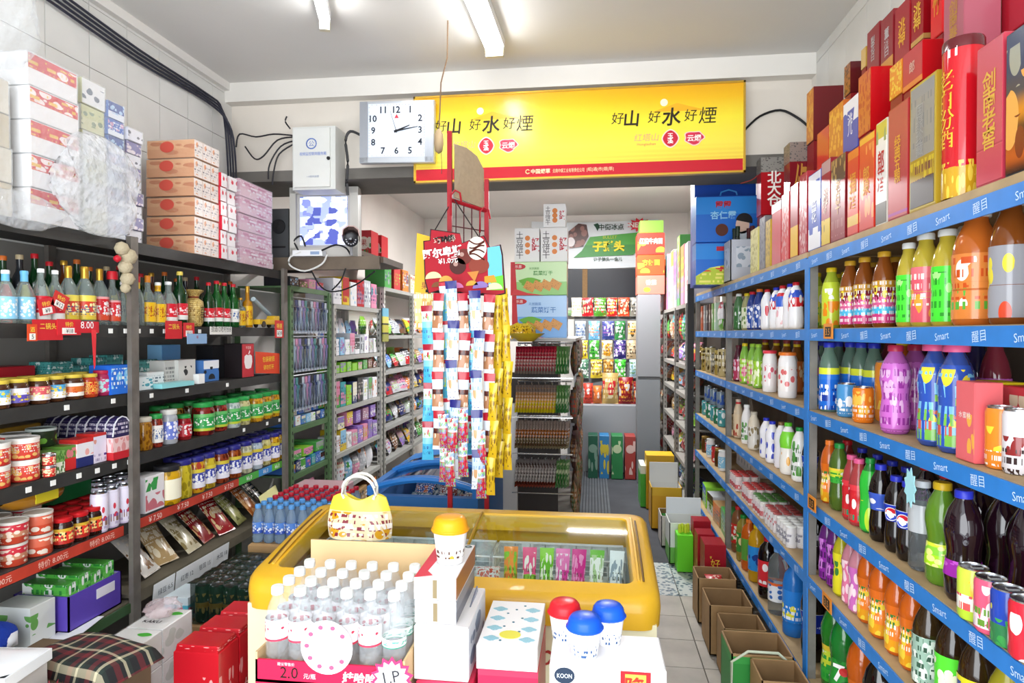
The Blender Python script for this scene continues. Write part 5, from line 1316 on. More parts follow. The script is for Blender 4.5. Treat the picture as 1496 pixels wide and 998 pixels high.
gift('red gift box with pale ornate edge', 1141, 1152, 279, 370, X1, D, rd('b8303a'), ornate('c83a3a', 'd8a8a8', 404))
gift('red gift box with yellow lower half', 1154, 1165, 266, 367, X1, D, rd('8a1c22'), P([(0, 'e0b020'), (.42, '9a2026')], (), rough=.3))
gift('crimson gift box with pale vertical print', 1167, 1178, 250, 362, X1, D, rd('a82a34'), ornate('b03a44', 'e0c8c8', 405))
gift('white gift box with blue swoosh and blue writing', 1180, 1198, 246, 358, X1, D, rd('3a52b0'), P([(0, 'e8e8ee'), (.28, '4058b4'), (.62, 'e6e8f0')], [('4a60b8', 2.5, .3, .2, .9)], rough=.3, seed=406), '蓝花', 'f0f2f8', .34)
gift('dark red gift box with yellow bottom panel', 1199, 1212, 230, 347, X1, D, rd('8a2028'), P([(0, 'd8b838'), (.3, 'a0303a'), (.85, 'b89a9a')], [('6a5a2a', 8, .3, 0, .3)], rough=.3, seed=407), '洮雅', 'f0dcd0', .30)
gift('maroon gift box with arched panel and floral top', 1213, 1234, 222, 344, X1, D, rd('7a1a20'), P([(0, '8c2e36'), (.70, '5a4a3c')], [('b0945a', 9, .4, .72, 1), ('a86a6a', 7, .2, .05, .3)], rough=.3, seed=408), '老白干', 'e8c8a0', .40)
gift('orange-red gift box with gold seal at its foot', 1237, 1253, 214, 336, X1, D, rd('c8242a'), P([(0, 'cc3a2c'), (.10, 'd8b04a'), (.22, 'd04a2e'), (.9, 'd87a2e')], (), rough=.3), '福酒', 'e0a03a', .42)
gift('broad orange-red gift box with gold lid', 1254, 1276, 190, 331, X1, D, rd('c83422'), P([(0, 'c8362c'), (.45, 'd2542e'), (.93, 'e0a83a')], [('e08a4a', 6, .2, .1, .9)], rough=.3, seed=409), '郎泉', 'e8a84a', .30)
gift('white gift box with bold red brush writing', 1278, 1294, 172, 320, X1, D, rd('d8d4c8'), P([(0, '5a5650'), (.2, 'e8e4de'), (.84, 'c8b84a')], [('8a9a6a', 6, .3, .8, 1)], rough=.3, seed=410), '郎酒', 'c02a24', .40)
gift('dusty red gift box with gold five-character writing', 1296, 1325, 143, 300, X1, D, rd('a82830'), P([(0, 'b04448'), (.02, '9a3a8a'), (.05, 'b04448')], (), rough=.3), '经典五粮', 'e0a63a', .42)
b = gift('gold-framed grey box with flower bed print', 1327, 1366, 103, 297, X1, .11, rd('b89a2e'), M('b8a040', .35))
H_ = None
w_ = yx(1327, X1) - yx(1366, X1)
hh = gz(1366, 103, X1) - GZ0
obj('picture', MB().box((-.057, 0, hh * .5), (.001, w_ * .86, hh * .94)).mesh('picture', P([(0, '4a4648'), (.22, 'a88a2a'), (.40, '8f8c88'), (.9, '8a8a8c')], [('c8b02a', 9, .5, .22, .38), ('6a2a3a', 11, .35, .22, .36), ('7a7a7e', 6, .3, .5, .9)], seed=411)), b)
write(b, '国缘珍藏', (-.0585, .01, hh * .62), '-X', h=hh * .4, color='a8a6a4', vertical=True)
# red cylinder
yc = yx(1404, .935)
zc = gz(1402, 62, .90) - GZ0
cy = thing('gift_tube', 'shiny red gift cylinder with gold writing and gold relief foot', 'box', (.905, 1.70, GZ0), 0, 'liquor gift boxes')
R_ = .044
obj('body', MB().lathe([(R_, 0), (R_, zc * .94)], 28).mesh('body', P([(0, 'c89a20'), (.20, 'c01420')], [('e8c84a', 12, .5, 0, .24), ('c81a26', 5, .4, .2, .3)], rough=.12, seed=412, coat=.6)), cy)
obj('lid', MB().lathe([(R_ * 1.02, zc * .93), (R_ * 1.02, zc * .985), (R_ * .96, zc)], 28).mesh('lid', M('5a1018', .2, coat=.5)), cy)
me = text_me('老白汾酒', M('e0b83a', .3), vertical=True, bend=(R_ + .001, .055))
obj('lettering', me, cy, (0, 0, zc * .56), (0, 0, -math.pi / 2 + .1))
obj('price_patch', MB().add([((R_ + .001) * math.sin(a), -(R_ + .001) * math.cos(a), z) for a, z in ((.0, zc * .88), (.5, zc * .88), (.5, zc * .94), (.0, zc * .94))], [(0, 1, 2, 3)]).mesh('price_patch', M('eceaea', .5)), cy, (0, 0, 0), (0, 0, -math.pi / 2 + .3))
gift('rose-pink gift box with gold writing and round seal', 1424, 1463, 48, 262, X1, .11, rd('b8384a'), P([(0, 'c04858'), (.24, 'c85464'), (.25, 'a83848'), (.26, 'c04a5c')], (), rough=.25), '剑南老窖', 'd8a840', .55)
ph = gift('dark gift box with food photograph at the near end', 1466, 1535, 6, 246, X1, .12, rd('2a2f3a'), P([(0, '3a2014'), (.12, 'b8561c'), (.30, '5a2c18'), (.42, 'd0801f'), (.58, '3a3a48'), (.75, '2a3a58')], [('e0a050', 3.5, .30, .1, .7), ('7a3018', 4, .4, .05, .4), ('9a9a8a', 4, .25, .6, .9)], rough=.2, seed=413, interp='EASE'))
# second rank, standing on plain boxes behind
X2 = .985
gift('orange gift box with gold print in the second rank', 1211, 1232, 145, 225, X2, .09, rd('c86a2a'), ornate('c87a34', 'e0a84a', 421))
gift('red gift box in the second rank beside the orange one', 1192, 1209, 183, 245, X2, .09, rd('c01a24'), None)
gift('white and blue gift box in the second rank', 1229, 1251, 137, 216, X2, .09, rd('3a4aa8'), P([(0, '4050b0'), (.55, 'e8e8f0')], [('4050b0', 2.5, .3, .4, .8)], rough=.3, seed=422), '洮儿', 'f0f0f6', .42)
gift('tall red gift box with orange printed aisle face', 1251, 1269, 100, 192, X2, .09, rd('c00c16'), ornate('c86a34', 'b03a2a', 423))
gift('orange gift box with pale figure in the second rank', 1297, 1315, 87, 137, X2, .09, rd('d8802a'), ornate('e08a2a', 'e8c84a', 424))
gift('red gift box lying lengthwise with orange underside', 1316, 1345, 60, 118, X2, .09, rd('bc1018'), P([(0, 'd8803a'), (.14, 'b8343c')], (), rough=.3), '郎', 'd8b0a0', .3)
gift('mauve-red gift box with gold writing in the second rank', 1375, 1405, -40, 84, X2, .09, rd('a0505e'), M('a85a68', .3), '剑南春', 'b8863a', .5)
X3 = 1.085
gift('dark red gift box with orange side in the third rank', 1176, 1186, 129, 207, X3, .14, rd('6a0e16'), ornate('c87a3a', 'e0a84a', 425))
gift('small maroon gift box in the third rank', 1231, 1240, 92, 137, X3, .12, rd('5a1018'), ornate('a0602a', '3a1410', 426))
gift('yellow-edged gift box in the third rank', 1255, 1262, 70, 99, X3, .10, rd('c8a048'), None)
gift('maroon gift box with silver vertical writing', 1264, 1282, 33, 99, X3, .12, rd('8a2028'), M('8e2a32', .3), '梨花白', 'b8b0b0', .55)
gift('maroon gift box with silver writing and yellow foot', 1284, 1302, 15, 99, X3, .12, rd('8a2028'), P([(0, 'c88a3a'), (.2, '8e2a32')], (), rough=.3), '董酒白', 'c0b8b8', .5)
gift('red gift box with gold brush writing in the third rank', 1304, 1326, -4, 87, X3, .12, rd('a01822'), M('a02832', .3), '洮神', 'e0a83a', .45, trim=('c89a3a', .03, .06))
gift('glossy dark red gift box with gold brush writing', 1328, 1346, -16, 57, X3, .12, rd('8a0a14'), M('9a1420', .25), '洮神', 'e0b03a', .55, trim=('c8a05a', .03, .10))
gift('vivid red gift box with orange writing at the top', 1356, 1373, -40, 50, X3, .12, rd('d8141c'), M('d81c22', .3), '竹', 'e0902a', .35)
gift('silver-grey gift box with green edge at the top', 1407, 1456, -50, 57, X3, .12, rd('5a8a4a'), P([(0, '9aa0a6')], [('7a828a', 8, .4, 0, 1)], rough=.4, seed=427), '酒中仙', '7a8088', .5)
gift('red gift box with white top corner at the top', 1458, 1500, -40, 30, X3, .12, rd('b02030'), None)
# two boxes turned to face the shop front at the far end
def facing(label, px0, px1, yt, yb, Y, depth, mat, text=None, tcol='f2ece6', trim=None, x_shift=0.0, support=True):
 a, b_ = G(px0, yt, Y=Y), G(px1, yb, Y=Y)
 w, H = b_.x - a.x, a.z - b_.z
 z0 = b_.z
 if support and z0 - GZ0 > .03:
  spawn(carton(w * .95, depth * .95, z0 - GZ0 - .0012, M('7a1a20', .4)), 'gift_box', 'plain box under the ' + label, 'box', ((a.x + b_.x) / 2, Y + depth / 2, GZ0), 0, 'liquor gift boxes')
 r = spawn(carton(w, depth, H, mat), 'gift_box', label, 'box', ((a.x + b_.x) / 2, Y + depth / 2, z0), 0, 'liquor gift boxes')
 if text: write(r, text, (0, -depth / 2 - .002, H * .45), '-Y', h=H * .62, color=tcol, vertical=True, bold=.02, wmax=w * .6)
 if trim: obj('trim_band', MB().box((0, 0, H * (1 - trim[1] / 2)), (w + .003, depth + .003, H * trim[1])).mesh('trim_band', P(trim[0], [('5a5654', 14, .4, 0, 1)], rough=.3, seed=430)), r)
 return r
facing('red gift box with white brush writing and silver lid, facing the entrance', 1112, 1150, 230, 313, 3.92, .10, rd('a8101c'), '北大仓', trim=('8a8680', .26))
facing('dark red gift box with grey lid and gold rosette, facing the entrance', 1155, 1188, 207, 336, 3.42, .10, rd('7a1420'), '缘', 'c08a3a', trim=('8a7c74', .22))
# wine in a carrier, and the big blue drink cartons at the far end
wy = 4.26
ca = thing('wine_carrier', 'grey-white cardboard wine carrier on the far end of the top shelf', 'carrier', (.965, wy, GZ0))
obj('body', open_box(.20, .20, .26, M('b4b8c2', .5), M('8a8e96', .6))[0][1], ca)
obj('picture', MB().box((-.0, -.1012, .15), (.13, .001, .13)).mesh('picture', P('c8ccd4', [('8a9aa8', 5, .5, 0, 1)], seed=431)), ca)
obj('picture', MB().box((-.1012, 0, .15), (.001, .13, .13)).mesh('picture', P('c8ccd4', [('8a9aa8', 5, .5, 0, 1)], seed=431)), ca)
for i, (dx, dy) in enumerate(((-.045, -.045), (.045, -.045), (-.045, .045), (.045, .045))):
 spawn(bottle('wine', .34, .036, M('0f1a12', .08, coat=.5), [M('1a2a1e', .4), M('4a1418', .4)][i % 2], None, neck=[M('1a2a1e', .4), M('4a1418', .4)][i % 2]), 'wine_bottle', f'dark wine bottle in the grey-white carrier, {["front aisle side", "front wall side", "rear aisle side", "rear wall side"][i]}', 'bottle', (.965 + dx, wy + dy, GZ0 + .008), 0, 'wine bottles in the carrier')
def blue_drink(label, Y, x0, x1, z0, z1, depth, kind):
 bm = P([(0, '1f6ac8'), (.6, '2a86d8'), (.97, '1a4aa8')], (), rough=.3)
 w, H = x1 - x0, z1 - z0
 r = thing('drink_carton', label, 'carton', ((x0 + x1) / 2, Y + depth / 2, z0), 0, 'blue almond drink cartons')
 obj('body', carton(w, depth, H, bm)[0][1], r)
 if kind == 0:
  obj('flower_field', MB().prism([(-w / 2, 0), (w / 2, 0), (w / 2, H * .62), (-w / 2 * .6, H * .4), (-w / 2, H * .2)], .001, axis='Y', base=-depth / 2 - .0012).mesh('flower_field', P('b8c83a', [('d02a2a', 8, .4, .5, 1), ('e8e070', 9, .5, 0, .7)], seed=433)), r)
  obj('red_mark', MB().box((-.06, -depth / 2 - .001, H * .85), (.07, .001, .03)).mesh('red_mark', M('b82434', .4)), r)
  obj('yellow_mark', MB().box((.05, -depth / 2 - .0018, H * .36), (.10, .001, .06)).mesh('yellow_mark', M('e8c81e', .4)), r)
  write(r, '真', (.05, -depth / 2 - .003, H * .36), '-Y', h=.035, color='c02020')
 else:
  write(r, '露露', (-.05, -depth / 2 - .002, H * .80), '-Y', h=.05, color='c02a3a', bold=.03)
  write(r, '杏仁露', (-.05, -depth / 2 - .002, H * .58), '-Y', h=.055, color='9ad0f0', bold=.02)
  obj('round_print', MB().lathe([(.042, 0), (.042, .001)], 20).mesh('round_print', M('5a2a1a', .5)), r, (-.06, -depth / 2 - .0005, H * .26), (math.pi / 2, 0, 0))
  # the portrait of a resting person printed on the carton: hair, face, shoulder as flat print
  pr = MB().prism([(.075 + .045 * math.cos(t), H * .36 + .06 * math.sin(t)) for t in [2 * math.pi * k / 18 for k in range(18)]], .0008, axis='Y', base=-depth / 2 - .0012)
  obj('face_print', pr.mesh('face_print', M('e8c4b0', .5)), r)
  pr = MB().prism([(.085 + .055 * math.cos(t), H * .44 + .055 * math.sin(t)) for t in [-.3 + math.pi * 1.05 * k / 12 for k in range(13)]], .0008, axis='Y', base=-depth / 2 - .0022)
  obj('hair_print', pr.mesh('hair_print', M('1a1618', .5)), r)
  pr = MB().prism([(.02, .01), (w / 2 - .005, .01), (w / 2 - .005, H * .22), (.10, H * .24), (.05, H * .2)], .0008, axis='Y', base=-depth / 2 - .0012)
  obj('shoulder_print', pr.mesh('shoulder_print', M('dfeaf2', .5)), r)
  hd = MB().tube([(-.06, 0, H), (-.05, 0, H + .04), (0, 0, H + .055), (.05, 0, H + .04), (.06, 0, H)], .006, 6)
  obj('handle', hd.mesh('handle', M('3a8ad0', .4)), r)
 return r
a = G(1022, 425, Y=4.45)
blue_drink('blue almond drink carton with flower field, lower of two', 4.46, .70, 1.16, GZ0, GZ0 + .285, .16, 0)
blue_drink('blue almond drink carton with face print, upper of two', 4.46, .70, 1.16, GZ0 + .287, GZ0 + .60, .16, 1)
rb_ = thing('radio_carton', 'dark blue carton with white radio print under the sign', 'carton', (.93, 4.75, GZ0 + .0), 0)
obj('body', carton(.42, .18, .98, M('1a48a8', .35))[0][1], rb_)
obj('radio_print', MB().box((.10, -.0912, .86), (.14, .002, .17)).mesh('radio_print', M('b8c0c8', .4)), rb_)
obj('speaker_print', MB().lathe([(.05, 0), (.05, .001)], 20).mesh('speaker_print', M('6a7078', .5)), rb_, (.10, -.0925, .84), (math.pi / 2, 0, 0))
obj('portrait_print', MB().box((-.10, -.0912, .86), (.14, .002, .16)).mesh('portrait_print', P('28306a', [('c8a898', 3, .4, .2, .8), ('e8e8f0', 5, .25, 0, .4)], seed=435)), rb_)
# cable on the wall behind the boxes
def cable(label, pts, r=.006, col='17171a', name='cable', cat='cable', group=None):
 o = thing(name, label, cat, pts[0], 0, group)
 p0 = Vector(pts[0])
 # smooth the given points (Catmull-Rom)
 P_ = [Vector(p) for p in pts]
 sm = []
 for i in range(len(P_) - 1):
  a, b, c, d = P_[max(i - 1, 0)], P_[i], P_[i + 1], P_[min(i + 2, len(P_) - 1)]
  for t in (0, .25, .5, .75):
   sm.append(.5 * ((2 * b) + (c - a) * t + (2 * a - 5 * b + 4 * c - d) * t * t + (3 * b - a - 3 * c + d) * t ** 3) - p0)
 sm.append(P_[-1] - p0)
 obj('body', MB().tube(sm, r, 6).mesh('body', M(col, .5)), o)
 return o
LWY = 4.005
cable('black cable arching over the wall beside the yellow sign', [G(1088, 190, Y=LWY), G(1110, 170, Y=LWY), G(1140, 161, Y=LWY), G(1165, 172, Y=LWY), G(1180, 184, Y=LWY)], .007)
cable('thin red wire drooping behind the gift boxes at the far end', [G(1082, 268, Y=4.0), G(1100, 262, Y=4.0), G(1112, 250, Y=4.0)], .003, '9a3a34')
# ---------------------------------------------------------------- things on the lintel wall
# the long yellow advertising sign
SY = 3.90
def sp(px, py): return G(px, py, Y=SY)
tl, bl = sp(604, 143), sp(607, 269)
tr, br = sp(1088, 119), sp(1089, 252)
sx0, sx1 = (tl.x + bl.x) / 2, (tr.x + br.x) / 2
sz0, sz1 = (bl.z + br.z) / 2, (tl.z + tr.z) / 2
SW, SH = sx1 - sx0, sz1 - sz0
sign = thing('shop_sign', 'long yellow advertising sign with black brush writing under the beam', 'sign', ((sx0 + sx1) / 2, SY, sz0))
sign.rotation_euler = (0, math.atan2(bl.z - br.z, SW) * .5, 0)
def sign_mat():
 m, N, L, b = new_mat('yellow_sign_print')
 tc = N.new('ShaderNodeTexCoord'); sp_ = N.new('ShaderNodeSeparateXYZ'); L.new(tc.outputs['Generated'], sp_.inputs[0])
 r = ramp(N, [(0, 'f0c83a'), (.2, 'f4d84a'), (.35, 'f6e24e'), (.62, 'f4e23a'), (.85, 'f0bc1e'), (1, 'e8a81a')], 'LINEAR')
 L.new(sp_.outputs['Z'], r.inputs[0])
 w = N.new('ShaderNodeTexWave'); w.wave_type = 'BANDS'; w.bands_direction = 'Z'
 w.inputs['Scale'].default_value = 2.2; w.inputs['Distortion'].default_value = 5; w.inputs['Detail'].default_value = 2; w.inputs['Detail Scale'].default_value = .8
 mp = N.new('ShaderNodeMapping'); mp.inputs['Scale'].default_value = (.35, 1, 3)
 L.new(tc.outputs['Generated'], mp.inputs[0]); L.new(mp.outputs[0], w.inputs['Vector'])
 mx = N.new('ShaderNodeMix'); mx.data_type = 'RGBA'
 mr = N.new('ShaderNodeMapRange'); mr.inputs[1].default_value = .35; mr.inputs[2].default_value = .0; mr.inputs[3].default_value = 0; mr.inputs[4].default_value = .55
 L.new(sp_.outputs['Z'], mr.inputs[0])
 ml = N.new('ShaderNodeMath'); ml.operation = 'MULTIPLY'; L.new(mr.outputs[0], ml.inputs[0]); L.new(w.outputs['Fac'], ml.inputs[1])
 L.new(ml.outputs[0], mx.inputs[0]); L.new(r.outputs[0], mx.inputs[6]); mx.inputs[7].default_value = lin('d89a2a')
 L.new(mx.outputs[2], b.inputs['Base Color'])
 b.inputs['Roughness'].default_value = .22
 return m
obj('panel', MB().box((0, 0, SH / 2), (SW - .02, .03, SH - .02)).mesh('panel', sign_mat()), sign)
fr_ = M('c8a03a', .35, metal=.5)
for c, d in (((0, 0, .006), (SW, .04, .012)), ((0, 0, SH - .006), (SW, .04, .012)), ((-SW / 2 + .006, 0, SH / 2), (.012, .04, SH)), ((SW / 2 - .006, 0, SH / 2), (.012, .04, SH))):
 obj('frame_strip', MB().box(c, d).mesh('frame_strip', fr_), sign)
ft = -.0158
obj('red_band', MB().box((0, ft, .012 + SH * .065), (SW - .03, .001, SH * .13)).mesh('red_band', M('c01e2c', .25)), sign)
def sx(px): return (px - 846.5) / (1088 - 605) * SW
for cx in (0, 268):
 zz = SH * .64
 for px, ch, k in ((647, '好', .13), (667, '山', .18), (699, '好', .13), (723, '水', .20), (750, '好', .13), (774, '煙', .18)):
  write(sign, ch, (sx(px + cx - (6 if cx else 0)), ft - .001, zz + (.004 if k < .15 else 0)), '-Y', h=SH * k, color='2a2012', bold=.02 if ch in '山水' else .0, shear=.10)
 obj('hill_print', MB().prism([(sx(690 + cx), SH * .70), (sx(712 + cx), SH * .755), (sx(725 + cx), SH * .79), (sx(740 + cx), SH * .755), (sx(765 + cx), SH * .70)], .0006, axis='Y', base=ft).mesh('hill_print', M('eab02a', .25)), sign)
 obj('sun_print', MB().lathe([(.022, 0), (.022, .0006)], 18).mesh('sun_print', M('f8f4d0', .25)), sign, (sx(707 + cx), ft + .0002, SH * .80), (math.pi / 2, 0, 0))
 z2 = SH * .40
 write(sign, '红塔山', (sx(682 + cx), ft - .001, z2 + .012), '-Y', h=SH * .085, color='e8a07a', shear=.15)
 write(sign, 'Hongtashan', (sx(682 + cx), ft - .001, z2 - .03), '-Y', h=SH * .04, color='d87a5a')
 def blob(pts, col, d):
  obj('badge', MB().prism(pts, .0006, axis='Y', base=ft - d).mesh('badge', M(col, .3)), sign)
 bx_ = sx(716 + cx)
 dia = [(math.copysign(abs(math.cos(t)) ** 1.25, math.cos(t)), math.copysign(abs(math.sin(t)) ** 1.25, math.sin(t))) for t in [2 * math.pi * k / 24 for k in range(24)]]
 blob([(bx_ + .052 * a, z2 + .056 * b) for a, b in dia], 'f0d8c8', .0004); blob([(bx_ + .044 * a, z2 + .048 * b) for a, b in dia], 'c8283a', .0012)
 write(sign, '玉溪', (bx_, ft - .0024, z2), '-Y', h=SH * .115, color='f8f0ea', vertical=True, bold=.02)
 bx_ = sx(749 + cx)
 fl = [((1 + .12 * math.cos(5 * t)) * math.cos(t), (.75 + .12 * math.sin(3 * t)) * math.sin(t)) for t in [2 * math.pi * k / 30 for k in range(30)]]
 blob([(bx_ + .058 * a, z2 + .056 * b) for a, b in fl], 'f0c8c0', .0004); blob([(bx_ + .051 * a, z2 + .048 * b) for a, b in fl], 'd0304a', .0012)
 write(sign, '云烟', (bx_, ft - .0024, z2 - .003), '-Y', h=SH * .075, color='f8f0ea', bold=.02)
obj('emblem_ring', MB().tube([(sx(778) + .012 * math.cos(t), ft - .001, .012 + SH * .065 + .012 * math.sin(t)) for t in [.6 + 5.1 * k / 14 for k in range(15)]], .003, 5).mesh('emblem_ring', M('f0e0a0', .3)), sign)
write(sign, '中国烟草', (sx(797), ft - .001, .012 + SH * .065), '-Y', h=SH * .055, color='f4e8b8', bold=.02)
write(sign, '云南中烟工业有限责任公司', (sx(838), ft - .001, .012 + SH * .065), '-Y', h=SH * .045, color='f0dca8', wmax=.19)
write(sign, '|昭|通|市|烟|草|', (sx(884), ft - .001, .012 + SH * .065), '-Y', h=SH * .05, color='f0dca8', wmax=.25)

# wall clock hung over the sign's end
CY = 3.84
c0 = G(581, 194, Y=CY)
cw = (G(635, 194, Y=CY).x - G(527, 194, Y=CY).x); chh = G(581, 151, Y=CY).z - G(581, 240, Y=CY).z
clock = thing('wall_clock', 'square silver-framed wall clock with black numerals beside the sign', 'clock', c0)
clock.rotation_euler = (.04, .02, 0)
sil = M('c2c6cc', .3, metal=.5)
obj('case', MB().box((0, 0, 0), (cw, .04, chh)).mesh('case', sil), clock)
obj('side_rail', MB().box((-cw * .44, -.024, 0), (cw * .11, .012, chh * .98)).mesh('side_rail', M('a8acb4', .3, metal=.6)), clock)
obj('side_rail', MB().box((cw * .44, -.024, 0), (cw * .11, .012, chh * .98)).mesh('side_rail', M('a8acb4', .3, metal=.6)), clock)
obj('face', MB().box((0, -.021, .01), (cw * .78, .004, chh * .86)).mesh('face', M('dbe4f6', .35)), clock)
obj('lower_rail', MB().box((0, -.024, -chh * .455), (cw, .012, chh * .08)).mesh('lower_rail', sil), clock)
fy = -.0245
for k in range(1, 13):
 a = math.pi / 2 - k * math.pi / 6
 q = 1 / max(abs(math.cos(a)), abs(math.sin(a)))
 q = min(q, 1.3)
 write(clock, str(k), (cw * .315 * math.cos(a) * q, fy, .01 + chh * .33 * math.sin(a) * q), '-Y', h=chh * .11, color='1c2230', bold=.02)
for k in range(60):
 a = 2 * math.pi * k / 60
 q = min(1 / max(abs(math.cos(a)), abs(math.sin(a))), 1.35)
mb = MB()
for k in range(60):
 a = 2 * math.pi * k / 60; q = 1 / max(abs(math.cos(a)), abs(math.sin(a)))
 mb.box((cw * .37 * math.cos(a) * q, fy, .01 + chh * .41 * math.sin(a) * q), (.003, .001, .003))
o = obj('minute_dots', mb.mesh('minute_dots', M('5a6478', .4)), clock); o['kind'] = 'stuff'
def hand(ang, ln, wd, nm, y):
 o = obj(nm, MB().prism([(-.015, -wd), (ln, -wd * .3), (ln, wd * .3), (-.015, wd)], .0015, axis='Y').mesh(nm, M('14161c', .4)), clock, (0, y, .005), (0, -ang, 0))
hand(math.radians(22), cw * .19, .007, 'hour_hand', -.027); hand(math.radians(10), cw * .29, .005, 'minute_hand', -.0295); hand(math.radians(108), cw * .27, .0015, 'second_hand', -.0315)
obj('hub', MB().lathe([(.007, 0), (.007, .004)], 12).mesh('hub', M('14161c', .4)), clock, (0, -.030, .005), (math.pi / 2, 0, 0))
obj('emblem', MB().prism([(-.014, 0), (.014, 0), (0, .024)], .0008, axis='Y', base=fy).mesh('emblem', M('c83040', .4)), clock, (0, 0, chh * .22))

# hanging pull switch on a wire
hp = G(641, 205, Y=3.55)
sw = thing('pull_switch', 'old oval pull switch hanging on a wire before the sign', 'switch', hp)
obj('body', MB().lathe([(.004, -.075), (.022, -.06), (.028, -.02), (.026, .03), (.014, .055), (.006, .065)], 12).mesh('body', M('a08a6a', .5)), sw)
top = Vector((G(642, -40, Y=3.2).x + .02, 3.3, ZC)) - hp
obj('wire', MB().tube([top, top * .75 + Vector((.01, 0, -.03)), top * .5 + Vector((-.012, 0, 0)), top * .25 + Vector((-.006, 0, 0)), (0, 0, .06)], .004, 5).mesh('wire', M('7a6048', .6)), sw)
obj('pull_cord', MB().tube([(.014, -.004, -.05), (.018, -.004, -.13), (.016, 0, -.19)], .0018, 5).mesh('pull_cord', M('3a3430', .6)), sw)
cl_ = thing('ceiling_cable', 'thin dark cable stub on the ceiling near the single tube', 'cable', G(560, -6, Z=3.335))
obj('body', MB().tube([(-.1, -.05, 0), (.02, .02, -.004), (.06, .03, .0)], .006, 6).mesh('body', M('4a4844', .5)), cl_)

# grey meter cabinet on the wall
MY = 3.86
m0, m1 = G(427, 186, Y=MY), G(490, 276, Y=MY)
mw, mh = m1.x - m0.x, m0.z - m1.z
mc = thing('meter_cabinet', 'pale grey steel cabinet with blue emblem on the wall', 'cabinet', ((m0.x + m1.x) / 2, MY + .08, m1.z))
pg = M('cfd0cc', .4, vary=.06, bscale=6)
obj('body', MB().box((0, 0, mh / 2), (mw, .155, mh)).mesh('body', pg), mc)
dr = obj('door', MB().box((-.01, -.084, mh / 2), (mw - .045, .014, mh - .03)).mesh('door', M('d6d7d3', .4, vary=.05, bscale=6)), mc)
obj('lock', MB().lathe([(.012, 0), (.010, .008)], 12).mesh('lock', M('3a3a3c', .3, metal=.7)), dr, (mw * .36, -.092, mh * .48), (math.pi / 2, 0, 0))
obj('emblem', MB().tube([(.032 * math.cos(t), 0, .032 * math.sin(t)) for t in [2 * math.pi * k / 18 for k in range(18)]], .004, 5, closed=True).mesh('emblem', M('5a74b8', .4)), dr, (-.01, -.092, mh * .72))
write(dr, '公', (-.01, -.0925, mh * .72), '-Y', h=.035, color='5a74b8')
write(dr, '视频监控联网服务箱', (0, -.0925, mh * .56), '-Y', h=.022, color='5a7ac8', wmax=mw * .62)
write(dr, '110联网报警', (0, -.0925, mh * .20), '-Y', h=.014, color='8a96b0', wmax=mw * .4)
# bundle of wires beside the cabinet
wires = [((430, 200), (405, 205), (385, 228), (372, 232), (358, 214)), ((432, 205), (410, 214), (394, 240), (392, 262)), ((430, 210), (408, 225), (400, 250), (398, 270)), ((428, 198), (400, 196), (374, 200), (350, 196), (345, 215)), ((424, 188), (417, 178), (419, 170))]
for i, w in enumerate(wires):
 cable(f'{ORD[i]} loose dark wire looping out of the meter cabinet side', [G(px, py, Y=3.93) for px, py in w], .005, '26242a', 'loose_wire', 'wire', 'loose wires by the meter cabinet')
cable('black cord hanging beside the clock down to the screen', [G(528, 198, Y=3.9), G(512, 192, Y=3.9), G(505, 205, Y=3.9), G(508, 235, Y=3.9), G(507, 262, Y=3.9), G(508, 285, Y=3.9)], .009, '3a3a3c')
# cable bundle under the ceiling along the tiled wall
for i in range(4):
 pts = [(XL + .012 + .0, .9, 3.31 - i * .022), (XL + .016, 1.6, 3.30 - i * .024), (XL + .02, 2.4, 3.25 - i * .024), (XL + .02, 3.1, 3.20 - i * .022), (XL + .02, 3.7, 3.19 - i * .016), (XL + .03 + .015 * i, 3.86, 3.14 - i * .03), (XL + .04 + .018 * i, 3.90, 2.85), (XL + .05 + .018 * i, 3.90, 2.5)]
 cable(f'{ORD[i]} dark cable of the bundle along the tiled wall, counted from the top', pts, .0065, '2b2c3a', 'wall_cable', 'cable', 'cables along the tiled wall')

# board with the screen, camera and router
TY = 4.06
b0, b1 = G(398, 395, Y=TY), G(560, 377, Y=TY)
board = thing('wall_board', 'brown wooden board under the surveillance screen', 'shelf', ((b0.x + b1.x) / 2, TY, 2.165))
bw = b1.x - b0.x
wood = M('5a4a3c', .55, vary=.3, bscale=6)
obj('body', MB().box((.0, .22, .02), (bw, .44, .04)).mesh('body', wood), board)
obj('fascia', MB().box((0, -.012, .0), (bw * .95, .02, .085)).mesh('fascia', M('6f6254', .55, vary=.3, bscale=6)), board)
obj('bracket', MB().box((-bw / 2 - .12, .30, -.015), (.5, .05, .03)).mesh('bracket', M('2a2826', .5)), board)
bz = 2.2062
sc0, sc1 = G(427, 276, Y=4.12), G(523, 366, Y=4.12)
sw_, sh_ = sc1.x - sc0.x, sc0.z - bz
tv = thing('screen', 'grey tube monitor showing a blue surveillance picture', 'monitor', ((sc0.x + sc1.x) / 2, 4.12, bz), .05)
gt = M('b9b6b0', .4)
obj('case', MB().prism([(-sw_ / 2, .0), (sw_ / 2, .0), (sw_ / 2, .05), (sw_ * .34, .30), (-sw_ * .34, .30), (-sw_ / 2, .05)], sh_, base=0).mesh('case', gt), tv)
mb = MB()
for c, d in (((0, -.012, .035), (sw_, .03, .07)), ((0, -.012, sh_ - .02), (sw_, .03, .04)), ((-sw_ * .46, -.012, sh_ / 2), (sw_ * .09, .03, sh_)), ((sw_ * .45, -.012, sh_ / 2), (sw_ * .12, .03, sh_))): mb.box(c, d)
obj('bezel', mb.mesh('bezel', M('c8c5be', .4)), tv)
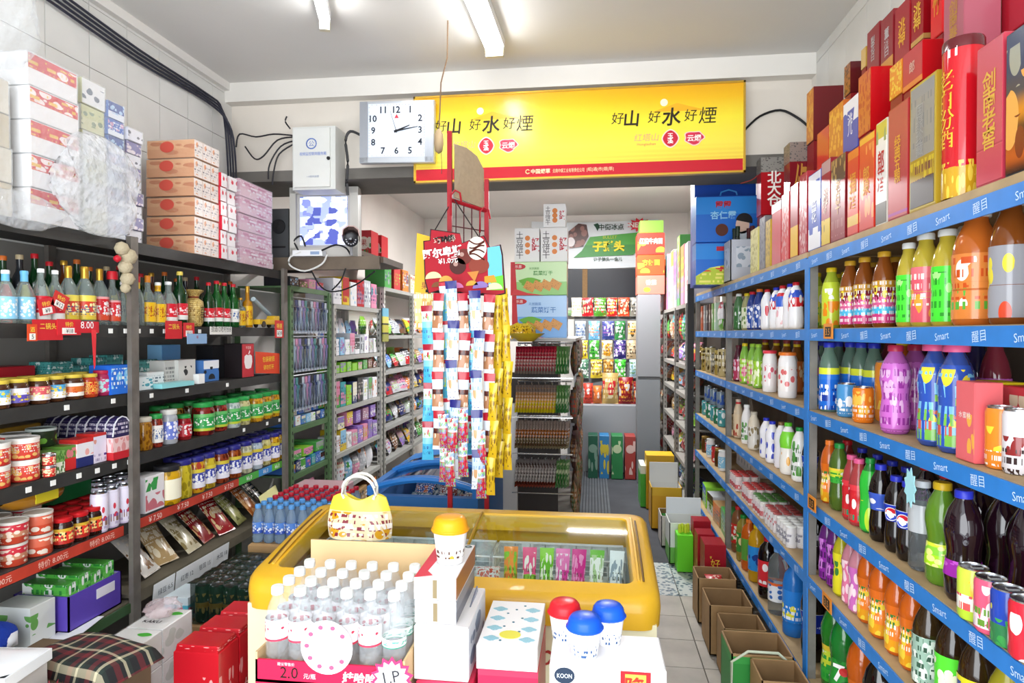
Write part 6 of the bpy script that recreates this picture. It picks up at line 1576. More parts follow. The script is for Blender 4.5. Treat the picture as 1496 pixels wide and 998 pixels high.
def screen_mat():
 m, N, L, b = new_mat('surveillance_picture')
 tc = N.new('ShaderNodeTexCoord'); v = N.new('ShaderNodeTexVoronoi'); v.inputs['Scale'].default_value = 6
 v.distance = 'CHEBYCHEV'
 mp = N.new('ShaderNodeMapping'); mp.inputs['Scale'].default_value = (1.0, 1, 1.3)
 L.new(tc.outputs['Generated'], mp.inputs[0]); L.new(mp.outputs[0], v.inputs['Vector'])
 s = N.new('ShaderNodeSeparateColor'); L.new(v.outputs['Color'], s.inputs[0])
 r = ramp(N, [(0, '4a54a0'), (.16, '9aa6e4'), (.36, 'bcc8f6'), (.58, 'eef2ff'), (.86, '7a84c4')])
 L.new(s.outputs[0], r.inputs[0])
 L.new(r.outputs[0], b.inputs['Emission Color']); b.inputs['Emission Strength'].default_value = .75
 L.new(r.outputs[0], b.inputs['Base Color']); b.inputs['Roughness'].default_value = .15
 return m
obj('picture_glass', MB().box((-sw_ * .01, -.010, sh_ * .53), (sw_ * .70, .012, sh_ * .68)).mesh('picture_glass', screen_mat()), tv)
# bullet camera
cp = G(513, 350, Y=3.92)
cam_t = thing('security_camera', 'bullet security camera with pinkish hood before the monitor', 'camera', cp)
cam_t.rotation_euler = (.15, 0, .35)
obj('barrel', MB().tube([(0, -.06, 0), (0, .10, .03)], .042, 14).mesh('barrel', M('3a3a3e', .35)), cam_t)
obj('lens_ring', MB().lathe([(.044, 0), (.046, .006), (.036, .012)], 18).mesh('lens_ring', M('2a2a2e', .3)), cam_t, (0, -.060, .0), (math.pi / 2 + .18, 0, 0))
obj('lens', MB().lathe([(.018, 0), (.014, .008), (.0005, .011)], 14).mesh('lens', M('141420', .05, coat=.8)), cam_t, (0, -.066, .0), (math.pi / 2 + .18, 0, 0))
for k in range(12):
 a = 2 * math.pi * k / 12
 obj('light_dot', MB().lathe([(.0055, 0), (.004, .004)], 6).mesh('light_dot', M('b8b8c0', .2)) if k == 0 else bpy.data.meshes['light_dot'], cam_t, (.029 * math.cos(a), -.070, .029 * math.sin(a)), (math.pi / 2 + .18, 0, 0))
obj('hood', MB().prism([(-.055, -.005), (-.05, .035), (-.02, .058), (.02, .058), (.05, .035), (.055, -.005), (.05, -.005), (.044, .032), (.018, .052), (-.018, .052), (-.044, .032), (-.05, -.005)], .22, axis='Y', base=-.10).mesh('hood', M('b89a94', .4)), cam_t, (0, 0, .012), (-.18, 0, 0))
obj('stand', MB().tube([(0, .04, -.03), (0, .05, -.10), (0, .05, bz - cp.z + .004)], .010, 8).mesh('stand', M('9a9a9c', .4)), cam_t)
# router with cords
rp = G(452, 368, Y=4.02)
rt = thing('router', 'white network box with cords hanging over the board edge', 'router', (rp.x, 4.02, bz + .001), .06)
obj('body', MB().box((0, 0, .02), (.20, .07, .038)).mesh('body', M('e4e6e8', .4)), rt)
obj('label_patch', MB().box((.05, -.0355, .02), (.06, .001, .02)).mesh('label_patch', M('8aa0c0', .4)), rt)
for i, pts in enumerate((((440, 368), (424, 376), (424, 388), (445, 396), (470, 386), (478, 372)), ((436, 366), (430, 352), (440, 345), (446, 360)), ((470, 366), (490, 358), (505, 362), (512, 372)))):
 cable(['white cord looping below the network box', 'black cord behind the network box', 'black cord between network box and camera'][i], [G(px, py, Y=3.985 if i != 1 else 4.085) for px, py in pts], .006, ['dcdcd8', '1c1c1e', '1c1c1e'][i])
for i, pts in enumerate((((455, 396), (470, 420), (490, 426), (520, 416), (548, 396)), ((505, 392), (498, 410), (485, 424)))):
 cable(['long black cord sagging below the board', 'short black cord below the board'][i], [G(px, py, Y=4.02) for px, py in pts], .005, '1c1c1e')
# speaker and boxes between the rack and the monitor
sk = G(406, 330, Y=4.1)
spk = thing('speaker', 'dark grey speaker box standing beside the monitor', 'speaker', (sk.x, 4.14, bz + .001))
obj('body', MB().box((0, .05, .17), (.14, .16, .34)).mesh('body', M('4a4c4e', .5)), spk)
obj('cone', MB().lathe([(.05, 0), (.048, .006), (.02, .001), (.012, .006)], 18).mesh('cone', M('2a2a2c', .5)), spk, (0, -.031, .22), (math.pi / 2, 0, 0))
obj('vent', MB().box((0, -.0315, .08), (.10, .002, .012)).mesh('vent', M('1c1c1e', .5)), spk)
ws = thing('wall_board', 'dark plank shelf high on the side wall behind the surveillance screen', 'shelf', (-2.19, 5.4, 2.40))
obj('body', MB().box((0, 0, 0), (.41, 1.9, .04)).mesh('body', wood), ws)
for i, (px, w) in enumerate(((552, .15), (580, .15))):
 p = Vector((-2.16, 5.95 + .3 * i, 0))
 r = spawn(carton(w, .2, .26, M('b8242c', .4), P([(0, 'c0303a')], [('e8e0d8', 3, .35, .3, .8), ('4a8a4a', 5, .25, .1, .6)], seed=441 + i), '-Y'), 'fruit_carton', ['red carton with fruit print behind the security camera', 'red carton with round white emblem beside the fruit carton'][i], 'box', (p.x, p.y, 2.4215), 0)
 obj('round_print', MB().lathe([(.06, 0), (.06, .001)], 20).mesh('round_print', M('e8dcd4', .5)), r, (0, -.1018, .14), (math.pi / 2, 0, 0))
 write(r, '果', (0, -.1032, .14), '-Y', h=.06, color='b8242c')
# ---------------------------------------------------------------- yellow glass-top chest freezer
FY0, FY1 = 2.15, 2.84
fl, frr = G(353, 893, Y=FY0), G(967, 908, Y=FY0)
FX0, FX1 = fl.x, frr.x
FW, FD = FX1 - FX0, FY1 - FY0
fz = thing('chest_freezer', 'cream chest freezer with rounded yellow rim and sliding glass lids', 'freezer', ((FX0 + FX1) / 2, (FY0 + FY1) / 2, 0))
YEL = M('e2b02a', .38, coat=.2, vary=.08, bscale=5)
CREAM = M('e6e0bc', .4, vary=.05, bscale=5)
# hollow body: four walls and a floor
t = .06
for nm, c, d in (('body', None, None),):
 mb = MB()
 mb.box((0, -FD / 2 + t / 2 + .015, .36), (FW - .03, t, .72)).box((0, FD / 2 - t / 2 - .015, .36), (FW - .03, t, .72))
 mb.box((-FW / 2 + t / 2 + .015, 0, .36), (t, FD - .03 - 2 * t, .72)).box((FW / 2 - t / 2 - .015, 0, .36), (t, FD - .03 - 2 * t, .72))
 mb.box((0, 0, .10), (FW - .1, FD - .1, .10))
 obj('body', mb.mesh('body', CREAM), fz)
obj('liner', MB().box((0, FD / 2 - t - .02, .5), (FW - .15, .006, .56)).box((0, -FD / 2 + t + .02, .48), (FW - .15, .006, .50)).box((-FW / 2 + t + .02, 0, .48), (.006, FD - .16, .5)).box((FW / 2 - t - .02, 0, .48), (.006, FD - .16, .5)).mesh('liner', M('d4dada', .55, bump=.9, bscale=45, vary=.1)), fz)
# rim: outer section swept around, front lower than back
def rim_z(y):        # top line of the rim seen from the side
 s = (y + FD / 2) / FD
 return .805 + .105 * math.sin(min(1, max(0, s)) * math.pi / 2) ** .9
def rounded(ax, ay, rad, n=6):
 pts = []
 for cx, cy, a0 in ((ax - rad, ay - rad, 0), (-ax + rad, ay - rad, math.pi / 2), (-ax + rad, -ay + rad, math.pi), (ax - rad, -ay + rad, 3 * math.pi / 2)):
  for k in range(n + 1):
   a = a0 + math.pi / 2 * k / n
   pts.append((cx + rad * math.cos(a), cy + rad * math.sin(a)))
 return pts
rings = []
for (inset, dz, base) in ((.0, None, .705), (-.004, None, .76), (.0, -.022, None), (.014, -.004, None), (.03, .0, None), (.085, .0, None), (.092, -.012, None), (.092, -.07, None)):
 pts = rounded(FW / 2 - inset, FD / 2 - inset, max(.075 - inset * .5, .02))
 ring = []
 for x, y in pts:
  z = base if base else rim_z(y) + dz
  if base == .76: z = min(.76, rim_z(y) - .03)
  ring.append((x, y, z))
 rings.append(ring)
mb = MB(); n = len(rings[0])
vs = [p for r in rings for p in r]
fs = [(i * n + k, i * n + (k + 1) % n, (i + 1) * n + (k + 1) % n, (i + 1) * n + k) for i in range(len(rings) - 1) for k in range(n)]
mb.add(vs, fs, 0, True)
obj('rim', mb.mesh('rim', YEL), fz)
for sx in (-1, 1):       # dark groove along each side of the rim
 pts = [(sx * (FW / 2 - .052), y, rim_z(y) + .001) for y in [-FD / 2 + .10 + (FD - .22) * k / 10 for k in range(11)]]
 obj('groove', MB().tube(pts, .004, 5).mesh('groove', M('6a4a0e', .5)), fz)
 pts = [(sx * (FW / 2 - .068), y, rim_z(y) + .002) for y in [-FD / 2 + .10 + (FD - .2) * k / 10 for k in range(11)]]
 obj('rail', MB().tube(pts, .006, 5).mesh('rail', M('e0b040', .35)), fz)
gl = thin_glass('freezer_glass', 'eef6f4')
def lid(x0, x1, dz):
 ins = .088
 def g(u, v):
  y = -FD / 2 + ins + (FD - 2 * ins) * v
  return (x0 + (x1 - x0) * u, y, rim_z(y) - .004 + dz)
 return MB().grid(g, 1, 10)
split_x = .02
g1 = obj('glass_lid', lid(-FW / 2 + .09, split_x + .02, .004).mesh('glass_lid', gl), fz)
g2 = obj('glass_lid', lid(split_x, FW / 2 - .09, -.002).mesh('glass_lid', gl), fz)
pts = [(split_x + .015, y, rim_z(y) + .004) for y in [-FD / 2 + .09 + (FD - .18) * k / 10 for k in range(11)]]
obj('lid_edge', MB().tube(pts, .006, 5).mesh('lid_edge', M('b8902a', .35)), g1)
FC = Vector(fz.location)
# script lettering on the cream front
write(fz, 'Melo', (.26, -FD / 2 + .0145, .60), '-Y', h=.085, color='b03028', shear=.4)
# wire baskets hanging inside
WIRE = M('e6e8ea', .35)
for i, (x0, x1) in enumerate(((-FW / 2 + .10, .10), (.115, FW / 2 - .10))):
 y0, y1 = -FD / 2 + .40, FD / 2 - .10
 mb = MB()
 zt, zb = .79, .70
 mb.tube([(x0, y0, zt), (x1, y0, zt), (x1, y1, zt), (x0, y1, zt)], .005, 5, closed=True)
 for k in range(9):
  x = x0 + (x1 - x0) * k / 8
  mb.tube([(x, y0, zt), (x, y0, zb), (x, y1, zb), (x, y1, zt)], .0022, 4)
 for k in range(4):
  y = y0 + (y1 - y0) * k / 3
  mb.tube([(x0, y, zt), (x0, y, zb), (x1, y, zb), (x1, y, zt)], .0022, 4)
 bk = thing('wire_basket', ['white wire basket in the wide part of the yellow freezer', 'white wire basket in the end of the yellow freezer nearer the aisle'][i], 'basket', FC, 0, 'wire baskets in the yellow freezer')
 obj('wires', mb.mesh('wires', WIRE), bk)
 obj('hook', MB().box((x0 + .12, y1 + .008, zt - .02), (.05, .012, .04)).mesh('hook', WIRE), bk)
# ice-cream packs inside
icec = [('orange and green popsicle pack', [(0, 'e0702a'), (.5, 'e88a3a')], '7ac03a'), ('pink and lime popsicle pack', [(0, '8ac83a'), (.5, 'e85a8a')], 'f4f0e8'), ('lime popsicle pack with dark print', [(0, '6ab82a'), (.75, '8ad03a')], 'f0f4e0'), ('magenta popsicle pack', [(0, 'd83a9a'), (.6, 'e87ab8')], 'f4e0ec'), ('deep pink popsicle pack', [(0, 'd02a8a')], 'e890c0'), ('white popsicle pack with green end', [(0, 'e8ece6'), (.85, '6ab83a')], 'a8c890'), ('pale popsicle pack with small print', [(0, 'dfe6ea')], '8a9aa8')]
base_z = .155
spawn(carton(FW - .22, FD - .26, .53, M('cfd8da', .6, bump=.5, bscale=30)), 'ice_block', 'frosted white box of stock under the ice-cream packs', 'box', (FC.x, FC.y - .03, base_z), 0)
zt = base_z + .532
for i, (d, bands, c2) in enumerate(icec):
 x = FC.x + .22 + i * .059
 spawn(bag(.056, .235, .016, P(bands, [(c2, 6, .45, .1, .9), ('2a3a1a', 11, .22, .3, .6)], seed=500 + i, rough=.25, coat=.3)), 'ice_cream', f'{d} standing in the yellow freezer', 'ice cream', (x, FY0 + .17, zt + .012), (-.85, 0, .10 - .035 * i), 'popsicle packs in the yellow freezer')
rr = random.Random(5)
cols = ['e8eaea', '7a9ab8', 'b8c8a0', 'c8503a', 'e0d0d8', '5a7a9a', 'd8b86a', 'e8e0d0', '8a9aa0']
ordl = 0
for i in range(4):
 for j in range(2):
  x = FC.x - .50 + i * .20 + (j % 2) * .04; y = FY0 + .135 + j * .15
  spawn(bag(.10, .135, .02, P(rr.choice(cols), [(rr.choice(cols), 6, .5, .1, .9), (rr.choice(cols), 9, .4, 0, 1)], seed=520 + i * 3 + j, rough=.3)), 'ice_cream', f'flat ice-cream pack lying in the yellow freezer, {ORD[i]} from the bottle tray end, {["front", "middle", "rear"][j]} row', 'ice cream', (x, y - .03, zt + .014), (-1.15, 0, rr.uniform(-.2, .2)), 'flat ice-cream packs')

# ---------------------------------------------------------------- blue freezer behind it
BX0, BX1, BY0, BY1 = -1.20, -.60, 3.32, 4.28
bf = thing('chest_freezer', 'chest freezer with bright blue arched lids behind the yellow one', 'freezer', ((BX0 + BX1) / 2, (BY0 + BY1) / 2, 0))
BW, BD = BX1 - BX0, BY1 - BY0
BLUEP = M('2a78c8', .35, coat=.3)
mb = MB(); t = .05
mb.box((0, -BD / 2 + t / 2, .41), (BW, t, .82)).box((0, BD / 2 - t / 2, .41), (BW, t, .82)).box((-BW / 2 + t / 2, 0, .41), (t, BD - 2 * t, .82)).box((BW / 2 - t / 2, 0, .41), (t, BD - 2 * t, .82)).box((0, 0, .05), (BW - .1, BD - .1, .1))
obj('body', mb.mesh('body', M('2f68a8', .4)), bf)
def arch(x): return .825 + .085 * math.cos(x / (BW / 2) * 1.25)
def frame_arc(y, w, dz=0.0):
 m = MB()
 m.grid(lambda u, v: ((u - .5) * BW, y + (v - .5) * w, arch((u - .5) * BW) + dz), 14, 1)
 k = len(m.v)
 return MB().tube([((u - .5) * BW, y, arch((u - .5) * BW) + dz) for u in [i / 14 for i in range(15)]], w, 6)
for i, y in enumerate((-BD / 2 + .02, -BD / 2 + .055, -.05, .0, BD / 2 - .03)):
 obj('lid_frame', frame_arc(y, .018, .012 if i in (2, 3) else 0).mesh('lid_frame', BLUEP), bf)
for sx in (-1, 1):
 obj('side_rail', MB().box((sx * (BW / 2 - .01), 0, .845), (.04, BD, .05)).mesh('side_rail', BLUEP), bf)
obj('lid_handle', MB().grid(lambda u, v: ((u - .5) * BW * .9, BD / 2 - .30 + .25 * v, arch((u - .5) * BW * .9) + .018 + .012 * math.sin(math.pi * v)), 10, 4).mesh('lid_handle', M('2f8ae0', .35)), bf)
for y0, y1, dz in ((-BD / 2 + .02, -.0, .0), (-.05, BD / 2 - .05, .012)):
 obj('glass_lid', MB().grid(lambda u, v: ((u - .5) * (BW - .03), y0 + (y1 - y0) * v, arch((u - .5) * BW) + dz), 12, 1).mesh('glass_lid', thin_glass('freezer_glass', 'e4eef4')), bf)
rr = random.Random(9)
spawn(carton(BW - .12, BD - .12, .5, M('5a6a78', .6)), 'ice_block', 'grey box of stock filling the blue freezer', 'box', ((BX0 + BX1) / 2, (BY0 + BY1) / 2, .101), 0)
for i in range(5):
 for j in range(3):
  c1, c2 = rr.choice(['5a7a8a', '3a5a9a', 'b8b89a', '8a4a3a', '7a8a6a', 'c8c8d0', '2a4a6a']), rr.choice(['d8d8d0', 'c86a3a', '3a8a6a', 'e8e0c0'])
  spawn(bag(.13, .15, .04, P(c1, [(c2, 6, .5, .1, .9), ('e8e8ee', 9, .3, 0, 1)], seed=560 + i * 3 + j, rough=.25)), 'frozen_pack', f'frozen food pack in the blue freezer, {ORD[i]} row from the yellow freezer, {["near the dark rack", "in the middle", "near the snack stand"][j]}', 'pack', (BX0 + .14 + j * .16, BY0 + .09 + i * .155, .645 + .02 * (i % 2)), (-1.15, 0, rr.uniform(-.1, .1)), 'packs in the blue freezer')
# ---------------------------------------------------------------- red display stand with hanging sweets
SYY = 3.02
def q(px, py, dy=0.0): return G(px, py, Y=SYY + dy)
st = thing('display_stand', 'red metal display stand with blank brown header board and wire grid', 'stand', (q(685, 500).x, SYY, 0))
sx0 = st.location.x
RED = M('9c1220', .5)
def loc(p): return (p.x - sx0, p.y - SYY, p.z)
for (xa, ya, dy) in ((657, 212, .0), (711, 282, .16)):
 a = q(xa, ya - 20, dy); b_ = q(xa + 4 if xa < 700 else 708, 690, dy)
 obj('upright', MB().box((a.x - sx0, dy, (a.z + .0) / 2 - .0), (.022, .02, a.z)).mesh('upright', RED), st)
# header board with curved top edge
hb = [q(664, 210), q(664, 288), q(707, 305, .16), q(707, 248, .16), q(697, 228, .12), q(682, 216, .06)]
mb = MB()
vs = [loc(p) for p in hb]; vs2 = [(x - .004, y + .012, z) for x, y, z in vs]
m_ = len(vs)
mb.add(vs + vs2, [tuple(range(m_)), tuple(reversed(range(m_, 2 * m_)))] + [(i, m_ + i, m_ + (i + 1) % m_, (i + 1) % m_) for i in range(m_)])
obj('header_board', mb.mesh('header_board', M('a8947a', .6, vary=.1)), st)
obj('cross_rail', MB().tube([loc(q(658, 292)), loc(q(711, 309, .16))], .010, 6).mesh('cross_rail', RED), st)
obj('cross_rail', MB().tube([loc(q(658, 668)), loc(q(711, 668, .16))], .010, 6).mesh('cross_rail', RED), st)
for i in range(4):
 f = (i + .7) / 4.6
 a, b_ = q(658 + 53 * f, 296 + 14 * f, .16 * f), q(658 + 53 * f, 660, .16 * f)
 obj('grid_wire', MB().tube([loc(a), loc(b_)], .003, 5).mesh('grid_wire', M('5a2a30', .4)), st)
for i in range(4):
 y = 330 + i * 42
 obj('grid_wire', MB().tube([loc(q(659, y)), loc(q(710, y + 8, .16))], .003, 5).mesh('grid_wire', M('5a2a30', .4)), st)
for px, py, dy in ((668, 285, -.02), (710, 310, .12)):
 pts = [q(px - 9, py + 30, dy), q(px - 9, py, dy), q(px - 3, py - 7, dy), q(px + 4, py - 3, dy), q(px + 6, py + 10, dy)]
 obj('hook', MB().tube([loc(p) for p in pts], .005, 6).mesh('hook', RED), st)
obj('brace', MB().tube([loc(q(659, 296)), loc(q(632, 342, -.06))], .003, 5).mesh('brace', M('2a2426', .5)), st)
obj('brace', MB().tube([loc(q(664, 292)), loc(q(702, 350, .05))], .003, 5).mesh('brace', M('2a2426', .5)), st)
obj('base_plate', MB().box((.02, .08, .008), (.30, .34, .016)).mesh('base_plate', RED), st)
obj('hanging_bar', MB().tube([loc(q(622, 425, -.09)), loc(q(742, 432, -.06))], .008, 6).mesh('hanging_bar', M('2a2426', .4)), st)
# header card: red with black outline, printed sweets
CYY = SYY - .115
def cq(px, py, d=0.0):
 p = G(px, py, Y=CYY); return (p.x, p.z)
outline = [(620, 353), (629, 352), (630, 336), (672, 342), (675, 356), (690, 350), (706, 345), (715, 362), (730, 358), (733, 372), (737, 428), (720, 432), (705, 428), (690, 432), (672, 426), (655, 430), (640, 424), (627, 428), (622, 410)]
hc = thing('header_card', 'red sweets header card with white lettering and printed chocolate balls', 'card', (0, CYY, 0))
def flat(nm, pts, col, d, th=.0012, rough=.65):
 return obj(nm, MB().prism([cq(*p) for p in reversed(pts)], th, axis='Y', base=-d).mesh(nm, M(col, rough)), hc)
def grow(pts, k):
 cx = sum(p[0] for p in pts) / len(pts); cy_ = sum(p[1] for p in pts) / len(pts)
 return [(cx + (x - cx) * k, cy_ + (y - cy_) * k) for x, y in pts]
flat('body', grow(outline, 1.03), '1a1214', .0, .004)
flat('red_field', outline, 'a81426', .0015)
def circ(cx, cy_, rx, ry=None, n=22, a0=0, a1=2 * math.pi):
 ry = ry or rx
 return [(cx + rx * math.cos(a0 + (a1 - a0) * k / n), cy_ + ry * math.sin(a0 + (a1 - a0) * k / n)) for k in range(n)]
flat('blue_field', [(712, 362), (730, 359), (733, 374), (735, 420), (714, 424)], '6ac0e0', .003)
flat('green_field', [(718, 405), (735, 402), (736, 424), (716, 424)], '6ac83a', .004)
flat('orange_field', [(708, 404), (722, 402), (726, 412), (708, 414)], 'e0962a', .005)
for cx, cy_, r, c in ((678, 375, 11.5, '6a2a22'), (669, 389, 12, '4a1f1c')):
 flat('chocolate_ball', circ(cx, cy_, r), c, .005); flat('gloss', circ(cx - 3, cy_ - 3, r * .28), 'b08a80', .0065)
flat('chocolate_ball', circ(700, 388, 15, 12), '8a3a2a', .0055)
flat('swirl_ball', circ(697, 363, 14, 17), 'efe6da', .006)
for k in range(5):
 pts = [cq(686 + 22 * t, 352 + k * 6 + 5 * math.sin(math.pi * t + k)) for t in [j / 8 for j in range(9)]]
 obj('swirl_line', MB().tube([(a, -.0078, b_) for a, b_ in pts], .0034, 4).mesh('swirl_line', M('5a2a22', .4)), hc)
flat('waffle_cone', [(683, 398), (700, 396), (694, 412)], 'c8803a', .0075)
for cx, cy_, r, c in ((634, 408, 12, 'e8d8a0'), (652, 412, 10, 'e0a04a'), (668, 422, 10, 'd87ab0'), (703, 422, 12, '8a70b0'), (723, 424, 12, 'e8d8a8'), (640, 420, 9, '7a4a2a'), (690, 418, 9, 'c89a3a')):
 flat('dome_print', circ(cx, cy_, r, r * .9, 16, math.pi, 2 * math.pi), c, .0075)
def hwrite(s, px, py, hpx, col, bold=.03, tilt=.12):
 a = cq(px, py); write(hc, s, (a[0], -.0085, a[1]), '-Y', h=hpx * 3.05 / F_PX, color=col, bold=bold, tilt=tilt)
hwrite('巧咔棒', 650, 350, 10, '16100f', .07); hwrite('巧咔棒', 650, 350, 10, 'd8c8b8', .0)
hwrite('阿尔卑斯', 647, 369, 15, 'f4eeec', .04)
hwrite('¥1.0元', 655, 381, 9, 'f4e8e4', .02)
# the yellow card behind
yc_ = thing('yellow_card', 'blank yellow card and pale pack hanging beside the red header card', 'card', G(615, 385, Y=SYY + .03))
obj('body', MB().prism([(-.035, -.14), (.05, -.15), (.05, .13), (-.02, .15)], .003, axis='Y').mesh('body', M('e8b41e', .45)), yc_)
obj('lower_sheet', MB().prism([(-.03, -.32), (.06, -.34), (.06, -.15), (-.035, -.14)], .003, axis='Y').mesh('lower_sheet', P('e8d88a', [('d8a84a', 6, .4, 0, 1), ('f4f0e0', 7, .4, 0, 1)], seed=601)), yc_)
write(yc_, '果', (.02, -.0015, -.11), '-Y', h=.035, color='9a4a3a')
# strips of wafer sticks, one pack hanging under the other
stick_a = P([(0, '4ab4dc'), (.42, '8ad0e4'), (.58, 'd8e8ee'), (.84, 'a81c34')], [('c0283a', 5, .22, .66, .84), ('7ab84a', 5, .2, .5, .72), ('2a5a9a', 9, .12, .1, .4)], seed=611, rough=.25, coat=.4)
stick_b = P([(0, 'ece8ea'), (.1, 'b8805a'), (.42, '4a2420'), (.55, 'd8dce4'), (.8, 'b81e30')], [('e8d4c0', 5, .25, .1, .42), ('7a3a2a', 6, .3, .42, .55)], seed=612, rough=.25, coat=.4)
stick_c = P([(0, 'e4eaf0'), (.5, 'c8dcea'), (.8, '2a2a7a')], [('d8a878', 4.5, .3, .1, .5), ('3a3a8a', 8, .12, .05, .2), ('6a9ad0', 5, .2, .5, .8)], seed=613, rough=.25, coat=.4)
stick_d = P([(0, '4aa8c8'), (.3, '7ac8e0'), (.7, 'd8e4e8'), (.9, 'c0283a')], [('9ad04a', 5, .4, .2, .7), ('e8c83a', 6, .25, .3, .6)], seed=614, rough=.25, coat=.4)
HP = .178
def chain(name, desc, px, y0, n, proto_fn, dy, h, grp, cat='sweet', sway=.0, rot=0.0):
 """n packs hanging in one strip from pixel height y0 downwards"""
 x = G(px, y0, Y=SYY + dy).x; z = G(px, y0, Y=SYY + dy).z
 for k in range(n):
  lv = 'topmost' if k == 0 else ('lowest' if k == n - 1 else f'{ORD[k]} from the top')
  spawn(proto_fn, name, f'{desc}, {lv}', cat, (x + sway * k + RND.uniform(-.005, .005), SYY + dy, z - (k + 1) * h), (0, RND.uniform(-.07, .07), RND.uniform(-.25, .25) + rot), grp)
pw = .054
for i, (px, y0, n, st_, dy, nm) in enumerate((
 (626, 446, 4, stick_a, -.15, 'sky-blue wafer stick in the strip next to the yellow card'), (640, 428, 4, stick_b, -.18, 'dark chocolate wafer stick in the second strip'),
 (653, 412, 5, stick_d, -.14, 'pale blue wafer stick in the rear third strip'), (662, 410, 5, stick_c, -.20, 'violet-topped wafer stick in the front third strip'),
 (676, 428, 4, stick_b, -.18, 'dark chocolate wafer stick in the fourth strip'), (688, 436, 4, stick_a, -.145, 'sky-blue wafer stick in the rear fifth strip'),
 (697, 424, 5, stick_c, -.205, 'violet-topped wafer stick in the front fifth strip'), (713, 430, 4, [stick_b, stick_d][0], -.17, 'brown wafer stick in the sixth strip next to the yellow packs'))):
 chain('wafer_stick', nm, px, y0, n, bag(pw, HP, .016, st_, n=6), dy, HP + .001, 'wafer sticks hanging on the red stand')
jel = P([(0, 'b82a4a'), (.3, 'd0506a'), (.6, 'e8e0e8')], [('c81e3a', 5, .5, 0, 1), ('7a9ad0', 6, .3, 0, 1), ('8ac87a', 7, .25, 0, 1)], seed=621, rough=.2, coat=.5)
for i, (px, y0, n, dy) in enumerate(((650, 606, 2, -.22), (660, 612, 2, -.24), (676, 598, 2, -.22), (704, 630, 2, -.2))):
 chain('jelly_pack', f'red jelly pouch at the foot of the hanging sweets, {ORD[i]} strip from the yellow card', px, y0, n, bag(.05, .155, .03, jel, n=6), dy, .152, 'red jelly pouches')
yel = P([(0, 'd8b01e'), (.5, 'e0c02a')], [('6a4a1a', 8, .16, .1, .9), ('b8901a', 6, .3, .2, .8)], seed=622, rough=.22, coat=.5)
for i, (px, y0, n, dy, dx) in enumerate(((727, 432, 5, -.12, .0), (739, 422, 5, -.10, .002), (720, 560, 3, -.20, -.004), (733, 470, 4, -.06, .0))):
 chain('snack_pack', f'small yellow snack pouch beside the wafer sticks, {["front", "outer", "lower", "rear"][i]} strip', px, y0, n, bag(.042, .17, .024, yel, n=6), dy, .168, 'yellow snack pouches', sway=dx)
# ---------------------------------------------------------------- gondola with hanging snack packs
GX0, GX1, GY0, GY1 = -.60, -.17, 4.35, 7.4
gd = thing('gondola', 'wire snack gondola in the middle aisle with packs hanging on hooks', 'gondola', ((GX0 + GX1) / 2, (GY0 + GY1) / 2, 0))
gcx, gcy = (GX0 + GX1) / 2, (GY0 + GY1) / 2
gw, gl_ = GX1 - GX0, GY1 - GY0
obj('back_panel', MB().box((0, 0, .86), (.05, gl_ - .05, 1.6)).mesh('back_panel', M('6a625c', .6, vary=.2)), gd)
obj('end_panel', MB().box((-.03, -gl_ / 2 + .012, .72), (gw - .06, .02, 1.42)).mesh('end_panel', M('38322f', .6)), gd)
obj('side_post', MB().box((-gw / 2 + .04, -gl_ / 2 - .02, .62), (.11, .05, 1.2)).mesh('side_post', M('c9c6c2', .45)), gd)
obj('base', MB().box((0, 0, .05), (gw, gl_, .10)).mesh('base', M('8a8680', .5)), gd)
obj('top_shelf', MB().box((.03, 0, 1.655), (gw + .06, gl_, .02)).mesh('top_shelf', M('b8b4ae', .5)), gd)
for k in range(6):
 for sy in range(4):
  pass
CH = M('d4d6d8', .25, metal=.9)
rows_z = [1.62, 1.36, 1.12, .86]
for ri, z in enumerate(rows_z):
 mb = MB()
 for k in range(8):
  x = -.10 + k * .045
  mb.tube([(x, -gl_ / 2, z), (x, -gl_ / 2 - .17, z), (x, -gl_ / 2 - .18, z + .02)], .003, 4)
 obj('hook_rail', MB().tube([(-.12, -gl_ / 2 - .005, z + .012), (.25, -gl_ / 2 - .005, z + .012)], .006, 5).mesh('hook_rail', CH), gd)
 for k in range(8):
  x = -.10 + k * .045
  obj('hook', MB().tube([(0, 0, 0), (0, -.16, 0), (0, -.17, .02)], .003, 4).mesh('hook', CH) if not bpy.data.meshes.get('hook_shared') else bpy.data.meshes['hook_shared'], gd, (x, -gl_ / 2 - .005, z))
 obj('price_rail', MB().box((.06, -gl_ / 2 - .175, z - .215), (.40, .005, .007)).mesh('price_rail', CH), gd)
packs = [('red-topped spicy strip pack', [(0, '8a7a70'), (.35, 'a88a80'), (.5, 'a01e34')], 'c83a4a'), ('yellow-bottomed chip pack', [(0, 'd8c81e'), (.45, 'b88a5a'), (.75, '8a7a70')], 'e8a85a'), ('orange-banded dried tofu pack', [(0, '8a7a5a'), (.4, 'c8762a'), (.7, '9a8a80')], '5a3a28'), ('silver and brown meat strip pack', [(0, '8a3a2a'), (.2, 'b0a8a4'), (.8, '8a8280')], '4a2a20')]
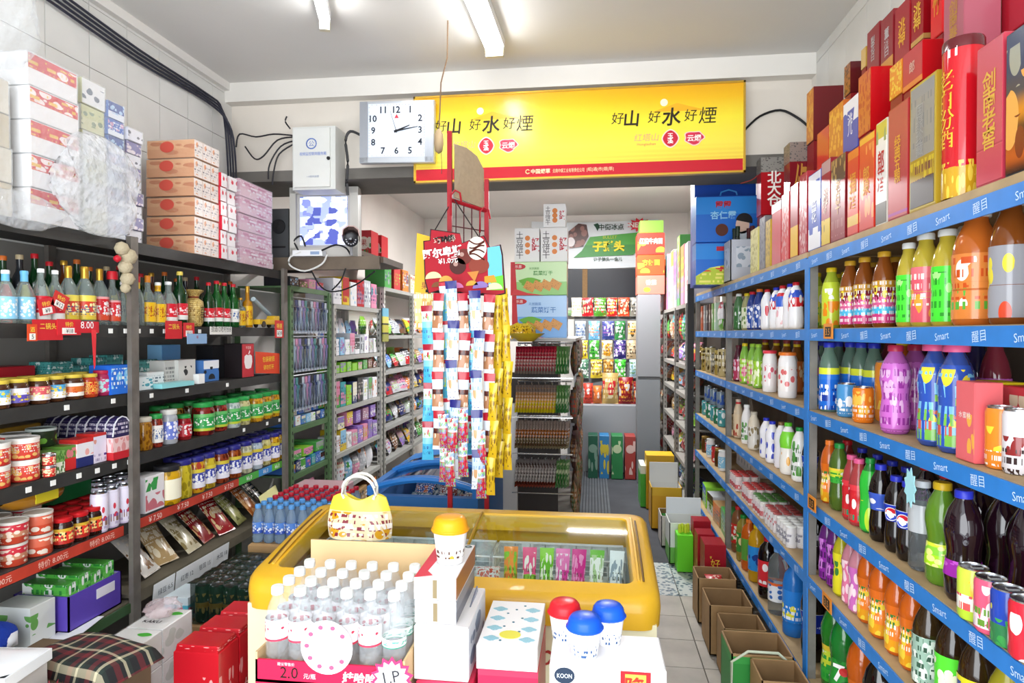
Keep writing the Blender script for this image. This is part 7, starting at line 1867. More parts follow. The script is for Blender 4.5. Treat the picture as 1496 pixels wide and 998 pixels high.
for ri, z in enumerate(rows_z):
 d, bands, c2 = packs[ri]
 pr = bag(.088, .185, .012, P(bands, [(c2, 7, .4, .1, .9), ('e8e0d8', 10, .25, .2, .8)], seed=640 + ri, rough=.25, coat=.3), n=5)
 pr2 = bag(.088, .185, .012, P([(0, '3a7a3a'), (.5, '5a8a4a')], [('e0e4c0', 7, .3, .1, .9)], seed=650 + ri, rough=.3), n=5)
 for k in range(18):
  x = gcx - .115 + k * .0195
  g = k >= 14 and ri in (0, 1, 3)
  spawn(pr2 if g else pr, 'snack_pack', f'{"green snack pack" if g else d} on the {LEVEL[3 - ri]} hook row of the gondola end, {ORD[k]} from grey post', 'snack', (x, GY0 - .085, z - .192), (.06, 0, math.pi / 2 - .35), f'packs on the {LEVEL[3 - ri]} hook row of the gondola end')
# packs along the gondola's aisle side
rr = random.Random(21)
cs = ['6a4a3a', '8a6a5a', '5a3a34', '4a6a3a', '9a7a6a', '7a2a2a', 'a8703a', '6a6258']
for lv, z in enumerate((1.45, 1.12, .80, .48, .18)):
 for k in range(13):
  y = GY0 + .12 + k * .22
  spawn(bag(.15, .235, .05, P(rr.choice(cs), [(rr.choice(cs), 6, .5, .1, .9), (rr.choice(['e0d8c8', '7a9a4a', 'c83a2a', '3a5a3a']), 9, .3, .2, .8)], seed=660 + lv * 13 + k, rough=.3), n=5), 'snack_bag', f'dark snack bag on the aisle side of the gondola, {LEVEL[lv] if lv else "lowest"} {"row up" if lv else "row"}, {ORD[k]} from its end'.replace('fifth row up', 'uppermost row'), 'snack', (GX1 + .045, y, z - .05), (0, .10, math.pi / 2 + rr.uniform(-.3, .3)), 'snack bags on the gondola side')
# cartons on top of the gondola
TZ2 = 1.667
def topbox(label, px0, px1, yt, yb, Y, dep, mat, z0=None):
 a, b_ = G(px0, yt, Y=Y), G(px1, yb, Y=Y)
 z0 = z0 if z0 is not None else b_.z
 w, H = b_.x - a.x, a.z - z0
 r = spawn(carton(w, dep, H, mat), 'biscuit_carton', label, 'box', ((a.x + b_.x) / 2, Y + dep / 2, z0), 0, 'cartons on the gondola')
 return r, w, H, dep
def biscuits(r, w, H, dep, col, txtc):
 f = -dep / 2 - .001
 obj('red_edge', MB().prism([(-w / 2, 0), (-w / 2 + .045, 0), (-w / 2 + .03, H), (-w / 2, H)], .001, axis='Y', base=f).mesh('red_edge', M('c02a30', .4)), r)
 obj('red_swoosh', MB().prism([(-w / 2, 0), (w * .1, 0), (-w * .2, H * .07), (-w / 2 + .03, H * .2)], .001, axis='Y', base=f - .001).mesh('red_swoosh', M('c8383a', .4)), r)
 obj('red_badge', MB().prism([(-w * .36 + .05 * math.cos(t), H * .86 + .02 * math.sin(t)) for t in [2 * math.pi * k / 14 for k in range(14)]], .001, axis='Y', base=f - .001).mesh('red_badge', M('b8242c', .4)), r)
 write(r, '乐惠', (-w * .36, f - .0025, H * .86), '-Y', h=.022, color='f4e0d8')
 write(r, '蔬菜饼干', (.03, f - .0012, H * .66), '-Y', h=H * .14, color=txtc, bold=.01)
 write(r, '天然蔬菜', (-.03, f - .0012, H * .80), '-Y', h=H * .07, color=txtc)
 for k in range(4):
  x = -.06 + k * .058
  obj('biscuit_print', MB().box((x, f - .0012 - k * .0006, H * (.26 + .02 * k)), (.075, .001, .055), rot=(0, .5, 0)).mesh('biscuit_print', P('c88a3a', [('8a5a1e', 14, .35, 0, 1)], seed=680)), r)
 obj('leaf_print', MB().prism([(-.06 + .07 * math.cos(t) * (1 + .2 * math.sin(5 * t)), H * .40 + .03 * math.sin(t)) for t in [2 * math.pi * k / 18 for k in range(18)]], .0006, axis='Y', base=f - .0008).mesh('leaf_print', M('6aaa3a', .5)), r)
GYT = GY0 - .02
a = topbox('pale blue biscuit carton on the gondola under the green one', 748, 828, 432, 483, GYT, .22, P([(0, '6aa0d8'), (.5, 'a8c8ea'), (1, '8ab8e0')], (), rough=.3), TZ2 + .001)
biscuits(*a, None, '4a78b8')
z1 = TZ2 + .001 + a[2] + .0012
b_ = topbox('pale green biscuit carton on top of the blue one', 746, 828, 383, 431, GYT, .22, P([(0, '8ac06a'), (.4, 'c0dca8'), (1, '8cc878')], (), rough=.3), z1)
biscuits(*b_, None, '3a8a3a')
z2 = z1 + b_[2] + .0012
def white_carton(label, px0, px1, H, z, side=True):
 A, B = G(px0, 330, Y=GYT + .03), G(px1, 330, Y=GYT + .03)
 w = B.x - A.x
 r = spawn(carton(w, .2, H, M('e4e2e0', .45)), 'biscuit_carton', label, 'box', ((A.x + B.x) / 2, GYT + .13, z), 0, 'cartons on the gondola')
 write(r, '土豆饼干', (-w * .30, -.1012, H * .5), '-Y', h=H * .8, color='4a4648', vertical=True)
 for k in range(3):
  obj('print_dot', MB().prism([(w * .02 + .018 * math.cos(t), H * (.3 + .2 * k) + .018 * math.sin(t)) for t in [2 * math.pi * j / 12 for j in range(12)]], .001, axis='Y', base=-.1015).mesh('print_dot', M('d8803a', .4)), r)
 write(r, '好吃', (w * .34, -.1012, H * .5), '-Y', h=H * .42, color='b8283a', vertical=True, bold=.02)
 return r
H1 = G(760, 330, Y=GYT).z - z2 
white_carton('white biscuit carton with upright print, beside the green carton edge', 752, 788, .235, z2)
white_carton('white biscuit carton with upright print, nearer the aisle', 790, 829, .235, z2)
white_carton('topmost white biscuit carton of the gondola pile', 794, 826, .16, z2 + .2362)
# open yellow pouch of crisps at the gondola's top corner
yp = thing('snack_tray', 'yellow shallow tray of snack pouches at the gondola end', 'tray', (gcx - .05, GY0 - .155, 1.645))
obj('body', MB().lathe([(.05, 0), (.12, .05), (.125, .055), (.115, .052), (.05, .008)], 12).mesh('body', M('d8b820', .35, coat=.4)), yp)
for i in range(3): obj('pouch', bag(.08, .12, .03, yel, n=5)[0][1], yp, (-.06 + .05 * i, 0, .03), (-.7, .4 * (i - 1), .3 * i))

# ---------------------------------------------------------------- the back wall
bn_a, bn_b = G(834, 322, Y=8.88), G(962, 388, Y=8.88)
bw2, bh2 = bn_b.x - bn_a.x + .55, bn_a.z - bn_b.z
bn = thing('banner', 'green and white ice-cream banner stretched across the back wall', 'banner', (bn_b.x - bw2 / 2, 8.90, bn_b.z))
obj('body', MB().grid(lambda u, v: ((u - .5) * bw2, .01 * math.sin(9 * u), bh2 * v - .03 * math.sin(math.pi * u)), 16, 4).mesh('body', M('dfe6ea', .4)), bn)
def bx2(px): return G(px, 350, Y=8.88).x - bn.location.x
def bz2(py): return G(880, py, Y=8.88).z - bn.location.z
obj('green_field', MB().prism([(bx2(838), bz2(376)), (bx2(925), bz2(373)), (bx2(948), bz2(352)), (bx2(940), bz2(340)), (bx2(862), bz2(346)), (bx2(850), bz2(366))], .004, axis='Y', base=-.022).mesh('green_field', P([(0, '3a8a3a'), (.5, '4aa03a')], (), rough=.4)), bn)
obj('chocolate_bar', MB().prism([(bx2(830), bz2(338)), (bx2(845), bz2(326)), (bx2(857), bz2(328)), (bx2(860), bz2(345)), (bx2(852), bz2(360)), (bx2(832), bz2(362))], .004, axis='Y', base=-.030).mesh('chocolate_bar', P('4a241e', [('8a5a50', 5, .3, 0, 1)], seed=690)), bn)
obj('cream_bite', MB().prism([(bx2(834 + 6 * math.cos(t)), bz2(353 + 7 * math.sin(t))) for t in [-2 * math.pi * k / 14 for k in range(14)]], .004, axis='Y', base=-.034).mesh('cream_bite', M('eae4e6', .5)), bn)
write(bn, '中街冰点', (bx2(893), -.03, bz2(332)), '-Y', h=.085, color='1f3a2a', bold=.02)
obj('bird_mark', MB().prism([(bx2(867), bz2(328)), (bx2(873), bz2(326)), (bx2(876), bz2(330)), (bx2(873), bz2(338)), (bx2(870), bz2(332))], .004, axis='Y', base=-.03).mesh('bird_mark', M('1f4a34', .5)), bn)
write(bn, 'BULLET', (bx2(891), -.034, bz2(347)), '-Y', h=.04, color='c8d84a')
write(bn, '子弹头', (bx2(889), -.034, bz2(360)), '-Y', h=.15, color='f0e23a', bold=.05)
write(bn, '让子弹头一会儿', (bx2(888), -.03, bz2(379)), '-Y', h=.055, color='2a4a3a', bold=.02)
pts = []
for k in range(24):
 a = 2 * math.pi * k / 24; rr_ = 1 if k % 2 else .62
 pts.append((bx2(934) + .17 * rr_ * math.cos(a), bz2(330) + .10 * rr_ * math.sin(a)))
obj('star_burst', MB().prism(pts, .004, axis='Y', base=-.04).mesh('star_burst', M('d02a3a', .4)), bn)
write(bn, 'NEW 1', (bx2(934), -.043, bz2(330)), '-Y', h=.07, color='f4e8e0', bold=.03)
wn = struct('window_1', MB().box((0, 0, .27), (1.9, .05, .60)).mesh('window_1', M('33353a', .3)), None, loc=(-.15, 8.93, 2.02))
obj('window_frame', MB().box((.05, -.03, .27), (.07, .04, .60)).mesh('window_frame', M('8a6a42', .6, vary=.2)), wn)
obj('window_frame', MB().box((0, -.03, -.05), (1.9, .06, .05)).mesh('window_frame', M('7a9a6a', .6)), wn)
bt = thing('fluorescent_lamp', 'unlit pale tube leaning behind the back snack rack', 'lamp', (G(850, 428, Y=8.8).x, 8.885, 2.028))
obj('tube', MB().tube([(-.25, 0, 0), (.25, 0, 0)], .03, 8).mesh('tube', M('b8b8b0', .4)), bt)
# rack of snack bags at the end of the aisle
RY = 8.25
rk = thing('snack_rack', 'pale green-topped wire rack of bagged snacks at the end of the aisle', 'rack', (G(890, 500, Y=RY).x, RY + .12, 0))
rw = G(938, 500, Y=RY).x - G(838, 500, Y=RY).x
obj('top_rail', MB().box((0, 0, 1.98), (rw + .3, .06, .04)).mesh('top_rail', M('8aa87a', .5)), rk)
for sx in (-1, 1): obj('post', MB().box((sx * rw / 2, .05, .99), (.04, .04, 1.98)).mesh('post', M('9a9a98', .5)), rk)
obj('mesh_panel', MB().box((0, -.098, 1.45), (rw + .02, .006, 1.0)).mesh('mesh_panel', M('6a6c6e', .6)), rk)
bagc = [('e0d8c8', 'f0e8d8', 'c8b060'), ('c0242c', 'e8c8a0', '3a2a2a'), ('4a8a2a', 'c83a2a', 'e8e8d8'), ('c82a2a', 'e8b83a', 'f0e8e0'), ('d84a2a', 'e8d8b0', '6a1a1a'), ('8a8478', 'd8d8d0', '3a3a3a'), ('c8d0d8', '8a9aa8', '2a4a8a'), ('6ab0d8', 'f0f4f8', 'd8803a'), ('3a4a8a', 'e0e0f0', '8a5aa0'), ('3a8a4a', 'f0f4f0', '2a5a2a'), ('d8c8a8', '4a4a3a', 'e8a03a'), ('d8c02a', '6a4a2a', 'f0ecd8'), ('4aa83a', 'e8f0e0', '1a5a2a'), ('e8e0c0', 'e0a02a', '8a5a2a'), ('2a2a6a', 'e0e0f0', 'a080c0'), ('c8b08a', '5a4a3a', 'e8d8b8'), ('5a8a6a', 'e8e8e8', '2a5a4a'), ('e0c83a', '8a6a2a', 'f0e8c8'), ('b8882a', 'e8d8a8', '6a3a1a'), ('4ac03a', 'f0f4e8', '2a7a2a'), ('c8d8e0', '8ab0c0', '5a8a4a'), ('d84a3a', 'e8e0d8', '8a2a1a'), ('d8783a', 'e8d8c8', 'a84a2a'), ('b89a5a', 'c02a34', 'e8d8b0'), ('8a1a22', 'c8c0b8', 'e0a03a')]
names = 'cream and gold|red|green and red|red and yellow|orange-red|grey|silver-white|sky blue|navy blue|green and white|tan|yellow|leaf green|cream and orange|deep violet|beige|grey-green|mustard yellow|amber|vivid green|pale blue|scarlet|orange|kraft brown with red seal|dark red'.split('|')
i = 0
for rw_, (y0, hpx, xs) in enumerate(((434, 28, (843, 860, 876, 893, 912, 928)), (464, 32, (848, 868, 889, 905, 925)), (496, 28, (850, 868, 888, 905, 922)), (524, 28, (852, 872, 888, 906, 928)))):
 for px in xs:
  c = bagc[i % 25]
  w = .135 + .01 * (i % 3)
  p = G(px, y0 + hpx, Y=RY)
  spawn(bag(w, .235, .06, P(c[0], [(c[1], 5, .45, .1, .9), (c[2], 7, .35, .2, .9)], seed=700 + i, rough=.3, coat=.3), n=6), 'snack_bag', f'{names[i % 25]} snack bag hanging at the end of the aisle, {LEVEL[3 - rw_]} row up', 'snack', (p.x, RY - .02, p.z), (0, 0, rr.uniform(-.2, .2)), 'bags on the end-of-aisle rack')
  i += 1
for px, y, w, h, k in ((860, 595, .12, .25, 21), (874, 590, .11, .22, 22), (892, 606, .20, .38, 23), (913, 600, .18, .33, 24), (933, 598, .16, .28, 24)):
 c = bagc[k]
 p = G(px, y, Y=7.95)
 b_ = spawn(bag(w, h, .12, P(c[0], [(c[1], 3.2, .4, .3, .75), (c[2], 7, .3, .1, .9)], seed=730 + px, rough=.35), n=6), 'snack_bag', f'big {names[k]} bag below the snack rack, {"tall one" if px == 891 else "beside the kraft bag" if px == 913 else "outermost" if px == 930 else "small one" if px == 878 else "first of the row"}', 'snack', (p.x, 7.95, .83), (.0, 0, 0), 'big bags below the snack rack')
spawn(carton(.98, .35, .82, M('8a8c90', .6)), 'storage_carton', 'long grey carton carrying the big bags at the end of the aisle', 'box', (G(895, 600, Y=7.95).x - .06, 7.98, .008), 0)
# drink cartons on the floor there
for i, (px, w, c, t_) in enumerate(((866, .13, '1f5a44', '7a9a8a'), (880, .13, '2f7ab0', 'c8b83a'), (896, .15, '2a7a44', 'b8c8a0'), (912, .14, '9a3a34', 'd0b0a8'))):
 p = G(px, 667, Z=.01)
 r = spawn(carton(w - .02, .25, .50, M(c, .4), P(c, [(t_, 4, .3, .1, .9)], seed=741 + i), '-Y'), 'drink_carton', ['dark green', 'blue', 'mid green', 'brick red'][i] + ' upright drink carton on the floor at the end of the aisle', 'carton', (p.x, 7.58, .008), 0, 'upright drink cartons')
 obj('round_print', MB().lathe([(.05, 0), (.05, .001)], 16).mesh('round_print', M(t_, .4)), r, (0, -.1265, .35), (math.pi / 2, 0, 0))
# ---------------------------------------------------------------- goods on the racks further in
rr = random.Random(33)
CN = {'white': 'e6e6ea', 'cream': 'e0d8c0', 'blue': '3a6ab8', 'sky-blue': '8abcdc', 'pink': 'd88aa8', 'violet': '8a6ab8', 'green': '4a9a4a', 'lime': '8ac83a', 'teal': '3a9aa0', 'red': 'b82a30', 'orange': 'd8782a', 'yellow': 'd8b82a', 'grey': '9a9a9e', 'silver': 'c0c4c8', 'navy': '2a3468', 'black': '222226', 'brown': '6a4a32', 'kraft': 'a8855a', 'mauve': 'a87a90'}
def fill(shelf, X, y0, y1, z, cols, kind, size, face=1, group=None, tilt=0.0, back=False):
 """a rank of boxes or bags along a rack shelf, each its own thing; size = (depth, width, height) with some spread"""
 n = len(cols); step = (y1 - y0) / n
 seen = {}
 for k, c in enumerate(cols):
  d = size[0] * rr.uniform(.85, 1.1); w = min(size[1], step * .92) * rr.uniform(.85, 1.0); h = size[2] * rr.uniform(.8, 1.15)
  y = y0 + step * (k + .5)
  c2 = rr.choice(list(CN.values())); c3 = rr.choice(['f0f0f2', 'e8e0d0', CN['navy'], CN['red'], CN['lime']])
  i = seen.get(c, 0); seen[c] = i + 1
  lab = f'{c} {kind} {shelf}' if cols.count(c) == 1 else f'{ORD[i]} {c} {kind} from the entrance {shelf}'
  art = P([(0, CN[c]), (rr.uniform(.3, .7), CN[c] if rr.random() < .5 else c2)], [(c2, 4, .35, .1, .9), (c3, 8, .3, .2, .8)], seed=rr.randint(0, 60), rough=.3)
  nm = kind.split()[-1]
  if 'bag' in kind or 'pouch' in kind:
   spawn(bag(w, h, min(d, .09), art, n=6), kind.replace(' ', '_').replace('-', '_'), lab, nm, (X - face * min(d, .09) * .6, y, z + .003 + min(d, .09) * .5 * math.sin(tilt)), (-tilt, 0, face * math.pi / 2 + rr.uniform(-.2, .2)), group or f'goods {shelf}')
  else:
   spawn(carton(d, w, h, M(CN[c], .4), art, '+X' if face > 0 else '-X'), kind.replace(' ', '_').replace('-', '_'), lab, nm, (X - face * d * .5, y, z + .0015), rr.uniform(-.06, .06), group or f'goods {shelf}')
GXF = -2.02
# toothbrushes hanging on the green rack
for lv, z in enumerate((1.93, 1.665, 1.40)):
 obj('hang_rail', MB().tube([(.185, -.30, z + .012), (.185, .30, z + .012)], .005, 5).mesh('hang_rail', METAL), green_rack)
 for k in range(12):
  c = [('black', '2a2c34'), ('navy', '2a3a6a'), ('pale', 'b8c0cc'), ('pink', 'c888a8'), ('violet', '8a7ab0'), ('teal', '4a8a8a')][(k + lv * 2 + k // 3) % 6]
  t_ = thing('toothbrush_pack', f'{c[0]} toothbrush pack on the {["upper", "middle", "lower"][lv]} rail of the green rack, {ORD[k]} from entrance', 'toothbrush', (-1.998, 4.075 + k * .0475, z - .232), 0, f'toothbrush packs on the {["upper", "middle", "lower"][lv]} rail')
  obj('backing_card', MB().box((0, 0, .115), (.002, .036, .23)).mesh('backing_card', P([(0, 'c8ccd4'), (.75, c[1])], [(c[1], 8, .3, .1, .7)], seed=k % 3, rough=.4)), t_)
  obj('blister', MB().box((.009, 0, .10), (.012, .022, .18)).mesh('blister', thin_glass('blister', 'f0f4f8')), t_)
  obj('brush', MB().tube([(.007, 0, .02), (.007, .002, .10), (.007, 0, .175)], [.004, .0055, .004], 5).box((.012, 0, .168), (.009, .010, .022)).mesh('brush', M(c[1], .3)), t_)
S = 'on the green rack'
fill('on the upper toothpaste shelf of the green rack', GXF, 4.06, 4.63, 1.06, ['blue', 'white', 'blue', 'sky-blue', 'white', 'navy', 'blue'], 'toothpaste box', (.2, .075, .06))
fill('in the second layer of the upper toothpaste shelf', GXF, 4.06, 4.63, 1.137, ['white', 'blue', 'silver', 'blue', 'green'], 'toothpaste box', (.2, .10, .05))
fill('on the lower toothpaste shelf of the green rack', GXF, 4.06, 4.63, .74, ['blue', 'navy', 'white', 'blue', 'teal', 'blue', 'sky-blue'], 'toothpaste box', (.2, .075, .07))
fill('on the upper layer of the lower toothpaste shelf', GXF, 4.06, 4.63, .826, ['green', 'lime', 'green'], 'toothpaste box', (.2, .17, .07))
fill('on the lowest shelf of the green rack', GXF, 4.06, 4.63, .40, ['silver', 'mauve', 'white', 'pink'], 'soap bag', (.12, .14, .22), tilt=.2)
fill('on top of the green rack', GXF, 4.07, 4.62, 2.02, ['black', 'brown', 'pink', 'violet'], 'hair-clip box', (.2, .13, .06))
# cream rack
S2 = 'of the cream rack'
fill('on top ' + S2, GXF, 4.80, 5.82, 1.93, ['white', 'yellow', 'white', 'red', 'silver', 'pink'], 'carton', (.22, .16, .22))
fill('on the upper shelf ' + S2, GXF, 4.80, 5.82, 1.52, ['white', 'sky-blue', 'white', 'silver', 'white', 'silver', 'white', 'silver', 'white'], 'sanitary-pad pack', (.14, .11, .16))
fill('in the rear of the upper shelf ' + S2, -2.18, 4.80, 5.82, 1.52, ['white', 'blue', 'silver', 'white', 'white', 'sky-blue', 'white'], 'cotton bag', (.1, .14, .30))
fill('on the narrow shelf ' + S2, GXF, 4.80, 5.82, 1.38, ['lime', 'lime', 'lime', 'lime', 'lime', 'green', 'brown', 'brown'], 'soap box', (.14, .11, .075))
fill('on the middle shelf ' + S2, GXF, 4.80, 5.82, 1.10, ['green', 'teal', 'lime', 'navy', 'black', 'white', 'silver', 'white'], 'detergent box', (.14, .12, .19))
fill('on the lower shelf ' + S2, GXF, 4.80, 5.82, .74, ['white', 'yellow', 'white', 'pink', 'violet', 'pink', 'violet', 'violet'], 'tissue carton', (.16, .125, .15))
fill('in the second layer of the lower shelf ' + S2, GXF, 4.85, 5.80, .922, ['cream', 'pink', 'violet', 'mauve', 'violet'], 'tissue carton', (.14, .13, .11))
fill('on the lowest shelf ' + S2, GXF, 4.80, 5.82, .45, ['sky-blue', 'white', 'sky-blue', 'pink', 'silver', 'white'], 'nappy bag', (.16, .17, .21), tilt=.1)
fill('at the floor ' + S2, GXF, 4.80, 5.82, .12, ['kraft', 'yellow', 'kraft', 'brown'], 'storage box', (.2, .22, .22))
# grey rack of loose bags
S3 = 'of the grey bag rack'
fill('on top ' + S3, GXF, 6.0, 8.1, 2.15, ['green', 'red', 'orange', 'cream', 'red', 'kraft', 'white'], 'carton', (.2, .24, .24))
for nm, z, cols in (('upper', 1.68, ['silver', 'lime', 'silver', 'brown', 'green', 'silver', 'orange', 'white', 'green']), ('second', 1.33, ['teal', 'sky-blue', 'red', 'silver', 'red', 'brown', 'violet', 'orange', 'red']), ('third', 1.05, ['green', 'red', 'silver', 'silver', 'orange', 'yellow', 'navy', 'brown', 'silver']), ('fourth', .78, ['violet', 'navy', 'silver', 'navy', 'silver', 'orange', 'blue', 'brown', 'red']), ('lowest', .45, ['teal', 'silver', 'brown', 'violet', 'yellow', 'black', 'green', 'silver', 'red'])):
 fill(f'on the {nm} shelf ' + S3, GXF, 6.0, 8.15, z, cols, 'snack bag', (.09, .22, .17), tilt=.45)
 fill(f'in the rear of the {nm} shelf ' + S3, -2.24, 6.0, 8.15, z, cols[::-1][:7], 'snack bag', (.08, .26, .18), tilt=.05)
yb = thing('hanging_bag', 'yellow-green hanging strip of sachets on the cream rack post', 'bag', (-1.965, 5.90, 1.62))
obj('body', MB().box((0, 0, .16), (.01, .17, .32)).mesh('body', P([(0, '8a8a3a'), (.22, '2a2a1a'), (.27, 'b0a83a'), (.5, '2a2a1a'), (.55, 'c8c05a'), (.75, '6aa8c0')], (), rough=.4)), yb)
obj('top_loop', MB().tube([(-.01, 0, .32), (-.02, 0, .36), (-.03, 0, .365)], .004, 5).mesh('top_loop', METAL), yb)
# far rack by the aisle
S4 = 'of the far rack'
fill('on top ' + S4, .83, 5.68, 8.5, 1.96, ['white', 'pink', 'green', 'white', 'cream', 'white', 'pink', 'red', 'white', 'orange', 'red'], 'gift carton', (.24, .22, .62), face=-1)
for nm, z, cols in (('upper', 1.42, ['red', 'pink', 'white', 'violet', 'pink', 'red', 'white', 'orange', 'red', 'red']), ('second', 1.16, ['brown', 'white', 'red', 'sky-blue', 'blue', 'yellow', 'orange', 'navy', 'red', 'brown']), ('third', .86, ['lime', 'green', 'red', 'red', 'kraft', 'kraft', 'brown', 'red', 'silver', 'cream']), ('fourth', .55, ['pink', 'red', 'red', 'white', 'red', 'mauve', 'red', 'red', 'red', 'brown']), ('lowest', .22, ['silver', 'green', 'white', 'navy', 'green', 'red', 'white', 'kraft', 'silver', 'red'])):
 fill(f'on the {nm} shelf ' + S4, .83, 5.68, 8.5, z, cols, 'snack bag', (.15, .25, .19), face=-1, tilt=.6)
fill('hanging row on the top shelf board ' + S4, .82, 5.68, 8.5, 1.64, ['red', 'green', 'red', 'brown', 'kraft', 'kraft', 'red', 'red', 'lime', 'red', 'red', 'green'], 'sweets pouch', (.06, .2, .26), face=-1)
# noodle cartons stacked at the far end of that rack
for i, (px, py0, py1, w, c, t_, tc, Y) in enumerate(((955, 340, 372, .30, 'c83a30', '红烧牛肉面', 'f4e8d8', 7.3), (955, 372, 402, .30, 'd8502a', '方便面', 'f0d03a', 7.3), (955, 402, 430, .30, 'd87a6a', '番茄', 'f0e0c8', 7.3))):
 a = G(px, py1, Y=Y)
 H = G(px, py0, Y=Y).z - a.z
 r = spawn(carton(w, .3, H - .002, M(c, .4), P([(0, c)], [('e8b83a', 3, .35, .1, .6)], seed=800 + i), '-Y'), 'noodle_carton', ['red noodle carton with white title, top of the stack by the banner', 'orange-red noodle carton in the middle of the stack by the banner', 'salmon noodle carton at the bottom of the stack by the banner'][i], 'carton', (a.x - .03, Y + .15, a.z), 0, 'noodle cartons')
 write(r, t_, (0, -.153, H * .62), '-Y', h=H * .28, color=tc, bold=.02, wmax=w * .85)
st_ = spawn(carton(.25, .3, G(957, 430, Y=7.3).z - .009 - 1.2, M('8a8c90', .5)), 'storage_carton', 'plain brown carton carrying the noodle cartons', 'box', (G(955, 430, Y=7.3).x - .05, 7.45, 1.208))
spawn(carton(.25, .28, 1.198, M('808488', .6)), 'storage_carton', 'tall plain carton standing beside the far rack under the noodle cartons', 'box', (G(955, 430, Y=7.3).x - .05, 7.45, .008))
gc = G(966, 322, Y=7.5)
spawn(carton(.26, .3, .14, M('6a8a3a', .4)), 'snack_carton', 'olive green flat carton on top of the noodle stack', 'carton', (G(955, 340, Y=7.3).x - .02, 7.47, G(955, 340, Y=7.3).z + .002))

# ---------------------------------------------------------------- boxes on the floor along the aisle
KR, KRI = M('a8865c', .75, vary=.2, bscale=6), M('9a7a54', .8, vary=.2, bscale=6)
def fbox(label, px, py, w, d, h, outer, inner=None, name='cardboard_box', rot=0.0, text=None, tcol='ffffff', openb=True, dx=0, z=.010, flaps=0.0, cat='box'):
 p = G(px, py, Z=0)
 proto = open_box(w, d, h, outer, inner or KRI, flaps=flaps) if openb else carton(w, d, h, outer)
 r = spawn(proto, name, label, cat, (min(p.x + w / 2 + dx, (.835 if p.y < 5.3 else .77) - w / 2), p.y + d / 2, z), rot, 'boxes on the floor along the drinks rack')
 if text: write(r, text, (0, -d / 2 - .002, h * .6), '-Y', h=h * .3, color=tcol, wmax=w * .7, vertical=len(text) < 3)
 return r
YB = P([(0, 'd8a01e'), (.8, 'e0b02a')], [('c87a1a', 4, .25, .1, .8)], seed=811)
fbox('tall yellow carton farthest along the aisle floor', 945, 745, .26, .22, .52, YB, None, 'drink_carton', openb=False)
fbox('slim green and white carton in front of the far yellow carton', 942, 742, .05, .3, .40, P([(0, '4ab03a'), (.8, 'e0e8d8')], (), seed=812), None, 'drink_carton', openb=False, dx=-.03)
r = fbox('open yellow carton with white lining on the aisle floor', 968, 775, .26, .26, .36, YB, M('dcdcd8', .6))
obj('lid_flap', MB().box((0, .12, .44), (.25, .006, .18)).mesh('lid_flap', M('e0e0dc', .6)), r)
r = fbox('open carton of green packs behind the lime carton', 966, 800, .20, .24, .24, M('c8c0b8', .6), KRI)
for i in range(3): spawn(bag(.055, .20, .04, P('3aa83a', [('e0f0d8', 6, .4, .1, .9)], seed=813), n=6), 'food_bag', f'{ORD[i]} green pack standing in the open carton by the yellow one', 'bag', (r.location.x - .058 + .058 * i, r.location.y, .04), (0, 0, .0), 'green packs in the open carton')
r = fbox('open white and green carton behind the lime one', 985, 826, .27, .26, .30, P([(0, '6ab04a'), (.4, 'dfe4dc')], (), seed=814), M('d8dcd8', .6))
obj('lid_flap', MB().box((0, .13, .36), (.26, .006, .13)).mesh('lid_flap', M('dfe6ea', .6)), r)
LIME = M('6ad82a', .4)
r = fbox('bright lime-green drink carton standing on the speckled tiles', 1000, 838, .11, .13, .26, LIME, None, 'drink_carton', openb=False, dx=-.05)
for i in range(4): obj('bottle_top', MB().lathe([(.012, .26), (.013, .30), (.009, .32)], 8).mesh('bottle_top', M('c8d83a', .3)), r, (-.03 + .02 * i, .02 * (i % 2), 0))
RG = P([(0, '8a0e1c'), (.5, '9c1424')], [('c8a03a', 7, .2, .3, .8)], seed=815)
fbox('dark red gift carton next to the lime carton', 1019, 862, .11, .14, .36, RG, None, 'gift_carton', text='福', tcol='e0b04a', openb=False)
fbox('dark red gift carton behind the first red one', 1030, 838, .12, .13, .36, RG, None, 'gift_carton', openb=False)
fbox('dark red gift carton with gold characters nearest the open cartons', 1040, 882, .13, .17, .36, RG, None, 'gift_carton', text='好喜', tcol='e8c03a', openb=False)
r = fbox('open cardboard box holding a red packet beside the red cartons', 1060, 915, .22, .20, .262, KR)
spawn(bag(.10, .10, .03, P('b81e24', [('e8d0c0', 6, .4, .2, .9)], seed=816), n=6), 'snack_bag', 'red packet lying in the open cardboard box', 'bag', (r.location.x, r.location.y - .05, .225), (-1.4, 0, .0))
spawn(carton(.2, .18, .19, KRI), 'filler_box', 'flat cardboard filler inside the box with the red packet', 'box', (r.location.x, r.location.y, .018))
fbox('second open cardboard box, plain kraft with wavy rim', 1072, 962, .22, .24, .262, KR)
fbox('third open cardboard box with torn rim before the green box', 1097, 1003, .20, .18, .262, KR)
GB = P([(0, '2f8a3a'), (.88, '3a9a44'), (.97, 'a8865c')], (), rough=.5)
r = fbox('green open carton tied with white strap beside the drinks rack', 1092, 1078, .25, .22, .34, GB, KRI)
mb = MB().tube([(-.126, -.1145, .0), (-.126, -.1145, .31), (-.06, -.12, .36), (.06, -.12, .36), (.126, -.1145, .30)], .006, 5)
obj('strap', mb.mesh('strap', M('c8d0b8', .5)), r)
obj('strap', MB().box((0, -.1125, .20), (.252, .004, .014)).mesh('strap', M('c8d0b8', .5)), r)
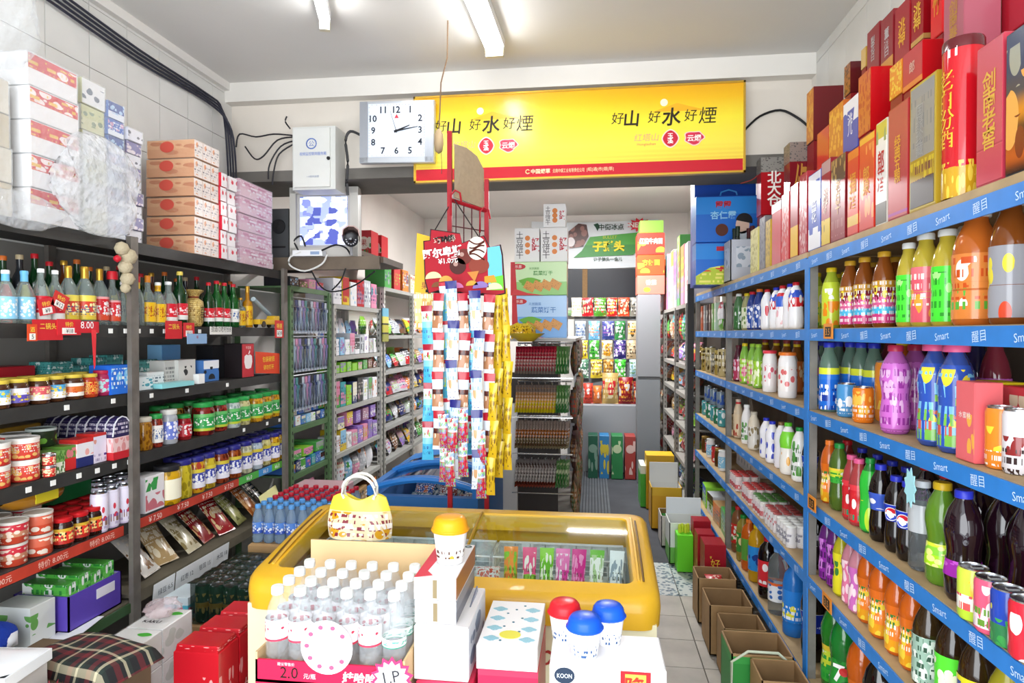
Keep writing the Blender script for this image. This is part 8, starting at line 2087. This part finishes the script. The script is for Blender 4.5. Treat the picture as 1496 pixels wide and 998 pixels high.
obj('square_print', MB().tube([(.0 + .035 * a, -.113, .275 + .03 * b) for a, b in ((-1, -1), (1, -1), (1, 1), (-1, 1))], .003, 4, closed=True).tube([(.018 * math.cos(t), -.113, .275 + .018 * math.sin(t)) for t in [2 * math.pi * k / 12 for k in range(12)]], .003, 4, closed=True).mesh('square_print', M('e0f0e0', .5)), r)
fbox('nearest open cardboard box with ragged rim at the drinks rack foot', 1138, 1128, .18, .18, .34, KR)
# small goods low on the third bay
fill('on the floor shelf of the far bay', .90, 4.4, 5.4, RZ['floor'], ['green', 'kraft', 'silver', 'lime'], 'storage box', (.25, .22, .16), face=-1)
for lab, px, py, X in (('orange price card on the tea shelf edge below the lemon bottles', 1210, 484, .852), ('orange price card on the soda shelf edge beside the post', 1186, 735, .850), ('orange price card on the edge above the large cola bottles', 1208, 880, .850)):
 c = thing('price_card', lab, 'card', G(px, py, X=X), 0, 'orange price cards')
 obj('body', MB().box((0, 0, 0), (.002, .09, .055)).mesh('body', M('e08a2a', .45)), c)
 obj('digit_panel', MB().box((-.0015, 0, -.002), (.001, .055, .036)).mesh('digit_panel', M('2a1c12', .4)), c)
 write(c, '3.5', (-.0026, 0, -.002), '-X', h=.024, color='e8a04a')
# ---------------------------------------------------------------- foreground: bench with goods before the yellow freezer
bench = thing('display_bench', 'low wooden bench below the goods before the yellow freezer', 'bench', (-.22, 1.70, 0))
WB = M('8a6a48', .6, vary=.25, bscale=7)
obj('top', MB().box((0, 0, .575), (1.60, .56, .04)).mesh('top', WB), bench)
for sx in (-1, 1):
 for sy in (-1, 1): obj('leg', MB().box((sx * .74, sy * .23, .2775), (.05, .05, .555)).mesh('leg', WB), bench)
BT = .597
# water-bottle tray
TX0, TX1, TY0, TY1, TBZ = -.888, -.478, 1.585, 1.93, .772
tcx, tcy, tw, td = (TX0 + TX1) / 2, (TY0 + TY1) / 2, TX1 - TX0, TY1 - TY0
spawn(carton(tw - .02, td - .03, TBZ - BT - .001, M('c8b090', .6)), 'water_carton', 'closed carton under the tray of water bottles', 'box', (tcx, tcy, BT + .0005))
tr_ = thing('bottle_tray', 'cardboard tray of water bottles with pink front and high back', 'tray', (tcx, tcy, TBZ + .0008))
TAN = M('d8b888', .6); PINK = M('d8204a', .35)
obj('body', MB().box((0, 0, .004), (tw, td, .008)).box((-tw / 2 + .003, 0, .04), (.006, td, .08)).box((tw / 2 - .003, 0, .04), (.006, td, .08)).mesh('body', TAN), tr_)
obj('back_panel', MB().box((0, td / 2 - .003, .135), (tw, .006, .27)).mesh('back_panel', TAN), tr_)
obj('front_panel', MB().box((0, -td / 2 + .003, .013), (tw, .006, .095)).mesh('front_panel', PINK), tr_)
fy = -td / 2 - .001
write(tr_, '2.0', (-tw * .27, fy, .030), '-Y', h=.030, color='1a1416', shear=.05)
write(tr_, '元/瓶', (-tw * .13, fy, .024), '-Y', h=.014, color='f4e6ea')
write(tr_, '建议零售价', (-tw * .29, fy, .052), '-Y', h=.009, color='f4e6ea')
write(tr_, '娃哈哈', (tw * .20, fy, .028), '-Y', h=.030, color='f8f0f2', bold=.03, shear=.15)
dsk = obj('round_card', MB().lathe([(.071, 0), (.071, .002)], 32).mesh('round_card', M('f0eef0', .5)), tr_, (-.005, fy - .001, .105), (math.pi / 2, 0, 0))
for k in range(9):
 a = math.pi * .2 + k * .62
 obj('pink_mark', MB().prism([(.007 * math.cos(t), .006 * math.sin(t)) for t in [2 * math.pi * j / 7 for j in range(7)]], .001).mesh('pink_mark', M('d85a80', .5)) if k == 0 else bpy.data.meshes['pink_mark'], tr_, (-.005 + .054 * math.cos(a), fy - .003, .105 + .054 * math.sin(a)), (math.pi / 2, 0, 0))
write(tr_, '纯净水', (-.005, fy - .004, .112), '-Y', h=.018, color='e8a8bc')
write(tr_, '新包装', (-.005, fy - .004, .088), '-Y', h=.011, color='e8a8bc')
pts = []
for k in range(28):
 a = 2 * math.pi * k / 28; q_ = .058 if k % 2 else .045
 pts.append((q_ * math.cos(a), q_ * math.sin(a)))
obj('star_card', MB().prism(pts, .002, axis='Y').mesh('star_card', M('d83a70', .5)), tr_, (tw * .42, fy - .004, .035))
obj('star_field', MB().prism([(x * .82, y * .82) for x, y in pts], .002, axis='Y').mesh('star_field', M('f0eef0', .5)), tr_, (tw * .42, fy - .0065, .035))
write(tr_, '1.P', (tw * .42, fy - .0085, .042), '-Y', h=.03, color='3a3a40', tilt=.2)
wl = P([(0, 'd8405a'), (.10, 'f0eef0'), (.94, 'e8e6ea')], [('c83a54', 7, .22, .35, .85)], seed=901)
wl2 = P([(0, '2a9a7a'), (.12, 'e6f0ec')], [('5ab09a', 7, .25, .3, .85)], seed=902)
wbody = film('eef4f8', .17, .04)
wbottle = bottle('pet', .232, .0312, wbody, WCAP, wl, zone=(.40, .64), cap_r=.0165, cap_h=.09, n=20)
wbottle2 = bottle('pet', .232, .0312, wbody, WCAP, wl2, zone=(.40, .50), cap_r=.0165, cap_h=.09, n=20)
for j in range(4):
 for i in range(6):
  x = TX0 + .040 + i * .0655; y = TY0 + .045 + j * .0665
  g = i == 5
  spawn(wbottle2 if g else wbottle, 'water_bottle', f'{"green-striped" if g else "pink-labelled"} water bottle in the tray, {ORD[i]} from the tray end near the dark rack, {["front", "second", "third", "rear"][j]} row', 'bottle', (x, y, TBZ + .0105), 0, 'water bottles in the tray')
# yellow gift bag with loop handles behind the tray, on the freezer lid
gb = thing('gift_bag', 'yellow and white printed carrier bag with white loop handles on the freezer', 'bag', (G(526, 815, Y=2.36).x, 2.36, .9135))
bagp = P([(0, 'e8d8b0'), (.55, 'ead8a8'), (.62, 'f0dc4a'), (1, 'f4e468')], [('d8a01e', 5, .45, 0, .6), ('8a2a3a', 9, .28, .05, .55), ('f4f0ea', 6, .35, .1, .6)], seed=903, rough=.3, coat=.3)
def gbf(s):
 def f(u, v):
  w = .125 + .012 * math.sin(math.pi * v) - .02 * v
  x = (2 * u - 1) * w
  return (x, s * (.045 * (1 - .75 * v) * (1 - abs(2 * u - 1) ** 4) + .004 * math.sin(9 * u + 5 * v)), .155 * v + .012 * v * math.sin(2 * math.pi * u * 1.5))
 return f
mb = MB().grid(gbf(-1), 14, 8); k0 = len(mb.f); mb.grid(gbf(1), 14, 8); mb.f[k0:] = [tuple(reversed(f)) for f in mb.f[k0:]]
obj('body', mb.mesh('body', bagp), gb)
for s in (-1, 1):
 pts = [(-.058, s * .012, .15)] + [(.066 * math.cos(math.pi * (1 - t)), s * (.012 + .012 * math.sin(math.pi * t)), .165 + .075 * math.sin(math.pi * t) ** .8) for t in [i / 10 for i in range(11)]] + [(.058, s * .012, .15)]
 obj('handle', MB().tube(pts, .006, 7).mesh('handle', M('efece2', .4)), gb)
# stack of white display cartons with a cup on top
WHC = M('f0eeee', .4)
def stackbox(label, px0, px1, Yf, dep, z0, z1, mat, side=None, top=None):
 a, b_ = G(px0, 900, Y=Yf), G(px1, 900, Y=Yf)
 w = b_.x - a.x
 r = spawn(carton(w, dep, z1 - z0 - .0012, mat), 'display_carton', label, 'box', ((a.x + b_.x) / 2, Yf + dep / 2, z0), 0, 'white cartons before the freezer')
 if side: obj('side_panel', MB().box((w / 2 + .0008, 0, (z1 - z0) / 2), (.001, dep * .97, (z1 - z0) * .92)).mesh('side_panel', side), r)
 return r, w
r, w = stackbox('pink-footed white carton at the bottom of the stack beside the bottles', 608, 690, 1.66, .27, BT + .0008, .765, M('d8385a', .4))
write(r, 'BEIS', (.0, -.1365, .155), '-Y', h=.012, color='2a2a30')
r, w = stackbox('tall white carton with faint print in the stack beside the bottles', 605, 684, 1.66, .27, .766, .915, WHC, P('dfe4ea', [('7a8aa0', 4, .3, .1, .9)], seed=904))
for zz in (.045, .115):
 write(r, '~ 111', (-.0, -.1362, zz), '-Y', h=.012, color='d0d0d4')
r, w = stackbox('white carton with grey side, second from the top of the stack', 606, 666, 1.67, .27, .916, .978, WHC, P([(0, '6a6e7a'), (.5, '8a8e98'), (1, 'b0b4bc')], (), seed=905))
obj('slot', MB().box((0, -.1355, .03), (.012, .001, .05)).mesh('slot', M('8a7a5a', .6)), r)
r, w = stackbox('white display carton with red swoosh and brown side, topmost of the stack', 605, 666, 1.67, .28, .979, 1.04, WHC, P([(0, 'a86a3a'), (1, 'b8764a')], (), seed=906))
H1_ = 1.04 - .979
obj('red_swoosh', MB().prism([(-w / 2, -.14), (-w * .1, -.12), (-w * .28, -.09), (-w * .2, .06), (-w / 2, .14)], .0008, base=H1_ - .0012).mesh('red_swoosh', M('d83a4a', .4)), r)
obj('slot', MB().box((0, -.1405, .03), (.012, .001, .05)).mesh('slot', M('8a7a5a', .6)), r)
obj('ring_print', MB().tube([(w * .36 + .010 * math.cos(t), .118 + .007 * math.sin(t), H1_) for t in [2 * math.pi * k / 12 for k in range(12)]], .0016, 4, closed=True).mesh('ring_print', M('5a6a6a', .5)), r)
def cup(label, loc, R, h, lidc, art, grp):
 c = thing('snack_cup', label, 'cup', loc, rr.uniform(-.5, .5), grp)
 obj('body', MB().lathe([(R * .72, 0), (R * .74, .004), (R * .95, h * .70)], 22).mesh('body', art), c)
 lid_ = M(lidc, .3)
 obj('lid', MB().lathe([(R * .93, h * .68), (R * 1.04, h * .70), (R * 1.04, h * .76), (R * .98, h * .78), (R * .92, h * .92), (R * .78, h), (R * .5, h * 1.03), (.001, h * 1.045)], 24).mesh('lid', lid_), c)
 obj('lid_ribs', MB().tube([(R * 1.045 * math.cos(t), R * 1.045 * math.sin(t), h * .73) for t in [2 * math.pi * k / 20 for k in range(20)]], .002, 4, closed=True).mesh('lid_ribs', lid_), c)
 return c
cupart = P([(0, 'f0f0f0')], [('e0a03a', 4, .18, .2, .6), ('5a3a2a', 7, .08, .2, .5)], seed=907)
cup('white snack cup with clear amber lid on top of the carton stack', (G(658, 825, Y=1.80).x, 1.80, 1.0405), .052, .128, 'f0a41a', cupart, 'lidded snack cups')
# patterned box
r, w = stackbox('pink carton under the blue-patterned box', 698, 786, 1.68, .28, BT + .0008, .80, P([(0, 'd02a50'), (.9, 'd83a5a')], [('2a2226', 3, .2, .5, 1)], seed=908))
r, w = stackbox('white box with blue diamond pattern and yellow badge on top', 696, 785, 1.67, .29, .801, .865, WHC)
Ht = .865 - .801 - .001
for i in range(4):
 for sx in (-1, 1):
  obj('diamond_print', MB().prism([(.020 * math.cos(t) * (1 + .15 * math.cos(4 * t)), .014 * math.sin(t) * (1 + .15 * math.cos(4 * t))) for t in [2 * math.pi * k / 16 for k in range(16)]], .0008).mesh('diamond_print', P('8ac0d0', [('2a4a6a', 6, .4, 0, 1), ('e8f0f0', 5, .4, 0, 1)], seed=909)) if not bpy.data.meshes.get('diamond_print') else bpy.data.meshes['diamond_print'], r, (sx * w * .30, -.10 + i * .062, Ht))
for i in range(9):
 obj('star_print', MB().prism([(.004 * math.cos(t), .004 * math.sin(t)) for t in [2 * math.pi * k / 6 for k in range(6)]], .0008).mesh('star_print', M('2a6a80', .5)) if i == 0 else bpy.data.meshes['star_print'], r, ((i % 3 - 1) * w * .14, -.11 + i * .028, Ht))
obj('yellow_badge', MB().prism([(.030 * math.cos(t), .024 * math.sin(t)) for t in [2 * math.pi * k / 16 for k in range(16)]], .0012).mesh('yellow_badge', M('e0d84a', .5)), r, (0, -.075, Ht))
write(r, '~111', (0, -.1462, Ht * .5), '-Y', h=.014, color='c8c4c8')
sl = thing('foil_sheet', 'folded grey-blue plastic sheet slipped between the white cartons', 'sheet', (G(690, 900, Y=1.80).x - .004, 1.80, .81))
obj('body', MB().box((0, 0, .045), (.004, .22, .12), rot=(.15, 0, 0)).mesh('body', M('8a92a8', .25, metal=.3)), sl)
# white carton with cups at the aisle end
r, w = stackbox('white carton with oval logo and red seal below the lidded cups', 803, 974, 1.545, .17, BT + .0008, .895, WHC)
Hc = .895 - BT - .002
obj('oval_logo', MB().lathe([(.020, 0), (.020, .001)], 20).mesh('oval_logo', M('24344a', .5)), r, (-w * .37, -.0855, Hc - .028), (math.pi / 2, 0, 0), (1.25, 1, .55))
write(r, 'KOON', (-w * .37, -.0872, Hc - .028), '-Y', h=.011, color='e8eef4', wmax=.036)
obj('red_seal', MB().box((w * .24, -.0855, Hc - .045), (.072, .001, .075)).mesh('red_seal', M('c81e28', .5)), r)
obj('gold_panel', MB().box((w * .24, -.0862, Hc - .045), (.050, .001, .062)).mesh('gold_panel', M('d8a84a', .5)), r)
write(r, '隆', (w * .24, -.0872, Hc - .045), '-Y', h=.05, color='b8301e', bold=.02)
obj('arc_print', MB().tube([(-.02 + .03 * math.cos(t), -.0855, Hc - .075 + .03 * math.sin(t)) for t in [.4 + 2.3 * k / 8 for k in range(9)]], .0015, 4).mesh('arc_print', M('4a4a50', .5)), r)
cart2 = P([(0, 'f0f0f2')], [('c83a3a', 4, .10, .1, .6), ('3a5a8a', 7, .08, .1, .5)], seed=910)
TOPZ = .8945
cup('lidded snack cup with red lid behind the blue-lidded cups', (G(824, 945, Z=TOPZ).x, 1.675, TOPZ), .043, .098, 'e0202c', cart2, 'lidded snack cups')
cup('lidded snack cup with blue lid nearer the aisle', (G(889, 945, Z=TOPZ).x, 1.67, TOPZ), .043, .098, '1a5ad8', cart2, 'lidded snack cups')
cup('lidded snack cup with blue lid in front', (G(854, 962, Z=TOPZ).x, 1.595, TOPZ), .044, .098, '1a5ad8', cart2, 'lidded snack cups')

# ---------------------------------------------------------------- piles before the dark rack
spawn(carton(.24, .37, .36, KR), 'storage_carton', 'kraft carton on the floor under the white tissue packs', 'box', (-1.66, 2.15, .002))
tkt = P([(0, 'e6e8e6')], [('c8d0c8', 4, .3, 0, 1)], seed=920, rough=.25, coat=.3)
for k in range(4):
 j, l = k % 2, k // 2
 y = 1.965 + j * .175 + .083
 r = spawn(carton(.145, .168, .125, tkt), 'tissue_pack', f'white plastic-wrapped tissue pack with green leaf, {["near", "far"][j]} one of the {["lower", "upper"][l]} layer', 'tissue', (-1.63, y, .3635 + l * .1265), 0, 'white tissue packs in the pile')
 obj('leaf_print', MB().prism([(.022 * math.cos(t) * (1 + .3 * math.cos(2 * t)), .014 * math.sin(t)) for t in [2 * math.pi * q_ / 12 for q_ in range(12)]], .001).mesh('leaf_print', M('4ab03a', .5)), r, (.035, .045, .1252))
 write(r, 'KAKU', (-.01, -.03, .1262), '+Z', h=.020, color='2a2a2a', bold=.02)
 write(r, '原木纸', (-.01, .005, .1262), '+Z', h=.012, color='4a4a4a')
 obj('wrap', MB().box((0, 0, .063), (.149, .1705, .126)).mesh('wrap', film('f0f2f2', .18)), r)
pk = crumpled('plastic_bag', 'loose clear pinkish plastic end beside the white tissue packs', 'bag', (-1.63, 2.24, .619), .12, .13, .06, .35, 21, 'e8d4d8')
redp = P([(0, 'b8101e'), (.7, 'c41826')], [('e8a0a0', 9, .16, .2, .85)], seed=921, rough=.3, coat=.3)
for i in range(3):
 r = spawn(carton(.17, .125, .575, redp), 'gift_pack', f'red upright gift pack beside the yellow freezer, {ORD[i]} from the entrance', 'pack', (-1.38, 2.13 + i * .135, .002), rr.uniform(-.04, .04), 'red gift packs')
 obj('top_fold', MB().prism([(-.06, 0), (.06, 0), (.05, .02), (-.05, .02)], .16, axis='X', base=-.08).mesh('top_fold', redp), r, (0, 0, .575))
 write(r, '好礼', (.0862, 0, .33), '+X', h=.14, color='e8b8b4', vertical=True)
 write(r, '喜庆', (0, -.0635, .33), '-Y', h=.14, color='e8b8b4', vertical=True)
# plaid blanket, cream box, white device on a crate
spawn(carton(.40, .55, .66, M('6a5a48', .7, vary=.2, bscale=6)), 'wooden_crate', 'dark wooden crate under the plaid blanket', 'crate', (-1.66, 1.67, .002))
def plaid():
 m, N, L, b = new_mat('plaid_cloth')
 tc = N.new('ShaderNodeTexCoord'); sp_ = N.new('ShaderNodeSeparateXYZ'); L.new(tc.outputs['Object'], sp_.inputs[0])
 def stripes(axis):
  a = N.new('ShaderNodeMath'); a.operation = 'MULTIPLY'; a.inputs[1].default_value = 13
  L.new(sp_.outputs[axis], a.inputs[0]); f = N.new('ShaderNodeMath'); f.operation = 'FRACT'; L.new(a.outputs[0], f.inputs[0])
  r = ramp(N, [(0, '17161a'), (.30, '6a1a22'), (.55, '17161a'), (.72, 'c8bfa0'), (.84, '22302a')]); L.new(f.outputs[0], r.inputs[0])
  return r.outputs[0]
 mx = N.new('ShaderNodeMix'); mx.data_type = 'RGBA'; mx.inputs[0].default_value = .5
 L.new(stripes('X'), mx.inputs[6]); L.new(stripes('Y'), mx.inputs[7]); L.new(mx.outputs[2], b.inputs['Base Color'])
 b.inputs['Roughness'].default_value = .9
 return m
bl_ = thing('plaid_blanket', 'folded red, black and cream plaid blanket on the crate', 'blanket', (-1.55, 1.80, .6632), -.22)
def bf_(u, v):
 x = (u - .5) * .36; y = (v - .5) * .21
 e = (1 - abs(2 * u - 1) ** 6) * (1 - abs(2 * v - 1) ** 6)
 return (x, y, .055 * e ** .4 + .006 * math.sin(8 * u + 5 * v) * e + .001)
mb = MB().grid(bf_, 16, 16)
mb.box((0, 0, .002), (.35, .20, .003))
obj('body', mb.mesh('body', plaid()), bl_)
spawn(carton(.16, .14, .05, M('e0d4c4', .5)), 'paper_box', 'flat cream box lying before the plaid blanket', 'box', (-1.462, 1.49, .6632), 0)
dv = thing('white_device', 'white appliance with dark round button at the lower corner', 'appliance', (-1.68, 1.575, .7460), .1)
obj('body', carton(.24, .17, .032, M('e6eaee', .3))[0][1], dv)
obj('upper_shell', MB().grid(lambda u, v: ((u - .5) * .23, (v - .5) * .16, .032 + .012 * (1 - abs(2 * u - 1) ** 4) * (1 - abs(2 * v - 1) ** 4)), 10, 8).mesh('upper_shell', M('eef1f4', .25, coat=.3)), dv)
obj('button', MB().lathe([(.007, 0), (.006, .003)], 12).mesh('button', M('22262a', .4)), dv, (.06, -.0855, .016), (math.pi / 2, 0, 0))
obj('mark', MB().box((-.01, 0, .0445), (.02, .02, .001)).mesh('mark', M('9aa0a8', .5)), dv)
spawn(carton(.24, .16, .082, M('b8b4b0', .5)), 'paper_box', 'grey flat box under the white appliance', 'box', (-1.69, 1.575, .6632))
fl_ = thing('red_flower', 'dark red artificial flower head beside the white appliance', 'flower', (-1.515, 1.60, .6632))
for k in range(9):
 a = 2 * math.pi * k / 9
 obj('petal', MB().grid(lambda u, v: (.012 * (u - .5) * math.sin(math.pi * v), .035 * v, .035 * v * v + .012), 3, 5).mesh('petal', M('7a1426', .6)) if k == 0 else bpy.data.meshes['petal'], fl_, (0, 0, 0), (0, 0, a))
obj('calyx', MB().lathe([(.012, 0), (.016, .012), (.008, .022)], 10).mesh('calyx', M('5a0e1c', .6)), fl_)
# beer pack in dark wrap, small water bottles, cartons between rack and freezer
spawn(carton(.30, .46, .40, KR), 'storage_carton', 'kraft carton under the dark shrink-wrapped beer pack', 'box', (-1.66, 2.84, .002))
bp_ = thing('beer_pack', 'dark green shrink-wrapped pack of beer cans on a carton', 'pack', (-1.64, 2.83, .4035))
bc = can(.168, .033, P([(0, '1a3a2a'), (.4, 'b8983a'), (.55, '1f4a34')], [('c8b060', 6, .3, .2, .8)], seed=930))
for i in range(4):
 for j in range(6):
  c = obj('beer_can', bc[0][1], bp_, ((i - 1.5) * .067, (j - 2.5) * .067, .002)); obj('lid', bc[1][1], c)
obj('wrap', MB().box((0, 0, .09), (.275, .41, .184)).mesh('wrap', film('12281e', .62, .12)), bp_)
for i, (c, nm) in enumerate((('4aa8c8', 'sky-blue wet-wipe pack under the paper slips, lower one'), ('58b8d0', 'sky-blue wet-wipe pack under the paper slips, upper one'))):
 spawn(carton(.12, .16, .09, P([(0, c), (.6, 'd8e4ea')], [('d85a8a', 5, .4, 0, .5)], seed=931 + i)), 'wipe_pack', nm, 'pack', (-1.90, 2.78, .302 + i * .0915))
spawn(carton(.12, .5, .30, M('4a5a3a', .6)), 'storage_carton', 'olive carton under the sky-blue wet-wipe packs', 'box', (-1.90, 2.80, .0005))
spawn(carton(.52, .66, .60, KR), 'storage_carton', 'kraft carton under the small water bottles', 'box', (-1.52, 3.44, .002))
spawn(carton(.38, .12, .46, KR), 'storage_carton', 'low kraft carton under the indigo water bottles', 'box', (-1.29, 2.98, .002))
smb = M('b8d0e6', .05, trans=.7, ior=1.2)
def small(cap, lab): return bottle('pet', .195, .028, smb, cap, lab, zone=(.25, .55), cap_r=.0155, cap_h=.10, n=14)
lbs = P([(0, '3a5ab8'), (.5, '5a8ad8')], [('e8eef4', 6, .4, .1, .9)], seed=935)
sb_red, sb_blue = small(M('b81e34', .4), lbs), small(M('5a9ad8', .4), lbs)
for j in range(8):
 for i in range(7):
  nm = 'red-capped' if j >= 3 else 'blue-capped'
  spawn(sb_red if j >= 3 else sb_blue, 'water_bottle', f'small {nm} water bottle behind the freezer, {ORD[j]} row from the entrance, {ORD[i]} from the dark rack', 'bottle', (-1.745 + i * .062, 3.15 + j * .062, .6035), 0, 'small water bottles beside the blue freezer')
sb_ind = bottle('pet', .18, .030, M('4a5ac0', .06, trans=.4, coat=.4), M('3a3ab8', .4), lbs, zone=(.25, .5), cap_r=.016, cap_h=.10, n=14)
for i in range(6):
 spawn(sb_ind, 'water_bottle', f'indigo water bottle with violet-blue cap, {ORD[i]} along the front of the small bottles', 'bottle', (-1.45 + i * .064, 2.98, .4635), 0, 'indigo water bottles')
r = spawn(carton(.34, .24, .72, P([(0, 'd8c8cc'), (.8, 'c8a0a8')], (), seed=936)), 'drink_carton', 'pink and white carton with black brush writing behind the red-capped bottles', 'carton', (-1.74, 3.93, .002))
write(r, '八宝', (.06, -.1215, .66), '-Y', h=.07, color='1a1416', bold=.03)
# dark blue round bag hanging at the near end of the drinks rack
hb_ = thing('hanging_bag', 'dark-rimmed blue round bag hanging at the near end of the drinks rack', 'bag', (.872, 1.09, 1.80))
obj('body', MB().lathe([(.001, -.02), (.10, -.018), (.118, 0), (.10, .018), (.001, .02)], 28).mesh('body', M('1f3ac0', .5)), hb_, (0, 0, 0), (math.pi / 2, 0, 0), (1, 1.9, 1))
obj('rim', MB().tube([(.12 * math.cos(t), 0, .228 * math.sin(t)) for t in [2 * math.pi * k / 32 for k in range(32)]], .015, 8, closed=True).mesh('rim', M('14161f', .5)), hb_)
obj('hanger', MB().tube([(0, 0, .22), (0, .03, .225), (.02, .068, .217)], .005, 6).mesh('hanger', M('14161f', .5)), hb_)

# ---------------------------------------------------------------- neighbours that touch are eased apart
def ease():
 bpy.context.view_layer.update()
 cats = {'box', 'bag', 'tissue', 'snack', 'pack', 'carton', 'ice cream', 'tub', 'tin', 'jar', 'can', 'bottle', 'sweet', 'pouch', 'toothpaste'}
 T_ = []
 rnd_ = {'bottle', 'jar', 'can', 'tub', 'tin'}
 for o in COL.objects:
  if o.get('category') in cats and o.name.split('.')[0] not in ('cardboard_box', 'plastic_bag', 'ice_block', 'hanging_bag', 'filler_box', 'purple_carton', 'storage_carton', 'snack_pack', 'wafer_stick', 'jelly_pack', 'water_bottle'):
   lo, hi = [1e9] * 3, [-1e9] * 3
   for c in o.children:
    if c.type != 'MESH' or c.name.startswith('lettering'): continue
    for v in c.bound_box:
     q_ = c.matrix_world @ Vector(v)
     for k in range(3): lo[k] = min(lo[k], q_[k]); hi[k] = max(hi[k], q_[k])
   T_.append([o, lo, hi, [0, 0]])
 T_.sort(key=lambda t: t[1][1])
 for it in range(12):
  moved = False
  for i, a in enumerate(T_):
   for b in T_[i + 1:i + 90]:
    if b[1][1] > a[2][1] + .05: break
    d = [min(a[2][k], b[2][k]) - max(a[1][k], b[1][k]) for k in range(3)]
    if min(d) <= 0 or d[2] < .012 or (a[0]['category'] in rnd_ and b[0]['category'] in rnd_): continue
    k = 1 if d[1] <= d[0] else 0
    if d[k] > .035: continue
    s = 1 if (a[1][k] + a[2][k]) < (b[1][k] + b[2][k]) else -1
    m = d[k] / 2 + .0006
    if abs(a[3][k] - s * m) > .022 or abs(b[3][k] + s * m) > .022: continue
    for t, sg in ((a, -s), (b, s)):
     t[1][k] += sg * m; t[2][k] += sg * m; t[3][k] += sg * m
    moved = True
  if not moved: break
 for o, lo, hi, mv in T_: o.location.x += mv[0]; o.location.y += mv[1]
ease()
